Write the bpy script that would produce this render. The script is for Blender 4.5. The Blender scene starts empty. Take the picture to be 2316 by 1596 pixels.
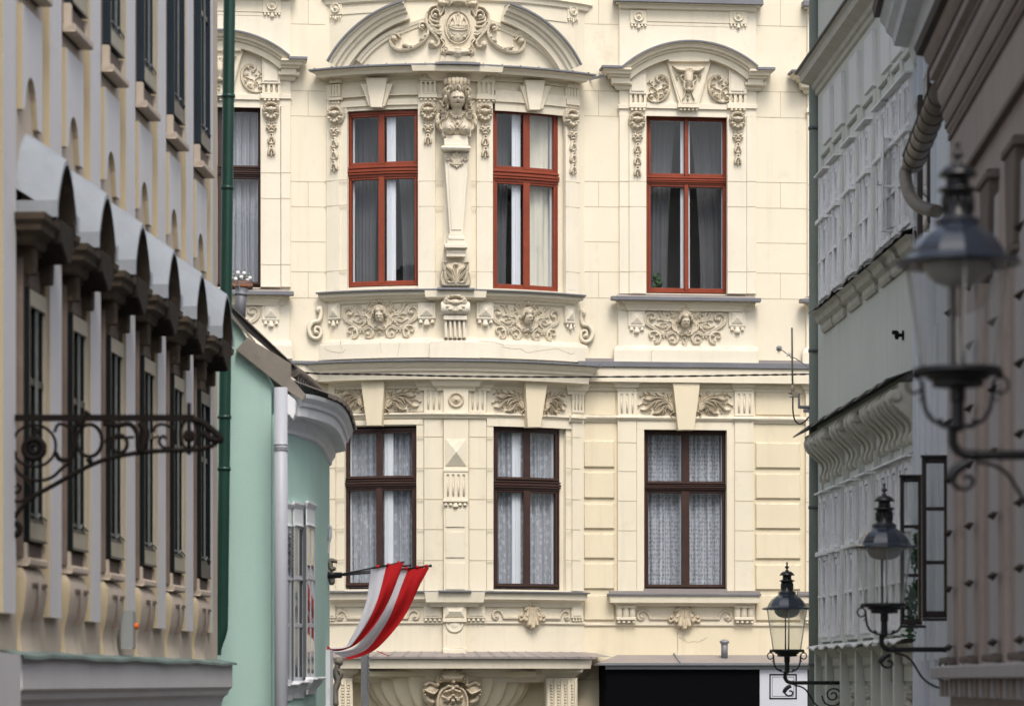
import bpy, math, random
import numpy as np
from math import sin, cos, pi, radians, hypot, atan2, ceil
random.seed(7)
rng = np.random.default_rng(5)
scene = bpy.context.scene
col = scene.collection

# ---------------------------------------------------------------- camera, world, sun, exposure
cam_d = bpy.data.cameras.new("Camera")
cam = bpy.data.objects.new("Camera", cam_d); col.objects.link(cam)
FPX = 7000.0; CX = 1158.0; HY = 1540.0        # focal length, principal column and horizon in photo units (2316 wide)
cam_d.sensor_width = 36.0
cam_d.lens = 36.0*FPX/2316.0
cam_d.shift_y = (HY-798.0)/2316.0
cam.location = (0, 0, 0); cam.rotation_euler = (radians(90), 0, 0)
cam_d.clip_start = 0.5; cam_d.clip_end = 500
cam_d.dof.use_dof = True; cam_d.dof.focus_distance = 49.5; cam_d.dof.aperture_fstop = 2.6
scene.camera = cam

world = bpy.data.worlds.new("World"); scene.world = world; world.use_nodes = True
SUN_EL = radians(56); SUN_AZ = radians(168)     # azimuth clockwise from +Y
nt = world.node_tree; nt.nodes.clear()
sky = nt.nodes.new('ShaderNodeTexSky'); sky.sky_type = 'NISHITA'; sky.sun_disc = False
sky.sun_elevation = SUN_EL; sky.sun_rotation = SUN_AZ; sky.air_density = 1.0; sky.dust_density = 4.0; sky.ozone_density = 0.6
bg = nt.nodes.new('ShaderNodeBackground'); bg.inputs['Strength'].default_value = 0.14
wo = nt.nodes.new('ShaderNodeOutputWorld')
hsv = nt.nodes.new('ShaderNodeHueSaturation'); hsv.inputs['Saturation'].default_value = 0.5     # thin overcast
nt.links.new(sky.outputs[0], hsv.inputs['Color']); nt.links.new(hsv.outputs[0], bg.inputs[0]); nt.links.new(bg.outputs[0], wo.inputs[0])
sun_d = bpy.data.lights.new("Sun", 'SUN'); sun_d.energy = 1.25; sun_d.angle = radians(20); sun_d.color = (1.0, 0.93, 0.84)
sun = bpy.data.objects.new("Sun", sun_d); col.objects.link(sun)
sd = (sin(SUN_AZ)*cos(SUN_EL), cos(SUN_AZ)*cos(SUN_EL), sin(SUN_EL))
from mathutils import Vector, Matrix
sun.rotation_euler = Vector(sd).to_track_quat('Z', 'Y').to_euler(); sun.location = (0, -10, 40)
vs = scene.view_settings
vs.view_transform = 'Standard'; vs.look = 'None'; vs.gamma = 1.0; vs.exposure = 0.68; vs.use_curve_mapping = False

# ---------------------------------------------------------------- materials
def mat(name, color, rough=0.8, noise=0.0, nscale=3.0, spot=None, spot_amt=0.0, bump=0.0, bscale=40.0, metal=0.0,
        top=None, top_amt=0.0, streak=0.0, spec=0.3, coat=0.0):
    m = bpy.data.materials.new(name); m.use_nodes = True
    t = m.node_tree; N = t.nodes; L = t.links
    b = N['Principled BSDF']; b.inputs['Roughness'].default_value = rough; b.inputs['Metallic'].default_value = metal
    b.inputs['Specular IOR Level'].default_value = spec
    if coat: b.inputs['Coat Weight'].default_value = coat
    tc = N.new('ShaderNodeTexCoord')
    cur = None
    base = N.new('ShaderNodeRGB'); base.outputs[0].default_value = (*color, 1); cur = base.outputs[0]
    def mix(a, bcol, fac, mode='MIX'):
        x = N.new('ShaderNodeMix'); x.data_type = 'RGBA'; x.blend_type = mode
        if isinstance(fac, float): x.inputs[0].default_value = fac
        else: L.new(fac, x.inputs[0])
        L.new(a, x.inputs[6])
        if isinstance(bcol, tuple): x.inputs[7].default_value = (*bcol, 1)
        else: L.new(bcol, x.inputs[7])
        return x.outputs[2]
    def ramp(o, a, b_):
        r = N.new('ShaderNodeMapRange'); L.new(o, r.inputs[0]); r.inputs[1].default_value = a; r.inputs[2].default_value = b_
        return r.outputs[0]
    def noi(scale, detail=5, stretch=None, rough_=0.6):
        n = N.new('ShaderNodeTexNoise'); n.inputs['Scale'].default_value = scale; n.inputs['Detail'].default_value = detail
        n.inputs['Roughness'].default_value = rough_
        if stretch:
            mp = N.new('ShaderNodeMapping'); mp.inputs['Scale'].default_value = stretch
            L.new(tc.outputs['Object'], mp.inputs[0]); L.new(mp.outputs[0], n.inputs['Vector'])
        else: L.new(tc.outputs['Object'], n.inputs['Vector'])
        return n.outputs[0]
    if noise:
        o = ramp(noi(nscale), 0.3, 0.7)
        dark = tuple(c*(1-noise) for c in color); cur = mix(cur, dark, o)
        o2 = ramp(noi(nscale*7.3, 3), 0.35, 0.75); md = N.new('ShaderNodeMath'); md.operation = 'MULTIPLY'; md.inputs[1].default_value = 0.5
        L.new(o2, md.inputs[0]); cur = mix(cur, tuple(c*(1-noise*0.8) for c in color), md.outputs[0])
    if streak:
        o = ramp(noi(1.0, 6, (5.0, 5.0, 0.35)), 0.52, 0.8)
        md = N.new('ShaderNodeMath'); md.operation = 'MULTIPLY'; md.inputs[1].default_value = streak
        L.new(o, md.inputs[0]); cur = mix(cur, tuple(c*0.45 for c in color), md.outputs[0])
    if spot:
        o = ramp(noi(nscale*2.1, 8, None, 0.75), 0.56, 0.72)
        md = N.new('ShaderNodeMath'); md.operation = 'MULTIPLY'; md.inputs[1].default_value = spot_amt
        L.new(o, md.inputs[0]); cur = mix(cur, spot, md.outputs[0])
    if top:   # dust and soot lying on faces that look up: stays put whatever the light does
        g = N.new('ShaderNodeNewGeometry'); sp = N.new('ShaderNodeSeparateXYZ'); L.new(g.outputs['Normal'], sp.inputs[0])
        o = ramp(sp.outputs[2], 0.12, 0.6)
        n2 = ramp(noi(9.0, 5), 0.3, 0.65)
        md = N.new('ShaderNodeMath'); md.operation = 'MULTIPLY'; L.new(o, md.inputs[0]); L.new(n2, md.inputs[1])
        md2 = N.new('ShaderNodeMath'); md2.operation = 'MULTIPLY'; md2.inputs[1].default_value = top_amt; L.new(md.outputs[0], md2.inputs[0])
        cur = mix(cur, top, md2.outputs[0])
    L.new(cur, b.inputs['Base Color'])
    if bump:
        bp = N.new('ShaderNodeBump'); bp.inputs['Strength'].default_value = bump; bp.inputs['Distance'].default_value = 0.004
        L.new(noi(bscale, 4), bp.inputs['Height']); L.new(bp.outputs[0], b.inputs['Normal'])
    return m

M = {}
CREAM = (0.80, 0.73, 0.58)
M['cream'] = mat('cream_stucco', CREAM, 0.9, 0.08, 0.9, (0.46, 0.38, 0.27), 0.30, 0.5, 60, top=(0.40, 0.35, 0.30), top_amt=0.8, streak=0.20)
M['yellow'] = mat('yellow_stucco', (0.79, 0.70, 0.515), 0.9, 0.11, 0.8, (0.5, 0.41, 0.27), 0.25, 0.5, 60, top=(0.40, 0.35, 0.29), top_amt=0.8, streak=0.22)
M['pale'] = mat('pale_stucco', (0.81, 0.745, 0.61), 0.9, 0.09, 1.3, (0.52, 0.44, 0.33), 0.2, 0.5, 60, top=(0.46, 0.40, 0.35), top_amt=0.75, streak=0.20)
M['orn'] = mat('ornament_stucco', (0.69, 0.615, 0.475), 0.75, 0.14, 7.0, (0.33, 0.27, 0.20), 0.5, 0.4, 80, top=(0.33, 0.28, 0.24), top_amt=0.8)
M['orn2'] = mat('weathered_ornament_stucco', (0.62, 0.53, 0.39), 0.6, 0.18, 7.0, (0.27, 0.21, 0.15), 0.5, 0.4, 80, top=(0.40, 0.33, 0.26), top_amt=0.5)
M['joint'] = mat('stucco_joint', (0.57, 0.49, 0.36), 0.95, 0.2, 5)
M['zinc'] = mat('zinc_flashing', (0.215, 0.22, 0.24), 0.55, 0.25, 2.5, (0.30, 0.31, 0.33), 0.4, 0.2, 20, metal=0.25)
M['seam'] = mat('zinc_seam', (0.26, 0.27, 0.29), 0.5, 0.2, 5, metal=0.3)
M['slab'] = mat('zinc_roof', (0.30, 0.265, 0.25), 0.7, 0.2, 2.0, (0.36, 0.33, 0.31), 0.3, 0.2, 20)
M['red'] = mat('red_brown_paint', (0.27, 0.055, 0.025), 0.4, 0.25, 3.0, (0.40, 0.12, 0.06), 0.35, 0.2, 30, streak=0.2)
M['brown'] = mat('dark_brown_paint', (0.060, 0.030, 0.024), 0.45, 0.3, 4.0, (0.13, 0.07, 0.05), 0.4)
M['white'] = mat('white_casement_paint', (0.72, 0.75, 0.80), 0.5, 0.05, 3)
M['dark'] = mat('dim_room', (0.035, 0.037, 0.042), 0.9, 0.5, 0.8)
M['reflection_drape'] = mat('reflection_grey_drape', (0.115, 0.118, 0.13), 0.9, 0.2, 3)
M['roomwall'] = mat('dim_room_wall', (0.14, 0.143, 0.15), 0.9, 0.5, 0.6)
M['black'] = mat('black_board', (0.003, 0.003, 0.004), 0.9, spec=0.05)
M['cream_backing'] = mat('cream_backing_sheet', (0.72, 0.69, 0.58), 0.9, 0.12, 1.2, (0.36, 0.37, 0.38), 0.5)
M['signwhite'] = mat('white_board', (0.62, 0.64, 0.70), 0.5, 0.03, 2)
M['signgrey'] = mat('grey_trim', (0.42, 0.44, 0.46), 0.45, 0.1, 3)
M['crack'] = mat('hairline_crack', (0.30, 0.23, 0.17), 1.0)

def glass_mat(name, tint=(0.9, 0.92, 0.93), refl=1.0, rough=0.01, ior=1.5, wave=0.0):
    m = bpy.data.materials.new(name); m.use_nodes = True; t = m.node_tree; N = t.nodes; L = t.links; N.clear()
    out = N.new('ShaderNodeOutputMaterial'); tr = N.new('ShaderNodeBsdfTransparent'); tr.inputs[0].default_value = (*tint, 1)
    gl = N.new('ShaderNodeBsdfGlossy'); gl.inputs['Roughness'].default_value = rough; gl.inputs[0].default_value = (refl, refl, refl, 1)
    fr = N.new('ShaderNodeFresnel'); ge = N.new('ShaderNodeNewGeometry'); io = N.new('ShaderNodeMapRange'); L.new(ge.outputs['Backfacing'], io.inputs[0]); io.inputs[3].default_value = ior; io.inputs[4].default_value = 1/ior; L.new(io.outputs[0], fr.inputs[0]); mx = N.new('ShaderNodeMixShader')
    L.new(fr.outputs[0], mx.inputs[0]); L.new(tr.outputs[0], mx.inputs[1]); L.new(gl.outputs[0], mx.inputs[2]); L.new(mx.outputs[0], out.inputs[0])
    if wave:
        tc = N.new('ShaderNodeTexCoord'); n = N.new('ShaderNodeTexNoise'); n.inputs['Scale'].default_value = 3.0; L.new(tc.outputs['Object'], n.inputs['Vector'])
        b = N.new('ShaderNodeBump'); b.inputs['Strength'].default_value = wave; b.inputs['Distance'].default_value = 0.01
        L.new(n.outputs[0], b.inputs['Height']); L.new(b.outputs[0], gl.inputs['Normal'])
    return m
M['glass'] = glass_mat('window_glass', (0.95, 0.97, 0.98), 1.0, 0.01, 1.5, 0.15)
M['caseglass'] = glass_mat('casement_glass', (0.75, 0.78, 0.77), 1.0, 0.02, 2.1, 0.5)
M['lampglass'] = glass_mat('lamp_glass', (0.90, 0.91, 0.90), 1.0, 0.03, 1.7, 0.8)

def lace_mat(name, kind):
    m = bpy.data.materials.new(name); m.use_nodes = True; t = m.node_tree; N = t.nodes; L = t.links; N.clear()
    out = N.new('ShaderNodeOutputMaterial'); tr = N.new('ShaderNodeBsdfTransparent')
    df = N.new('ShaderNodeBsdfDiffuse'); df.inputs[0].default_value = (0.70, 0.73, 0.80, 1)
    tl = N.new('ShaderNodeBsdfTranslucent'); tl.inputs[0].default_value = (0.5, 0.52, 0.56, 1)
    ad = N.new('ShaderNodeMixShader'); ad.inputs[0].default_value = 0.25; L.new(df.outputs[0], ad.inputs[1]); L.new(tl.outputs[0], ad.inputs[2])
    uv = N.new('ShaderNodeUVMap'); mx = N.new('ShaderNodeMixShader')
    def rng_(o, a, b, c, d):
        r = N.new('ShaderNodeMapRange'); L.new(o, r.inputs[0]); r.inputs[1].default_value = a; r.inputs[2].default_value = b
        r.inputs[3].default_value = c; r.inputs[4].default_value = d; return r.outputs[0]
    if kind == 'flower':
        v = N.new('ShaderNodeTexVoronoi'); v.inputs['Scale'].default_value = 9.0; v.inputs['Randomness'].default_value = 0.55; L.new(uv.outputs[0], v.inputs['Vector'])
        fac = rng_(v.outputs['Distance'], 0.28, 0.45, 1.0, 0.78)
        w = N.new('ShaderNodeTexVoronoi'); w.inputs['Scale'].default_value = 45.0; L.new(uv.outputs[0], w.inputs['Vector'])
        f2 = rng_(w.outputs['Distance'], 0.2, 0.6, 0.0, 0.14)
        s = N.new('ShaderNodeMath'); s.operation = 'SUBTRACT'; L.new(fac, s.inputs[0]); L.new(f2, s.inputs[1]); fac = s.outputs[0]
    elif kind == 'scallop':
        v = N.new('ShaderNodeTexVoronoi'); v.inputs['Scale'].default_value = 15.0; v.inputs['Randomness'].default_value = 0.35; L.new(uv.outputs[0], v.inputs['Vector'])
        fac = rng_(v.outputs['Distance'], 0.22, 0.5, 0.66, 1.0)
        w = N.new('ShaderNodeTexVoronoi'); w.inputs['Scale'].default_value = 40.0; L.new(uv.outputs[0], w.inputs['Vector'])
        f2 = rng_(w.outputs['Distance'], 0.2, 0.6, 0.0, 0.2)
        s = N.new('ShaderNodeMath'); s.operation = 'SUBTRACT'; L.new(fac, s.inputs[0]); L.new(f2, s.inputs[1]); fac = s.outputs[0]
    else:
        mp = N.new('ShaderNodeMapping'); mp.inputs['Scale'].default_value = (1.0, 1.0, 1.0); L.new(uv.outputs[0], mp.inputs[0])
        v = N.new('ShaderNodeTexBrick'); v.inputs['Scale'].default_value = 18.0; v.inputs['Mortar Size'].default_value = 0.035; v.inputs['Color1'].default_value = (0.45, 0.45, 0.45, 1)
        v.inputs['Color2'].default_value = (0.6, 0.6, 0.6, 1); v.inputs['Mortar'].default_value = (0.85, 0.85, 0.85, 1); L.new(mp.outputs[0], v.inputs['Vector'])
        fac = v.outputs['Fac']; fac = rng_(fac, 0, 1, 0.45, 0.85)
    L.new(fac, mx.inputs[0]); L.new(tr.outputs[0], mx.inputs[1]); L.new(ad.outputs[0], mx.inputs[2]); L.new(mx.outputs[0], out.inputs[0])
    return m
M['lace_flower'] = lace_mat('flowered_lace', 'flower'); M['lace_scallop'] = lace_mat('scalloped_lace', 'scallop'); M['lace_grid'] = lace_mat('gridded_lace', 'grid')

# ---------------------------------------------------------------- frames: a wall plane (u right, v up, w out of the wall)
class Frame:
    bay = False
    def __init__(s, O, U):
        n = hypot(*U); s.O = O; s.U = (U[0]/n, U[1]/n); s.N = (s.U[1], -s.U[0])
    def P(s, u, v, w):
        return (s.O[0]+u*s.U[0]+w*s.N[0], s.O[1]+u*s.U[1]+w*s.N[1], v)
    def uv(s, px, py, w=0.0):
        r = ((px-CX)/FPX, 1.0)
        t = (s.O[0]*s.N[0]+s.O[1]*s.N[1]+w)/(r[0]*s.N[0]+r[1]*s.N[1])
        x, y = t*r[0], t
        return ((x-s.O[0])*s.U[0]+(y-s.O[1])*s.U[1], (HY-py)/FPX*t)
class BayFrame(Frame):
    bay = True
    def __init__(s, F, R, sag): s.F = F; s.R = R; s.sag = sag
    def P(s, u, v, w):
        a = u/s.R
        return s.F.P((s.R+w)*sin(a), v, s.sag-s.R+(s.R+w)*cos(a))
    def uv(s, px, py, w=0.0):
        lo, hi = -2.9, 2.9
        for _ in range(40):
            m = (lo+hi)/2; p = s.P(m, 0, w)
            if CX+FPX*p[0]/p[1] < px: lo = m
            else: hi = m
        p = s.P(lo, 0, w); return (lo, (HY-py)/FPX*p[1])
TH = radians(6.5)
FF = Frame(((1035-CX)/FPX*50.0, 50.0), (cos(TH), sin(TH)))
BF = BayFrame(FF, 3.87, 0.60)
def at(px, py, Y): return ((px-CX)/FPX*Y, Y, (HY-py)/FPX*Y)

# ---------------------------------------------------------------- objects
def props(o, label=None, cat=None, group=None, kind=None, category=None):
    cat = cat or category
    if label: o['label'] = label
    if cat: o['category'] = cat
    if group: o['group'] = group
    if kind: o['kind'] = kind
    return o
def thing(name, loc, label, cat, group=None):
    o = bpy.data.objects.new(name, None); o.empty_display_size = 0.3; col.objects.link(o); o.location = loc
    return props(o, label, cat, group)
def rootloc(p):
    x = y = z = 0.0
    while p is not None:
        x += p.location[0]; y += p.location[1]; z += p.location[2]; p = p.parent
    return (x, y, z)
def copy_tree(o, parent=None):
    c = o.copy(); col.objects.link(c); c.parent = parent
    for ch in list(o.children): copy_tree(ch, c)
    return c

NOSPLIT = {'pane', 'sash', 'inner_casement', 'curtain', 'glazing_bars', 'scored_joints', 'scored_bow_joints', 'surround_joints', 'pilaster_joints', 'plaster_cracks', 'wall_crack', 'flashing_seams', 'ledge_roof_seams', 'garland', 'foliage', 'blooms', 'window', 'casing', 'chain', 'gutter_stakes', 'wire_strap', 'room', 'blind', 'apron_slot', 'twisted_wire', 'sign_frame', 'louvre_slats', 'finial', 'leaf_scroll', 'wall_scroll', 'rosette_ring', 'ring', 'spiral', 'scrollwork'}
class MB:
    """collects geometry in frame coordinates and links it as ONE mesh"""
    def __init__(s, F=None, du=0.0, dv=0.0): s.F = F; s.du = du; s.dv = dv; s.v = []; s.f = []; s.sm = []; s.mi = []; s.uvs = {}; s.cur = 0
    def add(s, vs_, fs, smooth=False):
        b = len(s.v); F = s.F
        if F is None: s.v += [tuple(p) for p in vs_]
        else: s.v += [F.P(p[0]+s.du, p[1]+s.dv, p[2]) for p in vs_]
        for f in fs: s.f.append(tuple(b+i for i in f)); s.sm.append(smooth); s.mi.append(s.cur)
    def n(s, a, b): return max(1, int(ceil(abs(b-a)/0.11))) if (s.F is not None and s.F.bay) else 1
    def box(s, u0, u1, v0, v1, w0, w1, b=0.0):
        if u1 < u0: u0, u1 = u1, u0
        if v1 < v0: v0, v1 = v1, v0
        n = s.n(u0, u1); V = []; Fc = []
        secs = []
        for i in range(n+1):
            u = u0+(u1-u0)*i/n
            if b and b*2.2 < min(u1-u0, v1-v0):
                ui = min(max(u, u0+b), u1-b)
                V += [(u, v0, w0), (u, v0, w1-b), (ui, v0+b, w1), (ui, v1-b, w1), (u, v1, w1-b), (u, v1, w0)]
            else: V += [(u, v0, w0), (u, v0, w1), (u, v1, w1), (u, v1, w0)]
        k = len(V)//(n+1)
        for i in range(n):
            for j in range(k):
                a, c = i*k+j, i*k+(j+1) % k
                Fc.append((a, a+k, c+k, c))
        Fc.append(tuple(range(k))); Fc.append(tuple(n*k+j for j in reversed(range(k))))
        s.add(V, [tuple(reversed(f)) for f in Fc])
    def pbox(s, x0, x1, y0, y1, w0, w1, b=0.0):
        u0, v0 = s.F.uv(x0, y1, w1); u1, v1 = s.F.uv(x1, y0, w1)
        s.box(u0, u1, v0, v1, w0, w1, b)
    def hm(s, u0, u1, prof, wb, lret=True, rret=True):
        """horizontal moulding: profile [(projection, v)] from bottom to top, mitred returns to the wall"""
        n = s.n(u0, u1); V = []; k = 0
        for (d, v) in prof:
            a = u0-(d if lret else 0); c = u1+(d if rret else 0)
            row = [(a, v, wb)]+[(a+(c-a)*i/n, v, wb+d) for i in range(n+1)]+[(c, v, wb)]
            k = len(row); V += row
        Fc = []
        for i in range(len(prof)-1):
            for j in range(k-1): Fc.append((i*k+j, i*k+j+1, (i+1)*k+j+1, (i+1)*k+j))
        m = (len(prof)-1)*k
        Fc.append(tuple(m+j for j in range(k))); Fc.append(tuple(j for j in reversed(range(k))))
        s.add(V, Fc)
    def sweep(s, path, prof, caps=True, smooth=False, closed=False):
        """path [(u,v)], profile [(offset along the left normal, w)] as a closed loop"""
        n = len(path); V = []; k = len(prof)
        for i, (x, y) in enumerate(path):
            if closed: a = path[i-1]; b = path[(i+1) % n]
            else: a = path[max(i-1, 0)]; b = path[min(i+1, n-1)]
            d1 = (x-a[0], y-a[1]); d2 = (b[0]-x, b[1]-y)
            l1 = hypot(*d1) or 1; l2 = hypot(*d2) or 1
            if not closed and i == 0: d1 = d2; l1 = l2
            if not closed and i == n-1: d2 = d1; l2 = l1
            n1 = (-d1[1]/l1, d1[0]/l1); n2 = (-d2[1]/l2, d2[0]/l2)
            m = (n1[0]+n2[0], n1[1]+n2[1]); ml = hypot(*m) or 1; m = (m[0]/ml, m[1]/ml)
            sc = 1.0/max(0.35, m[0]*n1[0]+m[1]*n1[1])
            for (o, w) in prof: V.append((x+m[0]*o*sc, y+m[1]*o*sc, w))
        Fc = []
        for i in range(n if closed else n-1):
            i2 = (i+1) % n
            for j in range(k):
                j2 = (j+1) % k
                Fc.append((i*k+j, i2*k+j, i2*k+j2, i*k+j2))
        if caps and not closed:
            Fc.append(tuple(range(k))); Fc.append(tuple((n-1)*k+j for j in reversed(range(k))))
        s.add(V, Fc, smooth)
    def prism(s, poly, w0, w1, b=0.0):
        """extruded outline [(u,v)] counter-clockwise, bevelled front edge"""
        A = sum(poly[i-1][0]*poly[i][1]-poly[i][0]*poly[i-1][1] for i in range(len(poly)))
        if A < 0: poly = poly[::-1]
        n = len(poly); V = [(x, y, w0) for x, y in poly]+[(x, y, w1-b) for x, y in poly]; Fc = []
        for i in range(n): j = (i+1) % n; Fc.append((i, j, n+j, n+i))
        top = n
        if b:
            ins = []
            for i, (x, y) in enumerate(poly):
                a = poly[i-1]; c = poly[(i+1) % n]
                d1 = (x-a[0], y-a[1]); d2 = (c[0]-x, c[1]-y); l1 = hypot(*d1) or 1; l2 = hypot(*d2) or 1
                n1 = (-d1[1]/l1, d1[0]/l1); n2 = (-d2[1]/l2, d2[0]/l2); m = (n1[0]+n2[0], n1[1]+n2[1]); ml = hypot(*m) or 1
                m = (m[0]/ml, m[1]/ml); sc = 1/max(0.4, m[0]*n1[0]+m[1]*n1[1])
                ins.append((x+m[0]*b*sc, y+m[1]*b*sc, w1))
            V += ins; top = 2*n
            for i in range(n): j = (i+1) % n; Fc.append((n+i, n+j, 2*n+j, 2*n+i))
        Fc.append(tuple(top+i for i in range(n))); Fc.append(tuple(reversed(range(n))))
        s.add(V, Fc)
    def pprism(s, pts, w0, w1, b=0.0): s.prism([s.F.uv(x, y, w1) for x, y in pts], w0, w1, b)
    def lathe(s, c, prof, axis='w', n=14, smooth=True, half=False, sx=1.0):
        """revolve profile [(r, h)] about an axis through c: 'w' out of the wall, 'v' vertical; c in frame coords"""
        V = []; Fc = []; k = len(prof)
        for i in range(n):
            a = 2*pi*i/n
            for (r, h) in prof:
                if axis == 'w': V.append((c[0]+r*cos(a)*sx, c[1]+r*sin(a), c[2]+h))
                elif axis == 'v': V.append((c[0]+r*cos(a)*sx, c[1]+h, c[2]+r*sin(a)))
                else: V.append((c[0]+h, c[1]+r*cos(a), c[2]+r*sin(a)))
        for i in range(n):
            i2 = (i+1) % n
            for j in range(k-1): Fc.append((i*k+j, i2*k+j, i2*k+j+1, i*k+j+1))
        s.add(V, Fc, smooth)
        e = [tuple(i*k+k-1 for i in range(n)), tuple(i*k for i in reversed(range(n)))]
        b = len(s.v)-len(V)
        for f in e: s.f.append(tuple(b+i for i in f)); s.sm.append(False); s.mi.append(s.cur)
    def tube(s, pts, r, n=8, caps=True, smooth=True, flat=1.0):
        pts = [Vector(p) for p in pts]; m = len(pts)
        rs = r if isinstance(r, (list, tuple)) else [r]*m
        if len(rs) != m: rs = [np.interp(i/(m-1), np.linspace(0, 1, len(rs)), rs) for i in range(m)]
        V = []; up = None
        for i, p in enumerate(pts):
            t = (pts[min(i+1, m-1)]-pts[max(i-1, 0)]).normalized()
            if up is None:
                up = Vector((0, 0, 1)) if abs(t.z) < 0.9 else Vector((1, 0, 0))
            x = (up-t*up.dot(t)).normalized(); y = t.cross(x); up = x
            for j in range(n):
                a = 2*pi*j/n; V.append(tuple(p+(x*cos(a)+y*sin(a)*flat)*rs[i]))
        Fc = []
        for i in range(m-1):
            for j in range(n): j2 = (j+1) % n; Fc.append((i*n+j, i*n+j2, (i+1)*n+j2, (i+1)*n+j))
        s.add(V, Fc, smooth)
        if caps:
            b = len(s.v)-len(V)
            s.f.append(tuple(b+j for j in reversed(range(n)))); s.f.append(tuple(b+(m-1)*n+j for j in range(n))); s.sm += [False, False]; s.mi += [s.cur]*2
    def grid(s, rows, smooth=True, uv=None):
        m = len(rows[0]); V = [p for r in rows for p in r]; Fc = []
        b = len(s.v)
        for i in range(len(rows)-1):
            for j in range(m-1): Fc.append((i*m+j, i*m+j+1, (i+1)*m+j+1, (i+1)*m+j))
        s.add(V, Fc, smooth)
        if uv:
            for i, r in enumerate(uv):
                for j, q in enumerate(r): s.uvs[b+i*m+j] = q
    def build(s, name, mats, parent=None, **kw):
        if parent is not None and not s.uvs and name not in NOSPLIT and len(s.v) < 6000:
            cl = s.clusters()
            if 2 <= len(cl) <= 16:
                o = None
                for fs in cl:
                    m = MB(None); ids = sorted({i for f in fs for i in s.f[f]}); mp = {i: k for k, i in enumerate(ids)}
                    m.v = [s.v[i] for i in ids]; m.f = [tuple(mp[i] for i in s.f[f]) for f in fs]; m.sm = [s.sm[f] for f in fs]; m.mi = [s.mi[f] for f in fs]
                    o = m._build(name, mats, parent, **kw)
                return o
        return s._build(name, mats, parent, **kw)
    def clusters(s):
        p = list(range(len(s.v)))
        def find(a):
            while p[a] != a: p[a] = p[p[a]]; a = p[a]
            return a
        for f in s.f:
            r = find(f[0])
            for i in f[1:]: p[find(i)] = r
        isl = {}
        for k, f in enumerate(s.f): isl.setdefault(find(f[0]), []).append(k)
        bb = []
        for r, fs in isl.items():
            P = np.array([s.v[i] for f in fs for i in s.f[f]]); bb.append((P.min(0)-0.02, P.max(0)+0.02, fs))
        n = len(bb); q = list(range(n))
        if n > 400: return []
        def fd(a):
            while q[a] != a: q[a] = q[q[a]]; a = q[a]
            return a
        for i in range(n):
            for j in range(i+1, n):
                if (bb[i][0] <= bb[j][1]).all() and (bb[j][0] <= bb[i][1]).all(): q[fd(j)] = fd(i)
        out = {}
        for i in range(n): out.setdefault(fd(i), []).extend(bb[i][2])
        return list(out.values())
    def _build(s, name, mats, parent=None, **kw):
        me = bpy.data.meshes.new(name); L = rootloc(parent)
        if not isinstance(mats, (list, tuple)): mats = [mats]
        me.from_pydata([(x-L[0], y-L[1], z-L[2]) for x, y, z in s.v], [], s.f)
        for m in mats: me.materials.append(m)
        me.polygons.foreach_set('use_smooth', s.sm); me.polygons.foreach_set('material_index', s.mi)
        if s.uvs:
            ul = me.uv_layers.new(name='UVMap')
            for lp in me.loops: ul.data[lp.index].uv = s.uvs.get(lp.vertex_index, (0, 0))
        me.update()
        o = bpy.data.objects.new(name, me); col.objects.link(o); o.parent = parent
        return props(o, **kw)

def crom(pts, n=8):
    """Catmull-Rom through points of any dimension"""
    P = [np.array(p, float) for p in pts]; P = [2*P[0]-P[1]]+P+[2*P[-1]-P[-2]]; out = []
    for i in range(1, len(P)-2):
        for k in range(n):
            t = k/n; a, b, c, d = P[i-1], P[i], P[i+1], P[i+2]
            out.append(0.5*((2*b)+(c-a)*t+(2*a-5*b+4*c-d)*t*t+(-a+3*b-3*c+d)*t**3))
    out.append(P[-2]); return [tuple(o) for o in out]
def spiral(cx, cy, r0, r1, a0, turns, n=26):
    """points from radius r0 to r1, angle in degrees (y down), turns signed"""
    return [(cx+(r0+(r1-r0)*t)*cos(radians(a0)+turns*2*pi*t), cy+(r0+(r1-r0)*t)*sin(radians(a0)+turns*2*pi*t)) for t in [i/n for i in range(n+1)]]

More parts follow.
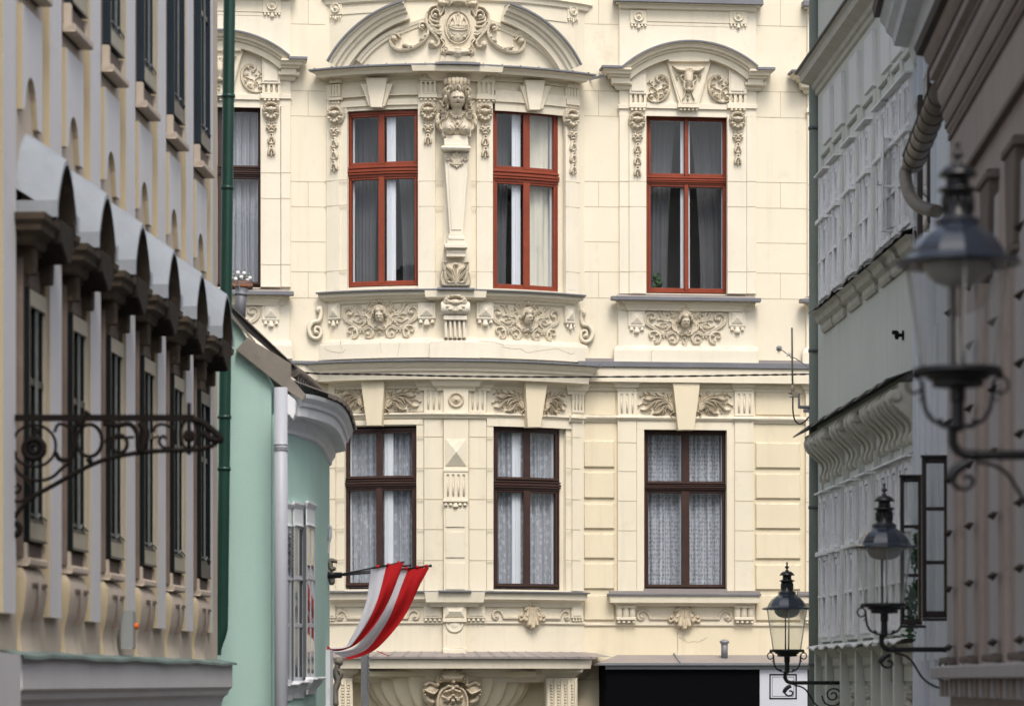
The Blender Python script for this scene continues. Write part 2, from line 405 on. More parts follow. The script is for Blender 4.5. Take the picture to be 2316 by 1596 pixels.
# ---------------------------------------------------------------- carved relief: a height field pressed out of strokes, bosses and panels
class Relief:
    def __init__(s, x0, y0, x1, y1, k, res=0.008, sym=None):
        s.k = k; s.px = res/k; s.x0 = x0-2*s.px; s.y0 = y0-2*s.px
        s.nx = int((x1-x0)/s.px)+6; s.ny = int((y1-y0)/s.px)+6; s.H = np.zeros((s.ny, s.nx)); s.sym = sym
        s.X = s.x0+np.arange(s.nx)*s.px; s.Y = s.y0+np.arange(s.ny)*s.px
    def _win(s, x, y, r):
        i0 = max(0, int((x-r-s.x0)/s.px)); i1 = min(s.nx, int((x+r-s.x0)/s.px)+2)
        j0 = max(0, int((y-r-s.y0)/s.px)); j1 = min(s.ny, int((y+r-s.y0)/s.px)+2)
        return i0, i1, j0, j1
    def _m(s, pts): return [(2*s.sym-p[0],)+tuple(p[1:]) for p in pts]
    def stroke(s, pts, r, h, base=0.0, smooth=True, mode='max', p=0.5, sym=True):
        """h in metres, r in drawing units; p<0.5 gives a flatter, fuller section"""
        if s.sym is not None and sym: s.stroke(s._m(pts), r, h, base, smooth, mode, p, False)
        q = crom(pts, 6) if smooth and len(pts) > 2 else [tuple(map(float, a)) for a in pts]
        q = np.array(q); d = np.hypot(*(q[1:]-q[:-1]).T[:2]); c = np.concatenate([[0], np.cumsum(d)]); Lh = c[-1] or 1
        n = max(2, int(Lh/(s.px*0.6))); t = np.linspace(0, Lh, n)
        xs = np.interp(t, c, q[:, 0]); ys = np.interp(t, c, q[:, 1]); tt = t/Lh
        rr = np.interp(tt, np.linspace(0, 1, len(r)), r) if isinstance(r, (list, tuple)) else np.full(n, float(r))
        hh = np.interp(tt, np.linspace(0, 1, len(h)), h) if isinstance(h, (list, tuple)) else np.full(n, float(h))
        for x, y, R_, h_ in zip(xs, ys, rr, hh):
            R_ = max(R_, s.px*0.8)
            i0, i1, j0, j1 = s._win(x, y, R_)
            if i1 <= i0 or j1 <= j0: continue
            D = ((s.X[i0:i1][None, :]-x)**2+(s.Y[j0:j1][:, None]-y)**2)/R_**2
            z = base+h_*np.clip(1-D, 0, 1)**p
            W = s.H[j0:j1, i0:i1]
            if mode == 'max': np.maximum(W, np.where(D < 1, z, 0), out=W)
            elif mode == 'cut': np.minimum(W, np.where(D < 1, np.maximum(W*0+base, W-h_*np.clip(1-D, 0, 1)**p*0.35), W), out=W)
    def groove(s, pts, r, depth, smooth=True, sym=True):
        """press a line into whatever is there"""
        if s.sym is not None and sym: s.groove(s._m(pts), r, depth, smooth, False)
        q = np.array(crom(pts, 6) if smooth and len(pts) > 2 else pts, float)
        d = np.hypot(*(q[1:]-q[:-1]).T[:2]); c = np.concatenate([[0], np.cumsum(d)]); n = max(2, int(c[-1]/(s.px*0.6)))
        t = np.linspace(0, c[-1], n); xs = np.interp(t, c, q[:, 0]); ys = np.interp(t, c, q[:, 1])
        C = np.zeros_like(s.H); r = max(r, s.px*1.1)
        for x, y in zip(xs, ys):
            i0, i1, j0, j1 = s._win(x, y, r)
            if i1 <= i0 or j1 <= j0: continue
            D = ((s.X[i0:i1][None, :]-x)**2+(s.Y[j0:j1][:, None]-y)**2)/r**2
            W = C[j0:j1, i0:i1]; np.maximum(W, depth*np.clip(1-D, 0, 1), out=W)
        s.H = np.where(s.H > 0, np.maximum(s.H-C, 0.002), s.H)
    def blob(s, x, y, rx, ry, h, base=0.0, rot=0.0, p=0.5, sym=True, mode='max'):
        if s.sym is not None and sym and abs(x-s.sym) > 1e-6: s.blob(2*s.sym-x, y, rx, ry, h, base, -rot, p, False, mode)
        R_ = max(rx, ry); i0, i1, j0, j1 = s._win(x, y, R_)
        if i1 <= i0 or j1 <= j0: return
        dx = s.X[i0:i1][None, :]-x; dy = s.Y[j0:j1][:, None]-y; a = radians(rot)
        ex = (dx*cos(a)+dy*sin(a))/rx; ey = (-dx*sin(a)+dy*cos(a))/ry; D = ex**2+ey**2
        W = s.H[j0:j1, i0:i1]
        if mode == 'max': np.maximum(W, np.where(D < 1, base+h*np.clip(1-D, 0, 1)**p, 0), out=W)
        elif mode == 'add': W += np.where(W > 0, h*np.clip(1-D, 0, 1)**p, 0); np.maximum(W, 0, out=W)
    def poly(s, pts, h, sym=True, bev=0.0, tilt=None):
        if s.sym is not None and sym: s.poly(s._m(pts), h, False)
        XX, YY = np.meshgrid(s.X, s.Y); ins = np.zeros(XX.shape, bool)
        n = len(pts)
        for i in range(n):
            x1, y1 = pts[i][:2]; x2, y2 = pts[(i+1) % n][:2]
            c = ((y1 > YY) != (y2 > YY)); xi = (x2-x1)*(YY-y1)/((y2-y1) or 1e-9)+x1
            ins ^= c & (XX < xi)
        s.H = np.where(ins, np.maximum(s.H, h), s.H)
    def put(s, mb, cx, cy, u, v, w, sx=1.0, sy=1.0, sd=1.0, flip=False, blur=0):
        """place so that drawing point (cx,cy) lands on frame point (u,v) at depth w"""
        H = s.H.copy()
        for _ in range(blur):
            G = H.copy(); G[1:-1, 1:-1] = (H[1:-1, 1:-1]*4+H[:-2, 1:-1]+H[2:, 1:-1]+H[1:-1, :-2]+H[1:-1, 2:])/8.0
            H = np.where(H > 0, G, np.where(G > 0.004, G*0.6, 0))
        mask = H > 1e-4; cell = mask[:-1, :-1] | mask[1:, :-1] | mask[:-1, 1:] | mask[1:, 1:]
        use = np.zeros(H.shape, bool); use[:-1, :-1] |= cell; use[1:, :-1] |= cell; use[:-1, 1:] |= cell; use[1:, 1:] |= cell
        idx = -np.ones(H.shape, int); idx[use] = np.arange(use.sum()); V = []; f = -1 if flip else 1
        J, I = np.nonzero(use)
        for j, i in zip(J, I):
            hh = H[j, i]; V.append((u+f*(s.X[i]-cx)*s.k*sx, v-(s.Y[j]-cy)*s.k*sy, w+(hh*sd if hh > 1e-4 else -0.012)))
        Fc = []
        J, I = np.nonzero(cell)
        for j, i in zip(J, I):
            q = (idx[j+1, i], idx[j+1, i+1], idx[j, i+1], idx[j, i]); Fc.append(tuple(int(a) for a in (q[::-1] if flip else q)))
        mb.add(V, Fc, True)
# ---------------------------------------------------------------- the carved ornaments, drawn once each
def face(R, x, y, s, base, h, turn=0.0):
    """a face in relief: s = half width of the face in drawing units"""
    R.blob(x, y, s, s*1.32, h, base, sym=False, p=0.45)
    R.blob(x+turn*s*0.3, y+s*0.85, s*0.48, s*0.48, h*0.90, base, sym=False)             # chin
    R.blob(x+turn*s*0.2, y-s*0.12, s*0.85, s*0.2, h*0.10, 0, sym=False, mode='add')      # brow
    nx = x+turn*s*0.35
    R.blob(nx, y+s*0.22, s*0.17, s*0.40, h*0.22, 0, sym=False, mode='add')
    R.blob(nx, y+s*0.48, s*0.20, s*0.14, h*0.12, 0, sym=False, mode='add')
    for q in (-1, 1):
        R.blob(nx+q*s*0.42, y+s*0.10, s*0.24, s*0.12, -h*0.20, 0, sym=False, mode='add')
        R.blob(nx+q*s*0.42, y+s*0.12, s*0.14, s*0.07, h*0.12, 0, sym=False, mode='add')
    R.blob(nx, y+s*0.74, s*0.26, s*0.06, -h*0.20, 0, sym=False, mode='add')

def rel_mask(drop=True, turn=0.0):
    R = Relief(500, 140, 1815, 835, 1.054e-3, 0.0075, sym=1157)
    R.stroke([(1157, 250), (1157, 540)], 170, 0.006, p=0.1, sym=False, smooth=False)
    path = [(655, 380), (688, 345), (668, 292), (610, 270), (550, 300), (530, 370), (565, 445), (650, 500), (740, 545), (800, 595), (900, 598), (960, 570), (1020, 600), (1042, 665), (1005, 722), (945, 722), (915, 680)]
    R.stroke(path, [16, 22, 24, 26, 28, 28, 28, 26, 26, 26, 24, 26, 28, 28, 26, 24, 18], 0.034, p=0.2)
    R.groove(path[2:-2], 7, 0.012)
    for x, y, r in ((635, 362, 40), (950, 672, 36)): R.blob(x, y, r, r, 0.055)
    R.stroke([(645, 650), (610, 640), (605, 590), (650, 560), (720, 572), (765, 625), (762, 695), (722, 732), (685, 728)], [14, 18, 20, 22, 26, 28, 26, 20, 14], 0.036)
    R.groove([(640, 585), (700, 585), (742, 630), (742, 690)], 8, 0.012)
    R.blob(692, 700, 24, 24, 0.04); R.blob(640, 645, 24, 24, 0.04); R.blob(715, 612, 22, 30, 0.045, rot=30)
    for x in (822, 876): R.blob(x, 640, 22, 24, 0.035)
    leaves = [([(930, 400), (850, 385), (785, 310), (750, 245), (690, 225)], [10, 26, 24, 18, 8]), ([(935, 390), (870, 350), (830, 290), (818, 245), (785, 222)], [10, 24, 26, 18, 8]),
              ([(930, 405), (850, 398), (785, 372), (735, 385)], [8, 18, 18, 8]), ([(950, 450), (870, 470), (810, 495), (745, 478), (690, 458)], [8, 24, 26, 20, 8]),
              ([(955, 470), (895, 495), (872, 540), (838, 553)], [8, 20, 18, 8]), ([(950, 440), (880, 432), (810, 425)], [8, 18, 10])]
    for p, r in leaves: R.stroke(p, r, 0.034); R.groove(p[1:], 6, 0.013)
    for x, y in ((885, 300), (785, 445), (915, 505), (735, 385)): R.blob(x, y, 19, 19, 0.036)
    fr = [(1120, 240), (1075, 232), (1035, 225), (1000, 188), (962, 228), (940, 265), (968, 312), (918, 345), (925, 400), (962, 432), (952, 482), (972, 532), (1022, 562), (1058, 600), (1120, 612)]
    R.stroke(fr, 14, 0.045); R.stroke([(p[0]+(1157-p[0])*0.14, p[1]+(410-p[1])*0.12) for p in fr], 22, 0.026)
    R.blob(1157, 175, 40, 42, 0.085, sym=False); R.blob(1105, 202, 28, 28, 0.07); R.blob(1157, 588, 34, 36, 0.08, sym=False); R.blob(1085, 572, 30, 30, 0.06)
    R.blob(1100, 205, 9, 9, -0.03, mode='add'); R.blob(1083, 574, 10, 10, -0.03, mode='add')
    R.blob(1157, 322, 104, 82, 0.145, sym=False)
    face(R, 1157+turn*10, 410, 72, 0.02, 0.13, turn)
    for p in ([(1150, 262), (1100, 280), (1062, 330), (1060, 370)], [(1150, 280), (1110, 310), (1092, 352)], [(1152, 268), (1130, 320), (1105, 365)], [(1066, 330), (1060, 390), (1046, 430)]):
        R.stroke(p, [22, 24, 14], [0.13, 0.12, 0.06]); R.groove(p, 5, 0.02)
    R.blob(1036, 400, 20, 18, 0.05); R.blob(1056, 462, 14, 22, 0.045)
    R.blob(1150, 655, 24, 26, 0.05, sym=False)
    if drop:
        R.blob(1152, 725, 42, 52, 0.045, sym=False); R.blob(1152, 712, 18, 20, -0.03, sym=False, mode='add')
        R.stroke([(1152, 760), (1120, 815)], [26, 12], 0.04); R.stroke([(1152, 770), (1152, 820)], [14, 10], 0.04)
    return R

def rel_shellhead():
    R = Relief(85, 560, 350, 835, 1.138e-3, 0.0065, sym=218)
    R.stroke([(108, 690), (120, 750), (165, 800), (218, 815)], 16, 0.025); R.blob(218, 720, 105, 95, 0.02, p=0.1)
    for a in (-80, -52, -24, 0): R.blob(218+90*sin(radians(a)), 640-62*cos(radians(a)), 26, 24, 0.075)
    R.stroke([(150, 665), (218, 672)], [26, 46], 0.085, smooth=False); R.blob(218, 675, 54, 50, 0.115)
    R.blob(132, 668, 36, 44, 0.085); R.blob(132, 668, 20, 24, -0.035, mode='add'); R.blob(132, 668, 9, 10, 0.04, mode='add')
    for x, y in ((140, 735), (168, 772), (218, 788)): R.stroke([(218+(x-218)*0.35, 715), (x, y)], [14, 30], [0.03, 0.085], smooth=False)
    return R
def rel_pendant(n):
    R = Relief(130, 840, 305, 1010+165*n, 1.138e-3, 0.0065, sym=218)
    R.stroke([(218, 845), (218, 900)], 9, 0.03, sym=False, smooth=False)
    R.stroke([(150, 850), (190, 870), (215, 860)], 7, 0.018)
    R.blob(180, 902, 30, 26, 0.055); R.blob(163, 935, 24, 22, 0.05); R.blob(218, 925, 20, 38, 0.055, sym=False)
    R.stroke([(218, 910), (175, 965)], [14, 12], 0.04); R.blob(218, 985, 42, 24, 0.055, sym=False)
    for i in range(n):
        y = 1000+165*i
        R.blob(218, y+48, 42, 50, 0.055, sym=False); R.blob(218, y+45, 15, 18, -0.05, sym=False, mode='add')
        R.stroke([(200, y+60), (182, y+100), (176, y+140)], [24, 22, 12], 0.05); R.stroke([(218, y+80), (218, y+135)], [10, 16], 0.035, sym=False, smooth=False)
        R.blob(184, y+138, 17, 14, 0.04)
        if i < n-1: R.blob(218, y+155, 34, 18, 0.05, sym=False)
    R.blob(218, 1003+165*n-10, 13, 17, 0.04, sym=False)
    return R
def rel_skull():
    R = Relief(880, 130, 1500, 800, 8.78e-4, 0.0065, sym=1187)
    R.blob(1187, 262, 125, 72, 0.12, sym=False); R.stroke([(1090, 245), (1010, 240), (945, 205), (893, 155)], [46, 34, 24, 9], [0.12, 0.11, 0.09, 0.06])
    R.stroke([(1187, 300), (1187, 420), (1187, 560)], [98, 88, 50], [0.13, 0.15, 0.10], sym=False); R.blob(1187, 592, 46, 56, 0.125, sym=False)
    R.stroke([(1080, 330), (1040, 350), (1062, 420), (1115, 470)], [20, 18, 18, 22], 0.08); R.blob(1072, 378, 26, 26, -0.06, mode='add')
    R.stroke([(1110, 470), (1105, 560), (1120, 600)], [26, 22, 16], 0.09); R.groove([(1130, 440), (1145, 520), (1140, 580)], 10, 0.03)
    for x in (1120, 1145, 1168): R.stroke([(x+10, 215), (x, 300)], [14, 10], [0.13, 0.12]); R.groove([(x+22, 220), (x+12, 300)], 5, 0.02)
    R.stroke([(1135, 570), (1118, 660), (1100, 720), (1075, 768)], [22, 20, 14, 7], 0.05); R.blob(1178, 700, 22, 22, 0.06, sym=False); R.blob(1178, 766, 20, 20, 0.055, sym=False)
    R.stroke([(985, 240), (955, 300), (965, 360), (985, 410)], [14, 18, 16, 6], 0.04); R.groove([(975, 270), (960, 330), (975, 390)], 5, 0.02); R.stroke([(1000, 260), (990, 310), (960, 350)], 10, 0.05)
    return R
def rel_acanthus():
    R = Relief(430, 305, 880, 855, 8.78e-4, 0.0065)
    p = [(650, 455), (612, 400), (640, 350), (715, 332), (800, 378), (850, 470), (850, 600), (800, 710), (720, 790), (620, 825), (520, 815), (458, 765), (455, 700), (505, 668), (555, 690)]
    R.stroke(p, [22, 32, 36, 38, 34, 26, 26, 24, 22, 20, 18, 15, 13, 11, 9], 0.05); R.groove(p[2:-2], 6, 0.018)
    for x, y, a, b, r in ((780, 505, 55, 30, 20), (760, 560, 48, 28, -10), (790, 620, 34, 50, 15), (715, 690, 50, 26, 25), (700, 735, 40, 25, -30), (655, 445, 36, 30, 40), (730, 385, 30, 40, 50)):
        R.blob(x, y, a, b, 0.05, rot=r); R.groove([(x-a*0.6, y), (x+a*0.6, y+8)], 5, 0.015)
    R.blob(518, 727, 45, 45, 0.06)
    for q, r in (([(640, 790), (645, 700), (618, 610), (562, 540), (505, 480), (450, 466)], [18, 14, 11, 10, 9, 7]), ([(590, 585), (540, 545), (492, 560), (488, 605)], 10), ([(628, 640), (655, 595), (705, 585)], 9), ([(625, 690), (590, 640), (560, 655)], 8),
                 ([(555, 540), (590, 505), (620, 520)], 8), ([(505, 475), (490, 420), (500, 385)], [8, 13, 5]), ([(515, 470), (545, 435)], [8, 11]), ([(620, 740), (600, 690), (580, 700)], 8)): R.stroke(q, r, 0.03)
    return R
def rel_spray():
    R = Relief(1480, 150, 2260, 715, 7.85e-4, 0.006)
    S = [([(1530, 560), (1548, 420), (1600, 290), (1640, 200)], [10, 24, 22, 12]), ([(1535, 550), (1590, 390), (1700, 275), (1820, 232), (1872, 180)], [10, 26, 28, 22, 10]),
         ([(1540, 550), (1620, 390), (1760, 300), (1900, 288), (2020, 330), (2125, 298)], [10, 24, 28, 24, 26, 10]), ([(1545, 550), (1650, 400), (1790, 345), (1910, 378), (2000, 455), (2080, 540), (2185, 530)], [10, 22, 26, 28, 28, 26, 10]),
         ([(1555, 550), (1650, 412), (1745, 400), (1835, 445), (1900, 530)], [10, 22, 28, 30, 12]), ([(1560, 560), (1640, 462), (1720, 470), (1765, 545), (1835, 602), (1935, 608)], [8, 20, 26, 26, 24, 10]),
         ([(1560, 570), (1620, 500), (1672, 522), (1690, 605)], [8, 18, 20, 10]), ([(1565, 565), (1660, 485), (1712, 545), (1755, 640)], [8, 18, 20, 8]), ([(1600, 420), (1700, 360), (1800, 345), (1870, 400), (1915, 480)], [10, 18, 20, 22, 10])]
    for i, (p, r) in enumerate(S): R.stroke(p, r, 0.040+0.004*(i % 3)); R.groove(p[1:], 6, 0.016)
    for p in ([(1860, 250), (1960, 215), (2042, 158)], [(1960, 215), (2080, 205), (2180, 240)], [(2010, 405), (2120, 392), (2215, 440)], [(2050, 215), (2100, 265)], [(2080, 210), (2140, 165)], [(1600, 260), (1560, 225)], [(1720, 240), (1700, 180), (1760, 170)], [(2100, 395), (2060, 440)], [(2150, 400), (2140, 360)]): R.stroke(p, [9, 13, 6], 0.022)
    for x, y, r in ((2190, 247, 24), (2225, 440, 24), (1980, 530, 24), (2005, 595, 18), (1560, 225, 14)): R.blob(x, y, r, r*0.9, 0.03)
    R.blob(1520, 580, 32, 28, 0.055); R.stroke([(1510, 600), (1502, 645), (1488, 668)], [16, 14, 8], 0.035); R.stroke([(1545, 590), (1585, 640), (1545, 700)], [14, 14, 12], 0.04); R.stroke([(1560, 680), (1595, 705)], 9, 0.03)
    return R
def rel_crest():
    R = Relief(680, -60, 1680, 995, 1.0e-3, 0.0075, sym=1180)
    R.poly([(890, 990), (915, 885), (1180, 885), (1180, 990)], 0.11)
    R.blob(1180, 420, 300, 430, 0.07, p=0.08, sym=False)
    R.blob(920, 190, 60, 60, -0.07, mode='add'); R.blob(930, 680, 50, 70, -0.07, mode='add')
    R.H = np.maximum(R.H, 0)
    R.stroke([(955, 20), (965, 110), (905, 250)], 12, 0.02, 0.07); R.stroke([(905, 610), (960, 680), (935, 745)], 12, 0.03, 0.06)
    el = [(1178+195*cos(a), 430+255*sin(a)) for a in np.linspace(0, 2*pi, 40)]
    R.stroke(el, 17, 0.035, 0.07, sym=False); R.blob(1178, 430, 172, 232, 0.06, 0.07, sym=False); R.groove([(1178+180*cos(a), 430+240*sin(a)) for a in np.linspace(0, 2*pi, 40)], 7, 0.02, sym=False)
    R.stroke([(1058, 452), (1110, 476), (1187, 484), (1265, 478), (1312, 464)], 15, 0.03, 0.12, sym=False); R.stroke([(1050, 420), (1110, 442), (1187, 450), (1270, 444), (1320, 432)], 11, 0.028, 0.12, sym=False)
    for x, y in ((1040, 398), (1070, 410), (1100, 402), (1130, 412), (1160, 400)): R.blob(x, y, 12, 14, 0.035, 0.115)
    R.stroke([(1188, 400), (1187, 300), (1187, 205)], [15, 12, 7], 0.035, 0.12, sym=False); R.stroke([(1172, 240), (1202, 240)], 6, 0.03, 0.12, sym=False, smooth=False)
    for q in ([(1130, 400), (1118, 340), (1095, 275)], [(1070, 400), (1060, 340), (1095, 285)], [(1165, 400), (1160, 320), (1150, 255)]): R.stroke(q, [10, 8, 7], 0.03, 0.12)
    for q in ([(1080, 515), (1120, 545), (1160, 530), (1180, 508)], [(1055, 545), (1075, 585), (1098, 580)], [(1080, 575), (1060, 600)]): R.stroke(q, 7, 0.025, 0.105)
    R.stroke([(1178, 545), (1178, 600)], [5, 12], 0.025, 0.11, sym=False, smooth=False); R.blob(1178, 615, 6, 7, 0.02, 0.1, sym=False)
    R.blob(1172, 830, 82, 98, 0.15, 0.05, sym=False); R.stroke([(1040, 820), (1172, 835)], [50, 60], 0.14, 0.03); R.blob(990, 800, 60, 66, 0.13, 0.05); R.blob(985, 800, 36, 42, -0.06, mode='add'); R.blob(985, 800, 18, 22, 0.06, mode='add')
    R.stroke([(920, 770), (925, 840), (990, 890)], 12, 0.12, 0.02); R.groove([(1110, 790), (1178, 800), (1240, 790)], 6, 0.02, sym=False); R.groove([(1110, 860), (1178, 880), (1240, 860)], 6, 0.02, sym=False)
    R.blob(1190, 30, 118, 66, 0.2, 0.03, sym=False); R.blob(1040, 48, 52, 56, 0.17, 0.03); R.blob(1040, 48, 28, 30, -0.06, mode='add'); R.blob(1040, 50, 14, 16, 0.05, mode='add'); R.blob(950, 50, 60, 52, 0.14, 0.03); R.blob(900, 30, 40, 45, 0.1, 0.03)
    R.blob(824, 238, 40, 40, 0.14); R.stroke([(845, 288), (785, 270), (768, 205), (825, 150), (885, 180), (890, 245)], [14, 18, 20, 24, 22, 14], 0.11)
    rim = [(838, 85), (760, 112), (700, 200), (680, 320), (720, 430), (790, 515), (850, 590), (888, 660), (862, 722), (805, 722)]
    R.stroke(rim, [16, 22, 24, 26, 30, 32, 28, 24, 24, 20], 0.10); R.groove(rim[2:-2], 7, 0.02)
    for q in ([(745, 250), (760, 310), (860, 342)], [(730, 320), (790, 400), (890, 405)], [(740, 390), (820, 465), (905, 490)], [(760, 430), (850, 520), (910, 530)]): R.stroke(q, [20, 28, 26], [0.09, 0.11, 0.10]); R.groove(q, 6, 0.02)
    R.blob(772, 690, 58, 66, 0.15)
    return R
def rel_tympanum():
    R = Relief(55, 355, 710, 850, 1.0e-3, 0.0075)
    p = [(600, 490), (548, 460), (562, 392), (622, 382), (676, 440), (686, 540), (640, 640), (545, 722), (400, 790), (262, 808), (150, 775), (98, 700), (88, 615), (130, 558), (195, 560), (235, 605)]
    R.stroke(p, [14, 18, 20, 22, 24, 28, 34, 38, 38, 34, 30, 30, 32, 34, 30, 18], 0.10); R.groove(p[3:-2], 8, 0.025)
    R.blob(592, 440, 42, 42, 0.12); R.blob(140, 620, 58, 62, 0.13); R.blob(150, 668, 40, 20, -0.06, mode='add')
    for x, y, a, b, r in ((345, 745, 75, 34, 25), (420, 760, 55, 26, 10), (590, 640, 62, 30, -35), (640, 585, 50, 24, -60), (300, 735, 40, 30, 60)): R.blob(x, y, a, b, 0.125, rot=r); R.groove([(x-a*.6*cos(radians(r)), y-a*.6*sin(radians(r))), (x+a*.6*cos(radians(r)), y+a*.6*sin(radians(r)))], 5, 0.02)
    return R
def rel_caryatid():
    R = Relief(360, 290, 915, 1080, 1.13e-3, 0.0055, sym=637)
    R.poly([(437, 745), (520, 700), (637, 690), (637, 1062), (458, 1062)], 0.10)
    R.blob(637, 870, 205, 250, 0.12, 0.06, p=0.35, sym=False); R.stroke([(470, 740), (560, 700), (637, 700)], [46, 56, 60], 0.17)
    R.stroke([(455, 760), (450, 860), (470, 1000)], [30, 34, 30], 0.13)
    R.blob(540, 925, 84, 98, 0.20, 0.11); R.blob(528, 945, 9, 9, 0.02, mode='add')
    R.stroke([(640, 640), (642, 745)], [74, 104], [0.24, 0.15], sym=False, smooth=False)
    for q in ([(537, 905), (575, 955), (600, 1010)], [(470, 985), (540, 1020), (600, 1000)]): R.groove(q, 7, 0.02)
    R.blob(637, 480, 150, 150, 0.24, 0.06, sym=False, p=0.4)
    face(R, 638, 520, 104, 0.15, 0.26)
    for q in ([(637, 330), (580, 325), (530, 360), (490, 420)], [(637, 345), (600, 380), (560, 400), (540, 440)], [(520, 350), (480, 400), (500, 460), (480, 510)], [(640, 320), (690, 350), (690, 410), (660, 430)], [(600, 330), (620, 380), (600, 430)],
              [(535, 400), (512, 455), (512, 510)], [(492, 480), (482, 520), (505, 565)], [(560, 330), (545, 370), (505, 395)]):
        R.stroke(q, [24, 30, 30, 18], [0.33, 0.36, 0.34, 0.28], p=0.4); R.groove(q, 6, 0.035)
    R.stroke([(640, 350), (665, 395), (670, 430)], [30, 30, 10], 0.40, sym=False); R.blob(750, 385, 16, 16, 0.38, sym=False); R.blob(735, 405, 14, 14, 0.38, sym=False); R.blob(540, 372, 14, 14, 0.38, sym=False)
    for q, r in (([(505, 545), (515, 600), (505, 650), (450, 685)], [22, 24, 24, 18]), ([(500, 590), (460, 610), (440, 560), (410, 535)], [18, 20, 18, 12]), ([(450, 690), (500, 710), (500, 770), (440, 790), (430, 820)], [22, 26, 24, 18, 10]), ([(500, 640), (470, 660), (430, 650)], [16, 18, 12])):
        R.stroke(q, r, [0.24, 0.22, 0.20, 0.18]); R.groove(q, 6, 0.03)
    for x, y, r in ((535, 690, 12), (548, 718, 15), (566, 742, 18), (590, 765, 20), (618, 782, 18)): R.blob(x, y, r, r, 0.05, 0.19)
    R.blob(650, 768, 16, 16, 0.06, 0.2, sym=False); R.blob(650, 835, 34, 40, 0.07, 0.17, sym=False)
    for q in ([(565, 828), (590, 850), (615, 885), (637, 900)], [(600, 870), (625, 850)], [(640, 900), (650, 925)]): R.stroke(q, [6, 12, 14, 10], 0.05, 0.19)
    for y in (938, 958, 978): R.blob(637, y, 12, 12, 0.05, 0.15, sym=False)
    for y in (1010, 1028): R.groove([(610, y), (637, y+10), (664, y)], 5, 0.02, sym=False)
    R.stroke([(460, 1030), (520, 1015), (590, 1048)], [22, 24, 10], 0.17); R.stroke([(450, 1000), (470, 1040)], 20, 0.16)
    R.stroke([(395, 720), (380, 780), (395, 860), (430, 930)], [34, 38, 34, 16], 0.12); R.blob(388, 830, 28, 58, 0.09, 0.06); R.groove([(375, 790), (388, 850), (405, 900)], 8, 0.03)
    return R
def rel_smallshell():
    R = Relief(995, 445, 1275, 680, 1.93e-3, 0.0075, sym=1135)
    R.blob(1135, 560, 80, 95, 0.03, p=0.15, sym=False)
    for a, b, r in (((1135, 500), (1137, 650), 24), ((1118, 505), (1095, 630), 23), ((1104, 515), (1062, 595), 20), ((1100, 500), (1070, 560), 15)): R.stroke([a, ((a[0]+b[0])/2+2, (a[1]+b[1])/2-5), b], [16, r*0.9, r], [0.075, 0.07, 0.10]); R.groove([a, b], 4, 0.02, smooth=False)
    R.stroke([(1095, 560), (1045, 580), (1015, 600), (1003, 570), (1030, 548), (1045, 565)], [18, 16, 14, 12, 10, 8], 0.05); R.blob(1025, 566, 12, 12, 0.07)
    R.stroke([(1100, 545), (1105, 510), (1075, 498), (1055, 512)], [12, 12, 11, 8], 0.06); R.blob(1066, 512, 12, 12, 0.07)
    R.blob(1135, 468, 17, 24, 0.07, sym=False); R.blob(1110, 480, 15, 17, 0.06); R.blob(1085, 488, 13, 12, 0.05)
    return R
def rel_scrollband():
    R = Relief(715, 495, 1560, 605, 1.93e-3, 0.0075, sym=1135)
    R.stroke([(1010, 578), (900, 578), (842, 578)], 13, 0.028, p=0.12); R.stroke([(842, 575), (825, 535), (785, 510), (742, 530), (738, 570), (765, 588), (788, 572)], [14, 14, 14, 13, 13, 13, 9], 0.03, p=0.2)
    R.blob(768, 565, 20, 20, 0.05)
    return R
def rel_volute():
    R = Relief(55, 410, 190, 705, 2.09e-3, 0.0075)
    R.stroke([(140, 650), (118, 640), (125, 600), (160, 610), (165, 660), (130, 690), (85, 670), (70, 610), (100, 560), (150, 545), (165, 500), (165, 440)], [10, 12, 13, 14, 15, 16, 17, 18, 18, 18, 16, 14], 0.10, p=0.25)
    R.blob(133, 640, 16, 16, 0.13); R.blob(152, 455, 28, 30, 0.11, p=0.25); R.blob(150, 455, 12, 14, 0.14)
    return R
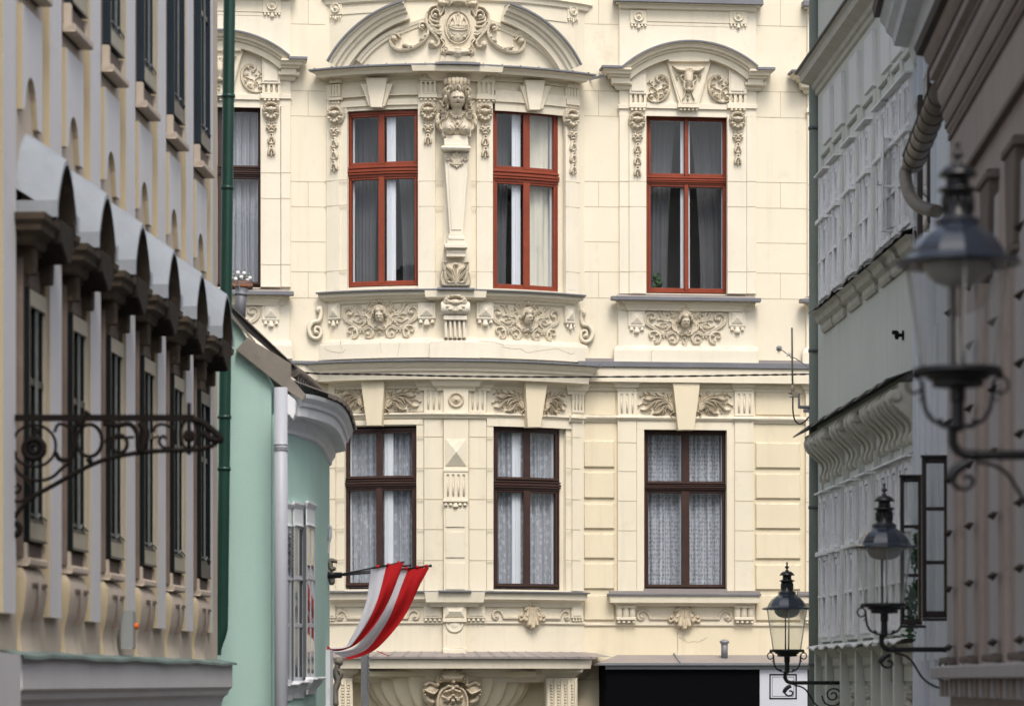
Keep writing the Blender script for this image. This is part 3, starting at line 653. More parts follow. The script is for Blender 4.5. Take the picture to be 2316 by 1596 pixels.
def rel_basinmask():
    R = Relief(835, 155, 1335, 600, 1.90e-3, 0.008, sym=1085)
    for a in (0, 22, 44, 66): R.stroke([(1085, 250), (1085-80*sin(radians(a)), 250-72*cos(radians(a)))], [20, 16], [0.2, 0.16], smooth=False)
    R.blob(1085, 180, 20, 12, 0.22, sym=False); R.stroke([(1085, 268), (1005, 268)], [42, 38], 0.22, smooth=False, p=0.4)
    R.blob(985, 276, 38, 42, 0.22); R.blob(985, 278, 22, 24, -0.08, mode='add'); R.blob(985, 280, 9, 10, 0.07, mode='add'); R.blob(1092, 304, 22, 20, 0.25, sym=False)
    R.stroke([(955, 290), (965, 330), (930, 320)], [14, 16, 10], 0.16)
    R.stroke([(960, 560), (965, 440), (1000, 370), (1085, 335)], 16, 0.16); R.blob(1085, 470, 115, 150, 0.14, p=0.2, sym=False)
    for q in ([(1085, 350), (1050, 340), (1015, 365)], [(1085, 360), (1055, 375), (1010, 395)], [(1085, 335), (1080, 390)], [(1030, 440), (1000, 430)], [(1085, 420), (1050, 440), (1010, 470)], [(1060, 430), (1030, 480)], [(1085, 430), (1075, 490)]): R.stroke(q, [12, 16, 8], [0.22, 0.25, 0.2]); R.groove(q, 5, 0.03)
    R.blob(1030, 385, 22, 18, 0.24); R.blob(1088, 415, 20, 14, 0.27, sym=False)
    R.blob(905, 370, 62, 48, 0.13); R.stroke([(860, 330), (900, 310), (950, 340)], [16, 20, 12], 0.15); R.stroke([(850, 370), (890, 390), (930, 400), (960, 370)], [10, 14, 14, 10], 0.17); R.stroke([(860, 400), (880, 450), (920, 470)], [20, 26, 26], 0.09)
    for x, y in ((848, 385), (855, 410), (862, 320), (885, 308)): R.blob(x, y, 13, 13, 0.15)
    return R
def rel_acbase():       # acanthus foot of the herm, zoom 1700,400 x1.597
    R = Relief(100, 1040, 300, 1205, 2.5e-3, 0.0065, sym=203)
    R.poly([(130, 1065), (203, 1050), (203, 1200), (115, 1200), (112, 1150)], 0.10)
    for q in ([(200, 1180), (170, 1140), (135, 1100), (128, 1052)], [(185, 1180), (150, 1170), (135, 1120)], [(203, 1190), (203, 1100), (203, 1068)], [(195, 1160), (180, 1110), (150, 1085)]): R.stroke(q, [10, 14, 13, 9], [0.14, 0.15, 0.17, 0.18]); R.groove(q, 4, 0.03)
    R.blob(168, 1165, 14, 10, -0.05, mode='add'); R.blob(136, 1054, 14, 9, 0.2); R.blob(203, 1070, 20, 10, 0.2, sym=False)
    R.stroke([(120, 1120), (116, 1160), (125, 1195)], [8, 10, 9], 0.14)
    return R
# ================================================================ CREAM BUILDING
CB = thing('cream_building', (FF.O[0], FF.O[1], -3.2), 'cream yellow stucco apartment building with curved bow window and red framed windows closing the street', 'building')
GV = -3.2; TOPV = 14.5
def P_(name, mb, m='cream', parent=None, **kw): return mb.build(name, M[m] if isinstance(m, str) else [M[q] for q in m], parent or CB, **kw)
def H(mb, x0, x1, prof, wb, lret=True, rret=True, xm=None):
    F = mb.F; d = max(p[0] for p in prof); y = prof[0][1]
    u0 = F.uv(x0, y, wb+d)[0]+(d if lret else 0); u1 = F.uv(x1, y, wb+d)[0]-(d if rret else 0)
    xm = (x0+x1)/2 if xm is None else xm
    pr = sorted([(p, F.uv(xm, yy, wb+p)[1]) for p, yy in prof], key=lambda q: q[1]) if False else [(p, F.uv(xm, yy, wb+p)[1]) for p, yy in prof]
    mb.hm(u0, u1, pr, wb, lret, rret)
def wallgrid(mb, u0, u1, v0, v1, holes, w=0.0, rev=0.18, step=None):
    us = sorted(set([u0, u1]+[h[0] for h in holes]+[h[1] for h in holes])); vs_ = sorted(set([v0, v1]+[h[2] for h in holes]+[h[3] for h in holes]))
    for a, b in zip(us[:-1], us[1:]):
        for c, d in zip(vs_[:-1], vs_[1:]):
            if any(h[0] <= (a+b)/2 <= h[1] and h[2] <= (c+d)/2 <= h[3] for h in holes): continue
            n = mb.n(a, b); V = []; Fc = []
            for i in range(n+1): u = a+(b-a)*i/n; V += [(u, c, w), (u, d, w)]
            for i in range(n): Fc.append((2*i, 2*i+2, 2*i+3, 2*i+1))
            mb.add(V, Fc)
    for a, b, c, d in holes:
        n = mb.n(a, b); L = [(a+(b-a)*i/n) for i in range(n+1)]
        for vv in (c, d):
            V = []
            for u in L: V += [(u, vv, w), (u, vv, w-rev)]
            mb.add(V, [(2*i, 2*i+2, 2*i+3, 2*i+1) for i in range(n)])
        for uu in (a, b): mb.add([(uu, c, w), (uu, d, w), (uu, d, w-rev), (uu, c, w-rev)], [(0, 1, 2, 3)])
def hole(F, x0, x1, y0, y1, w=0.0):
    a = F.uv(x0, y1, w); b = F.uv(x1, y0, w); return (a[0], b[0], a[1], b[1])
def jl(mb, x0, x1, y, w, x=None, t=0.011):
    """scored horizontal joint"""
    F = mb.F; u0, v = F.uv(x0, y, w); u1, _ = F.uv(x1, y, w); mb.box(u0, u1, v-t/2, v+t/2, w-0.004, w+0.0025)
def jv(mb, x, y0, y1, w, t=0.009):
    F = mb.F; u, v0 = F.uv(x, y1, w); _, v1 = F.uv(x, y0, w); mb.box(u-t/2, u+t/2, v0, v1, w-0.004, w+0.0025)
def guttae(mb, x0, x1, y0, y1, n, w, big=None):
    F = mb.F
    for i in range(n):
        x = x0+(x1-x0)*(i+0.5)/n; yb = y1
        r = (x1-x0)/n*0.36/140
        if big == i: yb = y1+(y1-y0)*0.7; r *= 1.5
        u, v1 = F.uv(x, y0, w); _, v0 = F.uv(x, yb, w); h = v1-v0
        mb.lathe((u, v0, w+0.012), [(0.0, 0), (r*0.8, 0), (r*1.05, h*0.15), (r, h*0.35), (r*0.55, h)], 'v', 10)
def flutes(mb, x0, x1, y0, y1, n, wb, wf, top=0.35):
    """panel with n sunk round-headed flutes"""
    F = mb.F; u0, v0 = F.uv(x0, y1, wf); u1, v1 = F.uv(x1, y0, wf)
    W = (u1-u0)/(n*2+1.0); e = (v1-v0)*0.10
    mb.box(u0, u1, v0, v0+e, wb, wf); mb.box(u0, u1, v1-e*0.8, v1, wb, wf)
    for i in range(n+1):
        a = u0+W*2*i-(0 if i == 0 else W*0.0); mb.box(a, a+W, v0+e, v1-e*0.8, wb, wf)
    for i in range(n):
        c = u0+W*(2*i+1.5)
        for q in (-1, 1):      # rounded heads
            mb.prism([(c+q*W/2, v1-e*0.8), (c+q*W/2, v1-e*0.8-W*0.5), (c+q*W*0.42, v1-e*0.8-W*0.25), (c+q*W*0.22, v1-e*0.8-W*0.07), (c, v1-e*0.8)], wb, wf-0.001)
        mb.lathe((c, v0+e, wb+0.004), [(W*0.30, 0), (W*0.30, (v1-v0)*0.55), (W*0.0, (v1-v0)*0.55+W*0.3)], 'v', 8)
def pyramid(mb, x0, x1, y0, y1, wb, wf, b=0.006, flat=0.0):
    F = mb.F; u0, v0 = F.uv(x0, y1, wb); u1, v1 = F.uv(x1, y0, wb); c = ((u0+u1)/2, (v0+v1)/2)
    e = 0.012; V = [(u0, v0, wb), (u1, v0, wb), (u1, v1, wb), (u0, v1, wb), (u0, v0, wb+e), (u1, v0, wb+e), (u1, v1, wb+e), (u0, v1, wb+e)]
    fx = (u1-u0)*flat*0.5; V += [(c[0]-fx, c[1], wf), (c[0]+fx, c[1], wf)]
    mb.add(V, [(0, 1, 5, 4), (1, 2, 6, 5), (2, 3, 7, 6), (3, 0, 4, 7), (4, 5, 9, 8), (5, 6, 9), (6, 7, 8, 9), (7, 4, 8)])
def roundel(mb, x, y, r, w):
    u, v = mb.F.uv(x, y, w); r = r/140
    mb.lathe((u, v, w), [(r, -0.01), (r, 0.012), (r*0.95, 0.028), (r*0.78, 0.028), (r*0.72, 0.008), (r*0.55, 0.006), (r*0.42, 0.022), (r*0.25, 0.030), (r*0.17, 0.034), (r*0.12, 0.055), (0.001, 0.06)], 'w', 24)

def window(F, x0, x1, y0, y1, ta, tb, ma, mb_, m, wf, lace=None, du=0.0, inner=True, hood=False, label=None, ioff=0.0):
    W = MB(F, du); u0, v0 = F.uv(x0, y1, wf); u1, v1 = F.uv(x1, y0, wf); t0 = F.uv(x0, tb, wf)[1]; t1 = F.uv(x0, ta, wf)[1]
    m0 = F.uv(ma, y0, wf)[0]; m1 = F.uv(mb_, y0, wf)[0]; B = 0.034; D = 0.07
    W.box(u0, u0+B, v0, v1, wf-D, wf, 0.005); W.box(u1-B, u1, v0, v1, wf-D, wf, 0.005); W.box(u0, u1, v1-B*1.3, v1, wf-D, wf-0.001, 0.005); W.box(u0, u1, v0, v0+B, wf-D, wf-0.001, 0.004)
    tm = (t0+t1)/2; th = (t1-t0)
    W.box(u0, u1, t0, t1, wf-D, wf+0.003, 0.004)
    for k, (a, b, d) in enumerate(((0.72, 0.86, 0.028), (0.42, 0.62, 0.04), (0.22, 0.38, 0.03))): W.box(u0-0.01, u1+0.01, t0+th*a, t0+th*b, wf, wf+d, 0.005)
    wino = W.build('window', m, CB, **({'label': label} if label else {}))
    S = MB(F, du); G = MB(F, du); sb = 0.036
    for a, b in ((u0+B, (m0+m1)/2-0.002), ((m0+m1)/2+0.002, u1-B)):
        for c, d in ((v0+B, t0), (t1, v1-B*1.3)):
            S.box(a, a+sb, c, d, wf-D, wf-0.010, 0.005); S.box(b-sb, b, c, d, wf-D, wf-0.010, 0.005); S.box(a+sb, b-sb, c, c+sb*1.2, wf-D, wf-0.011, 0.005); S.box(a+sb, b-sb, d-sb, d, wf-D, wf-0.011, 0.005)
            n = G.n(a, b)
            for i in range(n):
                p, q = a+sb+(b-a-2*sb)*i/n, a+sb+(b-a-2*sb)*(i+1)/n
                G.add([(p, c+sb, wf-0.045), (q, c+sb, wf-0.045), (q, d-sb, wf-0.045), (p, d-sb, wf-0.045)], [(0, 1, 2, 3)])
            if hood: S.box(a, b, c-0.004, c+0.022, wf-0.01, wf+0.035, 0.006)
    for c, d in ((v0+B, t0), (t1, v1-B*1.3)): S.box(m0+0.004, m1-0.004, c, d, wf-0.02, wf+0.006, 0.006)
    S.build('sash', m, wino); G.build('pane', M['glass'], wino)
    if inner:
        I = MB(F, du); wi = wf-0.115; e = 0.075; um = (u0+u1)/2+ioff
        for a, b in ((u0, um-0.003), (um+0.003, u1)):
            for c, d in ((v0, tm-0.03), (tm+0.03, v1)):
                I.box(a, a+e, c, d, wi-0.03, wi, 0.004); I.box(b-e, b, c, d, wi-0.03, wi, 0.004); I.box(a, b, c, c+e, wi-0.031, wi-0.001); I.box(a, b, d-e, d, wi-0.031, wi-0.001)
        I.box(um-0.02, um+0.02, v0, v1, wi, wi+0.012, 0.003); I.box(u0, u1, tm-0.03, tm+0.03, wi-0.03, wi-0.002)
        I.build('inner_casement', M['white'], wino)
    if lace:
        C = MB(F, du); wc = wf-0.19; nu = 90; ph = random.random()*6
        for a, b in ((u0+0.03, (u0+u1)/2-0.01), ((u0+u1)/2+0.01, u1-0.03)):
            rows = []; uvs = []
            for j in range(9):
                v = v0+(v1-v0)*j/8; row = []; uu = []; acc = 0.0; pw = None
                for i in range(nu):
                    t = i/(nu-1); w = wc-0.01+0.030*sin(t*26+ph+0.9*sin(t*7+j*0.15))+0.016*sin(t*61+2+j*0.1); u = a+(b-a)*t+0.01*sin(j*0.7+t*12)*(1-j/8)
                    if pw is not None: acc += hypot(u-pw[0], w-pw[1])
                    pw = (u, w); row.append((u, v, w)); uu.append((acc, v))
                rows.append(row); uvs.append(uu)
            C.grid(rows, True, uvs); ph += 2
        C.build('curtain', M[lace], wino)
    if not lace:
        D_ = MB(F, du)
        for t0_, t1_, wd in ((0.0, 0.30, 0.34), (0.72, 1.02, 0.42)):
            rows = []
            for j in range(8):
                k = j/7; e_ = (0.10*k*k if t0_ < 0.5 else -0.14*k*k)
                rows.append([(u0+(u1-u0)*(t0_+(t1_-t0_)*i/24*(1.0 if t0_ > 0.5 else 1.0)+(e_*i/24 if t0_ < 0.5 else e_*(1-i/24))), v0+(v1-v0)*k, wf-wd+0.018*sin(i*1.5+k*2)+0.012*sin(i*0.7)) for i in range(25)])
            D_.grid(rows)
        D_.build('curtain', M['reflection_drape'], wino)  # drapes made up to give the panes the greys of reflections
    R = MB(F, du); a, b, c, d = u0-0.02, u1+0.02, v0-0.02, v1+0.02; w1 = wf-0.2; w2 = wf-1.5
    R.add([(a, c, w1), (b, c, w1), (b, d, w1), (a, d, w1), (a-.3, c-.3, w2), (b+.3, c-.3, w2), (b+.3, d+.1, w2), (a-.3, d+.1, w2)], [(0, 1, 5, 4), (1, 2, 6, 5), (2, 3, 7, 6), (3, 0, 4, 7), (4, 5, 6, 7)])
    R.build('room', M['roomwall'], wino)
    return wino

REL = {}
def rel(k, f, *a):
    if k not in REL: REL[k] = f(*a)
    return REL[k]
def orn(name, R, F, c, xy, w, du=0.0, m='orn', sx=1.0, sy=1.0, sd=1.0, flip=False):
    mb = MB(F, du); u, v = F.uv(xy[0], xy[1], w+0.55*float(R.H.max())*abs(sd)); R.put(mb, c[0], c[1], u, v, w, sx, sy, sd, flip); return P_(name, mb, m)

# ---- the plain walls
uR = FF.uv(1556, 600)[0]; uL = FF.uv(499, 600)[0]; DUL = uL-uR; uRR = FF.uv(1979, 600)[0]; DUR = uRR-uR
BH = 2.07; bs = BF.R*math.asin(BH/BF.R)
h2 = hole(FF, 1462, 1645, 261, 663); h1 = hole(FF, 1457, 1644, 971, 1335)
Wl = MB(FF)
def sh(h, d): return (h[0]+d, h[1]+d, h[2], h[3])
VS = FF.uv(1556, 826, 0)[1]
wallgrid(Wl, BH-0.05, uR+6.2, VS, TOPV, [h2]); wallgrid(Wl, uL-3.0, -BH+0.05, VS, TOPV, [sh(h2, DUL)])
Wl2 = MB(FF); wallgrid(Wl2, BH-0.05, uR+6.2, GV, VS, [h1]); wallgrid(Wl2, uL-3.0, -BH+0.05, GV, VS, []); P_('wall', Wl2, 'yellow')
Wl.add([(uR+6.2, GV, 0), (uR+6.2, GV, -9), (uR+6.2, TOPV, -9), (uR+6.2, TOPV, 0), (uL-3, GV, 0), (uL-3, GV, -9), (uL-3, TOPV, -9), (uL-3, TOPV, 0)], [(0, 1, 2, 3), (4, 5, 6, 7), (3, 2, 6, 7), (1, 2, 6, 5)])
P_('wall', Wl, 'cream')
Rf = MB(FF); Rf.box(uL-3.3, uR+6.5, TOPV-0.1, TOPV+0.3, -9.3, 0.6); P_('roof', Rf, 'slab')
vled = BF.uv(1035, 1478, 0)[1]
b2l = hole(BF, 785, 948, 246, 651); b2r = hole(BF, 1115, 1279, 248, 652); b1l = hole(BF, 779, 942, 962, 1332); b1r = hole(BF, 1116, 1280, 966, 1332)
Wb = MB(BF); wallgrid(Wb, -bs, bs, vled-0.02, TOPV-0.2, [b2l, b2r, b1l, b1r])
Wb.build('bow_wall', M['cream'], CB, label='curved bow front projecting from the cream facade')

# ---- joints scored in the flat wall
J = MB(FF)
for a, b in ((650, 736), (1312, 1400)):
    for y in (54, 205, 262, 410, 467, 546, 614, 673): jl(J, a, b, y*1.0, 0)
for y in (58, 207, 265, 412, 470, 549, 617, 675): jl(J, 1711, 1880, y, 0)
for x, rg in ((697, ((0, 54), (205, 262), (410, 467), (614, 673))), (1354, ((0, 54), (205, 262), (410, 467), (614, 673))), (1765, ((0, 58), (207, 265), (412, 470), (617, 675)))):
    for y0, y1 in rg: jv(J, x, y0, y1, 0)
jv(J, 1532, 1428, 1480, 0); 
P_('scored_joints', J, 'joint')
Jb = MB(BF)
for a, b in ((735, 785), (947, 1003), (1066, 1115), (1279, 1312)):
    for y in (262, 410, 467, 614): jl(Jb, a, b, y, 0.052)
for a, b in ((742, 779), (942, 1003), (1060, 1116), (1280, 1312)):
    for y in (987, 1058, 1128, 1196, 1266): jl(Jb, a, b, y, 0.052)
P_('scored_bow_joints', Jb, 'joint')

# ---- one flat window bay, upper floor and lower floor
def flat_bay(du, full=True, n1=3, n2=2):
    F = FF
    def A(name, m='cream'):
        mb = MB(F, du); return mb, (lambda **k: P_(name, mb, m, **k))
    # raised surround
    s, e = A('window_surround', 'pale')
    for x0, x1 in ((1401, 1423), (1689, 1710)): s.pbox(x0, x1, 150, 664, 0, 0.05, 0.004)
    s.pbox(1401, 1462, -60, 262, 0, 0.052); s.pbox(1645, 1710, -60, 262, 0, 0.052); s.pbox(1462, 1645, 40, 262, 0, 0.052); s.pbox(1462, 1645, -60, 39, 0, 0.02)
    for x0, x1 in ((1423, 1462), (1645, 1689)): s.pbox(x0, x1, 262, 664, 0, 0.085, 0.006)
    s.pbox(1432, 1455, 296, 662, 0.085, 0.088)
    for a, b in ((1401, 1423), (1689, 1710)): s.pbox(a-3, b+3, 236, 246, 0.05, 0.085, 0.008)
    s.pbox(1423, 1462, 234, 243.5, 0.05, 0.125, 0.006); s.pbox(1645, 1689, 235, 245, 0.05, 0.125, 0.006); s.pbox(1462, 1645, 236, 245, 0.05, 0.085, 0.006)
    for x0, x1 in ((1424, 1462), (1649, 1689)):
        s.pbox(x0, x1, 150, 212, 0.052, 0.12, 0.004); s.pbox(x0+4, x1-5, 168, 206, 0.12, 0.135, 0.004)
        guttae(s, x0+1, x1-1, 244, 250.5, 4, 0.088)
    e()
    j, ej = A('surround_joints', 'joint')
    for y in (410, 467, 614):
        for a, b in ((1423, 1462), (1645, 1689)): jl(j, a, b, y, 0.086)
        for a, b in ((1401, 1423), (1689, 1710)): jl(j, a, b, y, 0.051)
    ej()
    for x0, x1 in ((1424, 1462), (1649, 1689)):
        f, ef = A('fluted_block'); flutes(f, x0, x1, 212, 234, 3, 0.052, 0.1); ef()
    # floor above: sill cornice with roundels
    c, ec = A('sill_cornice')
    H(c, 1393, 1724, [(0.04, 23.5), (0.07, 21), (0.08, 12), (0.13, 10), (0.15, 2), (0.15, 0), (0.02, -1)], 0.05)
    for x0, x1 in ((1425.6, 1463.3), (1650, 1689.5)):
        c.pbox(x0, x1, 24, 54, 0.05, 0.085, 0.004); roundel(c, (x0+x1)/2, 38, 12, 0.085); guttae(c, x0, x1, 54.5, 61, 5, 0.06, big=2)
    c.pbox(1463, 1650, 24, 49, 0.05, 0.066, 0.003); c.pbox(1463, 1650, 55, 57, 0.05, 0.058)
    ec()
    z, ez = A('sill_flashing', 'zinc'); z.pbox(1391, 1727, -2, 2.5, 0.03, 0.235, 0.003); ez()
    # arched pediment
    w = 0.36; cx, R0 = 1561.0, 230.8; yc = 93+R0
    a0 = math.asin(153/R0); arc = [(cx+R0*sin(t), yc-R0*cos(t)) for t in np.linspace(-a0, a0, 34)]
    pu = [F.uv(x, y, w) for x, y in arc]
    pr = [(0, 0.05), (0, w), (-0.030, w), (-0.045, w-0.04), (-0.085, w-0.055), (-0.09, w-0.10), (-0.125, w-0.11), (-0.135, w-0.15), (-0.225, w-0.16), (-0.225, 0.05)]
    p, ep = A('arched_pediment'); p.sweep(pu, pr)
    cp = [(d, o) for o, d in reversed(pr[1:-1])]
    for x0, x1, yy in ((1366, 1424, 152), (1699, 1750, 156)):
        v = F.uv(x0, yy, w)[1]; prof = [(max(d-0.05, 0.0), v+o) for d, o in cp]
        dm = w-0.05; u0 = F.uv(x0, yy, w)[0]+dm; u1 = F.uv(x1, yy, w)[0]-dm
        if x0 < 1500: u0 = F.uv(x0, yy, w)[0]+dm; u1 = F.uv(1425, yy, 0.2)[0]
        else: u0 = F.uv(1692, yy, 0.2)[0]; u1 = F.uv(1751, yy, w)[0]-dm
        if u1-u0 < 0.02: u1 = u0+0.02
        # shallower depth of return keeps the ear within its photographed width
        p.hm(u0, u1, prof, 0.05, x0 < 1500, x0 > 1500)
    H(p, 1384, 1430, [(0.03, 204), (0.06, 200), (0.07, 194), (0.12, 191), (0.13, 184)], 0.05, True, False)
    H(p, 1686, 1733, [(0.03, 206), (0.06, 202), (0.07, 196), (0.12, 193), (0.13, 186)], 0.05, False, True)
    ep()
    z, ez = A('pediment_flashing', 'zinc')
    z.sweep(pu, [(0.001, 0.05), (0.001, w+0.015), (-0.012, w+0.02), (-0.012, w+0.03), (0.014, w+0.03), (0.02, 0.05)])
    z.pbox(1362, 1409, 148.5, 152.5, 0.04, w+0.03); z.pbox(1713, 1754, 152.5, 157, 0.04, w+0.03); ez()
    # tympanum wedge, mouldings
    k, ek = A('keystone')
    k.pprism([(1506, 130), (1611, 130), (1581, 237), (1536, 237)], 0.052, 0.13, 0.005)
    k.pprism([(1513, 150), (1605, 150), (1577, 234), (1541, 234)], 0.13, 0.142, 0.004)
    k.pprism([(1508, 125), (1609, 125), (1604, 140), (1514, 140)], 0.13, 0.20, 0.01)
    H(k, 1533.5, 1582, [(0.08, 244), (0.10, 243), (0.10, 235)], 0.052)
    guttae(k, 1535, 1580, 244.5, 250.5, 5, 0.10); ek()
    if full:
        orn('bull_skull', rel('skull', rel_skull), F, (1187, 460), (1558.5, 186), 0.142, du)
        for cxx, fl in ((1490, False), (1628, True)): orn('acanthus_scroll', rel('ac', rel_acanthus), F, (655, 580), (cxx, 201), 0.052, du, flip=fl, sd=1.5)
    for i, (x, n_) in enumerate(((1442.5, n1), (1669.5, n2))):
        orn('shell_head', rel('sh', rel_shellhead), F, (218, 690), (x, 272), 0.085, du, sd=1.35)
        orn('bellflower_drop', rel('pd%d' % n_, rel_pendant, n_), F, (218, 850), (x, 297), 0.085, du, m='orn', sd=1.4)
    # window sill with cornice, apron
    s, e = A('window_sill')
    H(s, 1388, 1718, [(0.02, 703), (0.035, 698), (0.05, 693), (0.055, 688), (0.09, 686), (0.10, 682), (0.15, 677)], 0.05)
    H(s, 1402, 1704, [(0.06, 703), (0.07, 698), (0.09, 693), (0.095, 688), (0.14, 685), (0.15, 681), (0.20, 676), (0.20, 674)], 0.05)
    e()
    z, ez = A('sill_flashing', 'zinc'); z.pbox(1384, 1722, 673.8, 677, 0.1, 0.275, 0.003); ez()
    z, ez = A('sill_slope', 'slab'); a_, v_ = F.uv(1385, 674.2, 0.27); b__, _ = F.uv(1721, 674.2, 0.27); v2_ = F.uv(1553, 663, -0.15)[1]; v3_ = F.uv(1553, 667.5, 0.04)[1]
    z.add([(a_, v_, 0.27), (b__, v_, 0.27), (b__-.12, v3_, 0.04), (a_+.12, v3_, 0.04)], [(0, 1, 2, 3)]); c_, _ = F.uv(1461, 664, 0.0); d_, _ = F.uv(1646, 664, 0.0)
    z.add([(c_, v3_, 0.06), (d_, v3_, 0.06), (d_, v2_, -0.16), (c_, v2_, -0.16)], [(0, 1, 2, 3)]); ez()
    a, ea = A('apron', 'pale')
    a.pbox(1398, 1708, 676, 783, 0, 0.052, 0.004)
    H(a, 1389, 1716, [(0.075, 822), (0.075, 794), (0.06, 788), (0.03, 785), (0.0, 782)], 0.05)
    H(a, 1474, 1714, [(0.10, 822), (0.10, 793), (0.08, 787), (0.05, 784), (0.0, 782)], 0.05, True, False)
    for x0, x1 in ((1421, 1459), (1648.6, 1686)):
        a.pbox(x0, x1, 701, 737, 0.05, 0.085, 0.003); pyramid(a, x0+6, x1-6, 706, 731, 0.085, 0.13); a.pbox(x0+2, x1-2, 737, 740, 0.05, 0.075)
        guttae(a, x0+1, x1-1, 740, 748, 3, 0.055, big=1)
    ea()
    if full: orn('child_mask_cartouche', rel('mask', rel_mask), F, (1157, 480), (1552, 737), 0.052, du, sd=1.3)
    if full: window(F, 1462.5, 1645, 264, 661, 397, 416, 1547.5, 1558, M['red'], -0.10, None, du, label='red framed window to the right of the bow', ioff=-0.012)
    # ------ lower floor
    s, e = A('pilaster', 'cream')
    for x0, x1 in ((1397, 1440), (1662, 1705)):
        s.pbox(x0, x1, 866, 1336, 0, 0.06, 0.005)
        H(s, x0-12, x1+12, [(0.03, 886), (0.05, 884), (0.055, 877), (0.09, 875), (0.10, 869), (0.14, 864)], 0.02)
    s.pbox(1440, 1457, 955, 1336, 0, 0.03, 0.004); s.pbox(1644, 1662, 955, 1336, 0, 0.03, 0.004); s.pbox(1440, 1662, 955, 971, 0, 0.031, 0.004)
    s.pbox(1440, 1662, 884, 940, 0, 0.02); e()
    j, ej = A('pilaster_joints', 'joint')
    for y in (1000, 1065, 1132, 1199, 1267):
        for p0, p1 in ((1397, 1440), (1662, 1705)): jl(j, p0, p1, y, 0.061)
    ej()
    for x0, x1 in ((1397, 1440), (1662, 1705)):
        f, ef = A('fluted_capital'); flutes(f, x0, x1, 886, 940, 3, 0.06, 0.075); ef()
    for cxx, fl in ((1485, True), (1618, False)):
        if full: orn('leaf_spray', rel('spray', rel_spray), F, (1870, 430), (cxx, 915), 0.02, du, flip=fl, sx=1.03, sd=1.7, m='orn2')
    k, ek = A('keystone', 'yellow'); k.pprism([(1522, 862), (1584, 862), (1570, 972), (1534, 972)], 0, 0.17, 0.005); ek()
    if full: window(F, 1457.5, 1644, 973, 1331, 1093, 1109, 1540.5, 1560, M['brown'], -0.12, 'lace_scallop', du, hood=True, label='dark brown framed window with scalloped lace curtains')
    s, e = A('window_sill')
    H(s, 1380, 1719, [(0.10, 1370), (0.12, 1364), (0.20, 1362), (0.21, 1346)], 0.0)
    s.pbox(1392, 1708, 1362, 1410, 0, 0.02)
    for x0, x1 in ((1394, 1438.6), (1661.5, 1706)):
        u0, v0 = F.uv(x0, 1400, 0.1); u1, v1 = F.uv(x1, 1371, 0.1); n = 3; ww = (u1-u0)/n
        for i in range(n):
            s.lathe((u0+ww*(i+.5), (v0+v1)/2+0.02, 0.05), [(ww*0.30, -0.12), (ww*0.5, -0.09), (ww*0.5, 0.09), (ww*0.3, 0.12)], 'v', 14, sx=1.0)
        s.box(u0, u1, v0-0.01, v0+0.04, 0, 0.11, 0.008); s.box(u0, u1, v1-0.02, v1+0.02, 0, 0.12, 0.008)
        guttae(s, x0, x1, 1401.5, 1408, 4, 0.06)
    e()
    z, ez = A('sill_flashing', 'zinc'); z.pbox(1377, 1722, 1342, 1345.5, 0, 0.235, 0.003); ez()
    z, ez = A('sill_slope', 'slab'); z.pbox(1379, 1720, 1336.5, 1342, 0, 0.07); z.pbox(1457, 1644, 1331, 1341, -0.2, 0.072); ez()
    if full:
        orn('shell_ornament', rel('shell', rel_smallshell), F, (1135, 560), (1548.5, 1394), 0.03, du, m='orn2'); orn('scroll_band', rel('sband', rel_scrollband), F, (1135, 560), (1548.5, 1393), 0.02, du)
flat_bay(0.0); flat_bay(DUR, full=False)
# the left bay: same pattern, its window dark brown with a gridded curtain
def left_bay():
    flat_bay(DUL, full=False)
    w = window(FF, 1462.5, 1645, 264, 661, 397, 416, 1547.5, 1558, M['brown'], -0.10, 'lace_grid', DUL, hood=True, label='dark brown framed window behind the green drainpipe')
    orn('bull_skull', rel('skull', rel_skull), FF, (1187, 460), (1558.5, 186), 0.142, DUL)
    for cxx, fl in ((1490, False), (1628, True)): orn('acanthus_scroll', rel('ac', rel_acanthus), FF, (655, 580), (cxx, 201), 0.052, DUL, flip=fl)
    orn('child_mask_cartouche', rel('mask', rel_mask), FF, (1157, 480), (1552, 737), 0.052, DUL)
left_bay()

# ---- rusticated blocks of the lower floor
Ru = MB(FF)
ysR = [(1001, 1058), (1071, 1127), (1138, 1195), (1206, 1263), (1276, 1333), (1345, 1403)]
for y0, y1 in ysR: Ru.pbox(1709, 1811, y0, y1, 0, 0.035, 0.018)
ysL = [(996, 1056), (1067, 1126), (1138, 1195), (1206, 1262), (1273, 1331), (1345, 1402)]
for y0, y1 in ysL: Ru.pbox(1320, 1390, y0, y1, 0, 0.035, 0.018)
for y0, y1 in ((1535, 1600),): Ru.pbox(1305, 1372, y0, y1, 0, 0.03, 0.015)
Ru.pbox(1709, 1811, 887, 938, 0, 0.02, 0.01); Ru.pbox(1322, 1392, 887, 938, 0, 0.02, 0.01)
P_('rusticated_block', Ru, 'yellow')
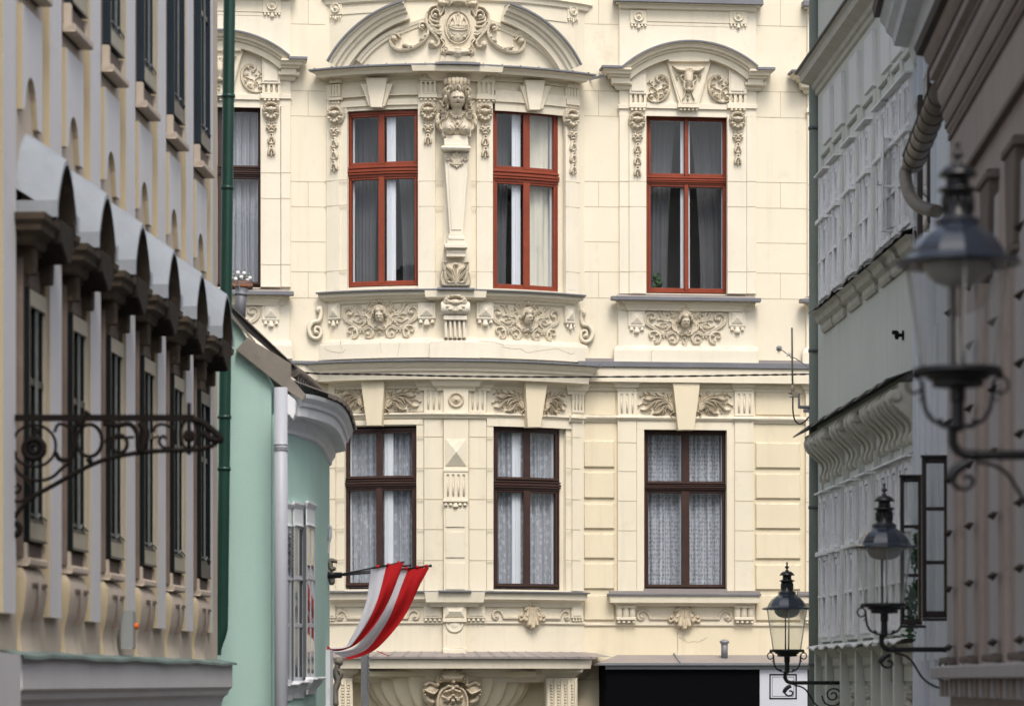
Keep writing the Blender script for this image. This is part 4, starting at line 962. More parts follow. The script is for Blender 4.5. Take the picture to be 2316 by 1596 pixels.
# ---- string courses and the main cornice on the flat wall
St = MB(FF)
for x0, x1 in ((600, 745), (1306, 1900)):
    H(St, x0, x1, [(0.02, 956), (0.035, 953), (0.035, 951), (0.06, 949), (0.075, 945), (0.06, 941), (0.02, 940)], 0, False, False, xm=1550)
    H(St, x0, x1, [(0.02, 1415), (0.03, 1413), (0.03, 1409), (0.0, 1407)], 0, False, False, xm=1550)
for x0, x1 in ((1394, 1443), (1659, 1708)): H(St, x0, x1, [(0.05, 956), (0.065, 953), (0.065, 951), (0.09, 949), (0.11, 945), (0.09, 941), (0.05, 940)], 0, True, True, xm=1550)
P_('string_course', St, 'cream')
Co = MB(FF)
prf = [(0.0, 888), (0.03, 884), (0.035, 878), (0.07, 875), (0.08, 866), (0.20, 864.5), (0.20, 829), (0.17, 828)]
H(Co, 1308, 1920, prf, 0, False, False, xm=1550)
Co.box(-6.8, -2.0, FF.uv(600, 858, 0.2)[1], FF.uv(600, 822, 0.2)[1], 0, 0.20)
P_('main_cornice', Co, 'cream')
Zs = MB(FF); Zs.pbox(1322, 1920, 816.5, 822.5, 0, 0.12, .003); P_('cornice_slope', Zs, 'slab')
Zc = MB(FF); Zc.pbox(1308, 1920, 823, 828, 0, 0.235, 0.004); Zc.box(-6.8, -2.0, FF.uv(600, 822, 0.2)[1], FF.uv(600, 815, 0.2)[1], 0, 0.235, 0.004); P_('main_cornice_flashing', Zc, 'zinc')

# ================================================================ the bow
F = BF
def ends(x0, x1, w, d=0.0): return BF.uv(x0, 800, w)[0]+d, BF.uv(x1, 800, w)[0]-d
def Bb(name, m='cream'):
    mb = MB(BF); return mb, (lambda **k: P_(name, mb, m, **k))
def clampend(u): return max(-bs, min(bs, u))
# pilaster strips
s, e = Bb('bow_pilaster', 'pale')
for x0, x1 in ((738, 767), (945, 985), (1078, 1114.5), (1279.5, 1310)): s.pbox(x0, x1, 190, 664, 0, 0.05, 0.005)
for x0, x1 in ((752, 766), (952, 981), (1085, 1110), (1286, 1303)): s.pbox(x0, x1, 286, 655, 0.05, 0.054)
s.pbox(766, 785, 236, 664, 0, 0.02); s.pbox(1003, 1066, 159, 664, 0, 0.03)
e()
s, e = Bb('bow_pilaster', 'cream')
for x0, x1 in ((742, 757), (959, 1003), (1060.5, 1100), (1295, 1321)): s.pbox(x0, x1, 862, 1336, 0, 0.05, 0.005)
s.pbox(1003, 1060.5, 862, 1336, 0, 0.12, 0.006)
for x0, x1 in ((762, 779), (942, 958), (1101, 1116)): s.pbox(x0, x1, 958, 1335, 0, 0.02)
for x0, x1 in ((757, 958), (1101, 1295)): s.pbox(x0, x1, 948, 963, 0, 0.03); s.pbox(x0, x1, 880, 934, 0, 0.015)
e()
# frieze above the red windows
f, e = Bb('bow_frieze', 'cream')
for x0, x1 in ((736, 945), (1120, 1312)):
    m = (x0+x1)/2
    f.pbox(x0, x1, 214 if x0 < 900 else 221, 223 if x0 < 900 else 230, 0, 0.07, 0.006); f.pbox(x0, x1, 172 if x0 < 900 else 177, 178 if x0 < 900 else 183, 0, 0.05)
    f.pbox(x0, x1, 223 if x0 < 900 else 230, 247 if x0 < 900 else 250, 0, 0.035)
f.pbox(988, 1078, 214, 222, 0, 0.05, 0.006)
e()
for i, (x0, x1, y) in enumerate(((743, 770, 168+7), (948, 988, 168), (1079, 1120, 171), (1283.6, 1311, 183))):
    b, eb = Bb('triglyph_block'); h = 51
    b.pbox(x0, x1, y, y+14, 0, 0.09, 0.004)
    for k in range(3):
        u, v = F.uv(x0+(x1-x0)*(k+.5)/3, y+7, 0.09); r = (x1-x0)/3*0.28/140; b.lathe((u, v, 0.09), [(r, -.01), (r, 0.004), (r*.6, 0.016), (0.001, 0.02)], 'w', 12)
    flutes(b, x0+2, x1-2, y+15, y+44, 3, 0.03, 0.075); b.pbox(x0-1.5, x1+1.5, y+44, y+53, 0, 0.10, 0.005)
    guttae(b, x0, x1, y+54, y+60, 4, 0.055); eb()
for (a, b_, c, d, y0, y1) in ((826.6, 875, 838.7, 864, 176, 243), (1188, 1234, 1198, 1222, 181, 249)):
    k, ek = Bb('bow_keystone'); m = (a+b_)/2; wd = (b_-a)
    k.pprism([(a-12, y0+13), (a+2, y0+13), (c+2, y1), (c-4, y1-2)], 0.03, 0.10, 0.005); k.pprism([(b_-2, y0+13), (b_+13, y0+13), (d+6, y1-3), (d-2, y1)], 0.03, 0.10, 0.005)
    k.pprism([(a, y0), (b_, y0), (d, y1), (c, y1)], 0.03, 0.15, 0.006); ek()
for x, y, n_ in ((755, 259, 3), (968, 251, 1), (1098, 254.5, 2), (1297.5, 267, 3)):
    orn('shell_head', rel('sh', rel_shellhead), BF, (218, 690), (x, y), 0.05, sx=0.92 if 800 < x < 1200 else 1.0, sd=1.35)
    orn('bellflower_drop', rel('pd%d' % n_, rel_pendant, n_), BF, (218, 850), (x, y+25), 0.05, sd=1.4)
# cornice of the bow with its broken segmental pediment
c, e = Bb('bow_cornice')
cprof = [(0.03, 178), (0.05, 172), (0.10, 169), (0.12, 166), (0.28, 164), (0.30, 157), (0.36, 150), (0.36, 149)]
u0, u1 = ends(700, 1346, 0.38, 0.36)
c.hm(u0, u1, [(d, F.uv(1035, y, d)[1]) for d, y in cprof], 0.0)
u, _ = F.uv(988, 150, 0.42); u2, _ = F.uv(1083, 150, 0.42)
c.hm(u+0.03, u2-0.03, [(0.10, F.uv(1035, 180, 0.2)[1]), (0.12, F.uv(1035, 176, 0.2)[1]), (0.16, F.uv(1035, 170, 0.2)[1]), (0.20, F.uv(1035, 162, 0.3)[1]), (0.38, F.uv(1035, 160, 0.4)[1]), (0.40, F.uv(1035, 147, 0.4)[1])], 0.0, True, True)
e()
z, ez = Bb('bow_cornice_flashing', 'zinc')
v = F.uv(1035, 149, 0.36)[1]; z.box(u0-0.37, u1+0.37, v, v+0.03, 0.0, 0.40, 0.004); v2 = F.uv(1035, 147, 0.4)[1]; z.box(u-0.02, u2+0.02, v2, v2+0.035, 0.0, 0.46, 0.004); ez()
def arcpts(x0, y0, x1, y1, bulge, n=18):
    """arc from (x0,y0) to (x1,y1) in photo units, bulging upward by bulge"""
    L = hypot(x1-x0, y1-y0); R_ = (L*L/4+bulge*bulge)/(2*bulge); nx, ny = (y1-y0)/L, -(x1-x0)/L
    if ny > 0: nx, ny = -nx, -ny
    mx, my = (x0+x1)/2, (y0+y1)/2; cx, cy = mx-nx*(R_-bulge), my-ny*(R_-bulge)
    a0 = atan2(y0-cy, x0-cx); a1 = atan2(y1-cy, x1-cx)
    if a1-a0 > pi: a1 -= 2*pi
    if a0-a1 > pi: a1 += 2*pi
    return [(cx+R_*cos(a0+(a1-a0)*i/n), cy+R_*sin(a0+(a1-a0)*i/n)) for i in range(n+1)]
p, ep = Bb('broken_pediment'); z, ez = Bb('broken_pediment_flashing', 'zinc')
ppr = [(0, 0.02), (0, 0.34), (-0.03, 0.34), (-0.05, 0.29), (-0.10, 0.27), (-0.11, 0.22), (-0.15, 0.21), (-0.17, 0.16), (-0.25, 0.15), (-0.25, 0.02)]
for pts in (arcpts(744, 141, 912, 4, 22), arcpts(1151, 10, 1310, 149, 22)):
    pu = [F.uv(x, y, 0.3) for x, y in pts]; p.sweep(pu, ppr); z.sweep(pu, [(0.001, 0.02), (0.001, 0.35), (-0.012, 0.355), (-0.012, 0.37), (0.018, 0.37), (0.03, 0.02)])
for pts in (arcpts(815, 143, 908, 74, 9), arcpts(1166, 80, 1258, 150, 9)):
    pu = [F.uv(x, y, 0.1) for x, y in pts]; p.sweep(pu, [(0.10, 0.0), (0.10, 0.09), (0.05, 0.07), (0.04, 0.05), (0, 0.04), (0, 0.0)])
for pts in (arcpts(905, 76, 970, 52, 2), arcpts(1100, 55, 1168, 82, 2)):
    pu = [F.uv(x, y, 0.1) for x, y in pts]; p.sweep(pu, [(0.10, 0.0), (0.10, 0.06), (0.05, 0.045), (0.04, 0.03), (0, 0.02), (0, 0.0)])
ep(); ez()
# small block of the floor above
b, e = Bb('roundel_block')
for x0, x1, y in ((746, 773, 5), (1284, 1308, 11)):
    b.pbox(x0, x1, y, y+30, 0, 0.035, 0.004); roundel(b, (x0+x1)/2, y+14, 11, 0.035); guttae(b, x0, x1, y+31, y+37, 5, 0.02, big=2)
b.pbox(773, 900, 10, 34, 0, 0.015, 0.003); b.pbox(1180, 1284, 16, 40, 0, 0.015, 0.003)
b.hm(-bs, bs, [(0.02, F.uv(1035, 3, 0)[1]), (0.05, F.uv(1035, 0, 0)[1]), (0.06, F.uv(1035, -8, 0)[1]), (0.10, F.uv(1035, -12, 0)[1])], 0.0)
e()
orn('crown_cartouche', rel('crest', rel_crest), BF, (1178, 430), (1036, 61), 0.0, m='orn')
orn('tympanum_scroll', rel('tymp', rel_tympanum), BF, (380, 600), (924.5, 83), 0.0); orn('tympanum_scroll', rel('tymp', rel_tympanum), BF, (380, 600), (1147, 87.5), 0.0, flip=True)
# caryatid
orn('caryatid', rel('cary', rel_caryatid), BF, (637, 680), (1034.5, 249), 0.10, sd=1.0)
def eggrow():
    b, e = Bb('fluted_capital_basket', 'orn')
    for i in range(7):
        t = (i-3)/3; x = 1033.5+t*25; u, v = F.uv(x, 184, 0.2); r = 0.036
        b.lathe((u, v, 0.12+0.18*math.sqrt(max(0, 1-t*t*0.8))), [(0.001, -0.06), (r*0.7, -0.045), (r, 0.0), (r*0.95, 0.03), (r*0.5, 0.045)], 'v', 10)
    b.pbox(1008, 1059, 178, 190, 0.03, 0.22); e()
eggrow()
h, e = Bb('herm_shaft', 'pale')
h.pbox(1008, 1058, 307, 314, 0.03, 0.28, 0.005); h.pbox(1004, 1060, 314, 329, 0.03, 0.31, 0.01)
H(h, 997, 1066, [(0.22, 341), (0.26, 339), (0.28, 334), (0.26, 330), (0.22, 329)], 0.10); H(h, 1000, 1063, [(0.14, 345), (0.17, 342)], 0.10)
h.pprism([(1004.5, 345), (1061, 345), (1047, 528), (1017, 528)], 0.03, 0.22, 0.006)
h.pprism([(1012, 352), (1054, 352), (1043, 520), (1021, 520)], 0.22, 0.232, 0.004)
h.pbox(1013, 1051, 535, 542, 0.03, 0.25, 0.01); h.pprism([(1016, 528), (1048, 528), (1052, 542), (1012, 542)], 0.03, 0.24, 0.005); h.pbox(1011, 1053, 542, 552, 0.03, 0.24, 0.004); h.pbox(1005, 1058, 552, 561, 0.03, 0.29, 0.012); h.pbox(1010, 1053, 561, 580, 0.03, 0.23, 0.004)
for i in range(9):
    u, v = F.uv(1013+i*4.7, 571, 0.23); h.lathe((u, v, 0.225), [(0.016, 0), (0.012, 0.012), (0.001, 0.016)], 'w', 8)
e()
orn('herm_shell', rel('shell', rel_smallshell), BF, (1135, 560), (1033, 361), 0.232, sx=0.62, sy=-0.62, sd=0.6)
orn('acanthus_foot', rel('acb', rel_acbase), BF, (203, 1120), (1031, 617), 0.05, sd=1.1)
# sill of the bow, parapet with masks
s, e = Bb('bow_sill')
sa, sb_ = ends(717, 1323, 0.22, 0.17)
s.hm(sa, sb_, [(d, F.uv(1035, y, d)[1]) for d, y in [(0.0, 686), (0.04, 682), (0.06, 676), (0.10, 674), (0.12, 670), (0.17, 666), (0.18, 657)]], 0.0)
ua = F.uv(992, 670, 0.25)[0]; ub = F.uv(1070, 670, 0.25)[0]; s.hm(ua+0.02, ub-0.02, [(0.18, F.uv(1035, 676, 0.2)[1]), (0.22, F.uv(1035, 672, 0.2)[1]), (0.23, F.uv(1035, 657, 0.2)[1])], 0.0)
e()
z, ez = Bb('bow_sill_flashing', 'zinc'); v = F.uv(1035, 657, 0.2)[1]; z.box(sa-0.19, sb_+0.19, v, v+0.026, -0.14, 0.235, 0.004); z.box(ua-0.02, ub+0.02, v+0.002, v+0.034, 0, 0.30, 0.004); z.box(-bs, bs, v+0.03, v+0.05, -0.14, 0.02); ez()
a, e = Bb('bow_apron', 'pale')
pa, pb = ends(710, 1331, 0.10, 0.10)
a.hm(pa, pb, [(0.10, F.uv(1035, 808, 0.1)[1]), (0.10, F.uv(1035, 775, 0.1)[1]), (0.08, F.uv(1035, 768, 0.1)[1]), (0.05, F.uv(1035, 766, 0.1)[1]), (0.0, F.uv(1035, 763, 0.05)[1])], 0.0)
ua2 = F.uv(994, 780, 0.2)[0]; ub2 = F.uv(1064, 780, 0.2)[0]; a.hm(ua2, ub2, [(0.15, F.uv(1035, 808, 0.2)[1]), (0.15, F.uv(1035, 772, 0.2)[1]), (0.10, F.uv(1035, 765, 0.2)[1])], 0.0)
for x0, x1, y in ((741.5, 768, 686), (945, 985, 684), (1078, 1116.5, 684.5), (1279, 1301, 693)):
    a.pbox(x0, x1, y, y+36, 0, 0.06, 0.003); pyramid(a, x0+(x1-x0)*0.15, x1-(x1-x0)*0.15, y+5, y+30, 0.06, 0.11); a.pbox(x0+2, x1-2, y+36, y+39, 0, 0.045); guttae(a, x0, x1, y+39, y+47, 3, 0.02, big=1)
e()
for x, y, sx, t in ((855.5, 720, 0.93, 0.7), (1197, 725, 0.88, 0.7)):
    orn('child_mask_cartouche', rel('maskb', rel_mask, False, 0.7), BF, (1157, 455), (x, y), 0.0, sx=sx, sd=1.3)
# centre console
c, e = Bb('scroll_console', 'pale')
c.pbox(1001, 1059, 684, 709, 0, 0.22, 0.006)
c.lathe((F.uv(1030, 696, 0.2)[0], F.uv(1030, 696, 0.2)[1], 0.16), [(0.09, -0.22), (0.11, -0.20), (0.11, 0.20), (0.09, 0.22)], 'u', 20)
c.pbox(1003, 1057, 713, 723, 0, 0.20, 0.006)
for k in range(5):
    x = 1005+k*10.3; c.pbox(x, x+7.4, 724, 764, 0, 0.17, 0.014)
c.pbox(1004, 1056, 724, 765, 0, 0.10); e()
orn('console_shell', rel('sh', rel_shellhead), BF, (218, 690), (1030, 686), 0.20, sx=1.35, sy=1.0, sd=1.0)
# curled side brackets of the parapet
for x0, x, y, fl in ((734, 714, 729, False), (1311, 1327, 737, True)):
    mb = MB(FF); u, v = FF.uv(x, y, 0.12); rel('vol', rel_volute).put(mb, 122, 565, u, v, 0.03, 0.95, 0.95, 0.65, fl); P_('scroll_bracket', mb, 'cream')
# main cornice of the bow
c, e = Bb('bow_main_cornice')
uext = 0.14
ca, cb = ends(690, 1356, 0.38, 0.38)
c.hm(ca, cb, [(d, F.uv(1035, y, d)[1]) for d, y in [(0.03, 878), (0.04, 872), (0.07, 869), (0.10, 862), (0.26, 857), (0.27, 842), (0.30, 838), (0.31, 833), (0.34, 828), (0.38, 819), (0.38, 817)]], 0.0)
for x0, x1, dd in ((987.5, 1077, 0.20), (945, 1003, 0.12), (1060, 1112, 0.12), (1288, 1328, 0.12)):
    a_ = F.uv(x0, 860, dd)[0]+dd*0.6; b_ = F.uv(x1, 860, dd)[0]-dd*0.6
    c.hm(a_, b_, [(dd*0.55, F.uv(1035, 882, dd)[1]), (dd*0.62, F.uv(1035, 876, dd)[1]), (dd*0.85, F.uv(1035, 872, dd)[1]), (dd, F.uv(1035, 863, dd)[1]), (dd*1.15, F.uv(1035, 857, dd)[1])], 0.0)
e()
z, ez = Bb('bow_main_flashing', 'zinc'); v = F.uv(1035, 817, 0.38)[1]; z.box(ca-0.40, cb+0.40, v, v+0.03, 0, 0.42, 0.004); ez()
sm, es = Bb('flashing_seams', 'seam')
for k in range(-9, 10): 
    a_ = k*0.27; sm.box(a_, a_+0.012, v, v+0.045, 0, 0.43)
vv = F.uv(1035, 149, 0.36)[1]
for k in range(-8, 9): sm.box(k*0.28, k*0.28+0.012, vv, vv+0.042, 0, 0.41)
es()
# friezes of the lower bow
for x0, x1, n_ in ((959, 1003, 3), (1060.5, 1100, 3), (1295, 1321, 3)):
    f, ef = Bb('fluted_capital'); flutes(f, x0, x1, 877, 932, n_, 0.05, 0.065); ef()
r, er = Bb('frieze_roundel', 'orn2'); roundel(r, 1031.5, 904, 17.5, 0.12); er()
sp = rel('spray', rel_spray)
for x, y, fl, sx in ((789, 905, True, 0.82), (911, 907, False, 0.98), (1151, 910, True, 0.93), (1258.5, 914, False, 0.72)): orn('leaf_spray', sp, BF, (1870, 430), (x, y), 0.015, flip=fl, sx=sx, sy=0.95, sd=1.7, m='orn2')
for a_, b_, c_, d_, y0, y1 in ((815, 869.6, 829, 862.6, 856, 962), (1188, 1240, 1194, 1223.5, 858, 966)):
    k, ek = Bb('bow_keystone', 'yellow'); k.pprism([(a_, y0), (b_, y0), (d_, y1), (c_, y1)], 0.0, 0.17, 0.006); ek()
s, e = Bb('bow_string_course')
bp = [(0.02, 946), (0.035, 943), (0.035, 941), (0.055, 939), (0.07, 936), (0.055, 933), (0.0, 932)]
s.hm(-bs, bs, [(d, F.uv(1035, y, d)[1]) for d, y in bp], 0.0)
for x0, x1, dd in ((957, 1005, 0.05), (1001, 1063, 0.12), (1058, 1102, 0.05), (1293, 1322, 0.05)):
    a_ = F.uv(x0, 940, dd+.07)[0]; b_ = F.uv(x1, 940, dd+.07)[0]; s.hm(a_, b_, [(d+dd, F.uv(1035, y, d+dd)[1]) for d, y in bp], 0.0, False, False)
s.hm(-bs, bs, [(d, F.uv(1035, y, d)[1]) for d, y in [(0.02, 1410), (0.03, 1408), (0.03, 1405), (0.0, 1402)]], 0.0)
e()
# centre pilaster of the lower bow
c, e = Bb('pilaster_panel', 'cream')
pyramid(c, 1008, 1054, 993, 1052.5, 0.12, 0.22)
c.pbox(1002, 1059, 1061, 1066, 0.12, 0.15, 0.004); flutes(c, 1004, 1058, 1067, 1129, 4, 0.12, 0.14); c.pbox(1001, 1059, 1129, 1135, 0.12, 0.16, 0.01); guttae(c, 1003, 1057, 1137, 1143, 5, 0.125, big=2)
for y0, y1 in ((1151, 1191), (1202, 1260), (1272, 1332)): c.pbox(1008, 1051.5, y0, y1, 0.12, 0.135, 0.004)
e()
# lower sill of the bow
s, e = Bb('bow_sill')
la, lb = ends(736, 1331, 0.2, 0.18)
s.hm(la, lb, [(d, F.uv(1035, y, d)[1]) for d, y in [(0.05, 1371), (0.07, 1366), (0.08, 1361), (0.12, 1359), (0.14, 1356), (0.17, 1354), (0.18, 1339)]], 0.0)
ua = F.uv(993.5, 1350, 0.26)[0]; ub = F.uv(1064.6, 1350, 0.26)[0]; s.hm(ua+.02, ub-.02, [(0.15, F.uv(1035, 1371, .2)[1]), (0.17, F.uv(1035, 1364, .2)[1]), (0.22, F.uv(1035, 1361, .2)[1]), (0.24, F.uv(1035, 1338, .2)[1])], 0.0)
s.pbox(742, 1320, 1364, 1404, 0, 0.02)
for x0, x1 in ((742, 758), (958, 999), (1055, 1097.5), (1293, 1318.6)):
    s.pbox(x0, x1, 1366, 1397, 0, 0.06, 0.003); s.pbox(x0+4, x1-4, 1370, 1392, 0.06, 0.07, 0.003); guttae(s, x0, x1, 1398, 1404, 4, 0.03)
s.pbox(1002, 1055, 1364, 1398, 0, 0.13, 0.004); pyramid(s, 1007, 1050, 1369.5, 1394.5, 0.13, 0.18, flat=0.55); s.pbox(1001, 1056, 1398, 1406, 0, 0.15, 0.006)
s.pbox(1002, 1055, 1406, 1478, 0, 0.10, 0.004); s.pbox(1010, 1047, 1432, 1465, 0.10, 0.112, 0.004); s.pbox(1000, 1056, 1465, 1479, 0, 0.16, 0.02)
u, v = F.uv(1028, 1411, 0.1); s.lathe((u, v, 0.1), [(0.14, -0.09), (0.14, 0.012), (0.12, 0.03), (0.10, 0.012), (0.05, 0.03), (0.001, 0.035)], 'w', 22)
e()
z, ez = Bb('bow_sill_flashing', 'zinc'); v = F.uv(1035, 1339, 0.2)[1]; z.box(la-0.20, lb+0.20, v, v+0.026, -0.14, 0.225, 0.004); z.box(ua-.01, ub+.01, v+.002, v+.033, 0, 0.29, 0.004); ez()
for x, sx in ((852, 0.87), (1205.5, 0.87)):
    orn('scroll_band', rel('sband', rel_scrollband), BF, (1135, 560), (x, 1392), 0.02, sx=sx, sy=0.95); orn('shell_ornament', rel('shell', rel_smallshell), BF, (1135, 560), (x, 1391.5), 0.03, m='orn2', sx=0.86)
window(BF, 785.5, 947, 250, 649, 376, 404, 855, 870, M['red'], -0.06, None, label='red framed window in the left half of the bow', ioff=0.125)
wr_ = window(BF, 1115.5, 1262, 254, 652, 380, 409, 1183, 1199, M['red'], -0.06, None, label='red framed window in the right half of the bow', ioff=-0.14)
window(BF, 779.5, 941, 967, 1328, 1083, 1105, 850, 866, M['brown'], -0.06, 'lace_flower', hood=True, label='dark brown framed bow window behind the flags', ioff=0.13)
window(BF, 1117, 1265.5, 970, 1329, 1083, 1107, 1184, 1200, M['brown'], -0.06, 'lace_flower', hood=True, label='dark brown framed window with flowered lace curtains', ioff=-0.16)
# cream sheet with grey mottling behind the right half of the right bow window
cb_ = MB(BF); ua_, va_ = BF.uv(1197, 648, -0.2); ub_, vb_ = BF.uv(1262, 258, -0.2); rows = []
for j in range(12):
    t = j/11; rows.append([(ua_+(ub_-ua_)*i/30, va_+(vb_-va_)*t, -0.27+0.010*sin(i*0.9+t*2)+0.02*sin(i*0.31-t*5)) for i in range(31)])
cb_.grid(rows); cb_.build('cream_backing', M['cream_backing'], wr_)
# fill the wall where the frames stop short of the reveal
g, e = Bb('window_reveal', 'pale')
for x0, x1, y0, y1 in ((1262, 1290, 240, 660), (1265.5, 1292, 960, 1340)): g.pbox(x0, x1, y0, y1, -0.16, -0.075)
e()

# ---- ledge with the shell basin under the bow
Wg = MB(FF); wallgrid(Wg, -BH, BH, GV, vled+0.05, [], 0.0); P_('ground_floor_wall', Wg, 'yellow')
L = MB(BF); vt = BF.uv(1035, 1489, 0.45)[1]; vb = BF.uv(1035, 1510.5, 0.45)[1]
L.hm(-bs+0.1, bs-0.1, [(0.30, vb-0.22), (0.32, vb-0.16), (0.40, vb-0.12), (0.42, vb)], -0.35)
ga, gb = ends(722, 1340, 0.40, 0.40)
L.hm(ga, gb, [(0.35, vb-0.0), (0.38, vb), (0.40, vt)], 0.0, True, True); P_('balcony_ledge', L, 'cream')
Z = MB(BF); Z.box(ga-0.43, gb+0.43, vt, vt+0.035, 0, 0.45, 0.004); Z.add([(-bs-.1, vt+0.034, 0.44), (bs+.1, vt+0.034, 0.44), (bs, vt+0.13, 0.0), (-bs, vt+0.13, 0.0)], [(0, 1, 2, 3)])
n = 26; V = []
for i in range(n+1): a_ = -bs-.2+(2*bs+.4)*i/n; V += [(a_, vt+0.036, 0.45), (a_*0.97, vt+0.12, 0.0)]
Z.f = Z.f[:-1]; Z.sm = Z.sm[:-1]; Z.mi = Z.mi[:-1]; Z.v = Z.v[:-4]
Z.add(V, [(2*i, 2*i+2, 2*i+3, 2*i+1) for i in range(n)]); P_('ledge_roof', Z, 'slab')
Sm = MB(BF)
for i in range(1, 20): a_ = -bs+2*bs*i/20; Sm.box(a_, a_+0.012, vt, vt+0.042, 0.42, 0.462); Sm.add([(a_, vt+0.045, 0.45), (a_+.014, vt+0.045, 0.45), ((a_+.014)*.97, vt+0.13, 0), (a_*.97, vt+0.13, 0)], [(0, 1, 2, 3)])
P_('ledge_roof_seams', Sm, 'seam')
# the fluted basin: half an ellipsoid hanging under the ledge
Bs = MB(FF); u0, v0 = FF.uv(1019, 1528, 0.5); ru = 188/140; rv = 0.86; rw = 0.62; NB = 160; rows = []
for j in range(15):
    ph = j/14*pi/2*0.98; row = []
    for i in range(NB+1):
        a_ = pi*i/NB; fl = abs(sin(a_*13)); rr = 0.88+0.12*fl**0.7
        row.append((u0-cos(a_)*ru*cos(ph)*rr, v0-sin(ph)*rv*rr, sin(a_)*rw*cos(ph)*rr+0.02))
    rows.append(row)
Bs.grid(rows, True)
Bs.box(u0-ru-0.04, u0+ru+0.04, v0-0.01, v0+0.09, 0.0, 0.6, 0.02)
P_('fluted_basin', Bs, 'yellow')
orn('grotesque_mask', rel('bmask', rel_basinmask), FF, (1085, 300), (1024, 1540), 0.62, m='orn2')
for x0, x1 in ((1232, 1310), (748, 802)):
    K = MB(FF); K.pbox(x0+3, x1-3, 1532, 1640, 0, 0.42, 0.01); H(K, x0-10, x1+10, [(0.20, 1534), (0.22, 1531), (0.25, 1526), (0.32, 1519), (0.34, 1510)], 0.15)
    n_ = 4 if x0 > 1000 else 3
    for k in range(n_):
        xx = x0+8+(x1-x0-16)*(k+.5)/n_; u, v = FF.uv(xx, 1600, 0.42)
        for q in range(9): K.lathe((u, v+q*0.047, 0.425), [(0.022, -0.004), (0.018, 0.012), (0.001, 0.02)], 'w', 8)
    for k in range(n_+1):
        xx = x0+8+(x1-x0-16)*k/n_; K.pbox(xx-2.5, xx+2.5, 1535, 1640, 0.41, 0.45, 0.008)
    P_('ledge_bracket', K, 'cream')
# cracks in the plaster of the parapet
Ck = MB(BF)
for pts in ([(1134, 784), (1155, 788), (1175, 789), (1195, 797), (1215, 794), (1240, 790), (1262, 788)], [(1262, 788), (1290, 800), (1300, 795)], [(733, 786), (745, 793), (770, 797), (782, 790)], [(860, 775), (863, 800)], [(1140, 780), (1110, 772), (1075, 770)], [(905, 775), (900, 805)], [(770, 770), (772, 790)]):
    pu = [BF.uv(x+random.uniform(-1, 1), y+random.uniform(-1, 1), 0.101) for x, y in crom(pts, 4)]
    Ck.sweep(pu, [(0.0015, 0.098), (0.0015, 0.1025), (-0.0015, 0.1025), (-0.0015, 0.098)])
P_('plaster_cracks', Ck, 'crack')
Ck = MB(FF)
for pts in ([(1730, 1440), (1750, 1446), (1770, 1452), (1790, 1449), (1810, 1452)], [(1532, 1428), (1533, 1470)], [(1810, 1452), (1845, 1440)]):
    pts = [(1473+(x-1730)*0.55+250*0.25, y) if x > 1700 else (x, y) for x, y in pts]
    pu = [FF.uv(x+random.uniform(-.7, .7), y+random.uniform(-.7, .7), 0.002) for x, y in crom(pts, 4)]; Ck.sweep(pu, [(0.002, -0.001), (0.002, 0.003), (-0.002, 0.003), (-0.002, -0.001)])
P_('wall_crack', Ck, 'crack')
# ================================================================ LEFT TOWNHOUSE with the zinc window hoods
M['lwall'] = mat('beige_street_stucco', (0.61, 0.52, 0.425), 0.9, 0.16, 1.2, (0.30, 0.25, 0.20), 0.3, 0.3, 40, streak=0.25)
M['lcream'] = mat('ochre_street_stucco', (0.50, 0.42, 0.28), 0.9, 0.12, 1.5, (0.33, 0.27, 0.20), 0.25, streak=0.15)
M['lpil'] = mat('pale_grey_pilaster', (0.69, 0.68, 0.69), 0.85, 0.07, 1.2, (0.42, 0.41, 0.42), 0.3, 0.2, 40, streak=0.12)
M['lbrown'] = mat('brown_grey_panel', (0.20, 0.155, 0.13), 0.9, 0.25, 3, (0.33, 0.29, 0.26), 0.3)
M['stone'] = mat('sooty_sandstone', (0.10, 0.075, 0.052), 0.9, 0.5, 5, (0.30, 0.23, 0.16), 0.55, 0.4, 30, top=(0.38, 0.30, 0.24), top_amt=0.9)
M['tin'] = mat('dull_zinc_sheet', (0.32, 0.35, 0.385), 0.75, 0.22, 2.6, (0.27, 0.28, 0.29), 0.6, 0.5, 6, spec=0.2, streak=0.25)
M['shutter'] = mat('dark_green_window_paint', (0.007, 0.011, 0.012), 0.4, 0.3, 4)
M['blueshutter'] = mat('dark_blue_window_paint', (0.020, 0.034, 0.048), 0.3, 0.3, 4, spec=0.5)
M['board'] = mat('cream_window_board', (0.46, 0.42, 0.33), 0.7, 0.15, 4, (0.25, 0.22, 0.18), 0.3)
M['bar'] = mat('weathered_glazing_bar', (0.20, 0.21, 0.21), 0.6, 0.35, 12)
M['copper'] = mat('green_grey_flashing', (0.17, 0.23, 0.22), 0.7, 0.3, 3, (0.34, 0.34, 0.24), 0.5)
M['gpipe'] = mat('dark_green_pipe_paint', (0.014, 0.062, 0.045), 0.35, 0.2, 2, (0.05, 0.05, 0.04), 0.3, spec=0.5)
M['steel'] = mat('grey_enamel', (0.30, 0.32, 0.32), 0.5, 0.08, 3)
M['orange'] = mat('orange_lens', (0.75, 0.13, 0.01), 0.4)
M['iron'] = mat('rusty_wrought_iron', (0.010, 0.008, 0.007), 0.8, 0.4, 9, (0.05, 0.022, 0.014), 0.5, spec=0.15)
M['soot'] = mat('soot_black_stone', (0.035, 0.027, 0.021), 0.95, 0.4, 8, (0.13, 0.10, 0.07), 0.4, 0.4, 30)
k1 = hypot(0.0574, 1)
LF = Frame((-4.845+0.0574*22.62, 22.62), (0.0574, 1))     # u = metres beyond the first window
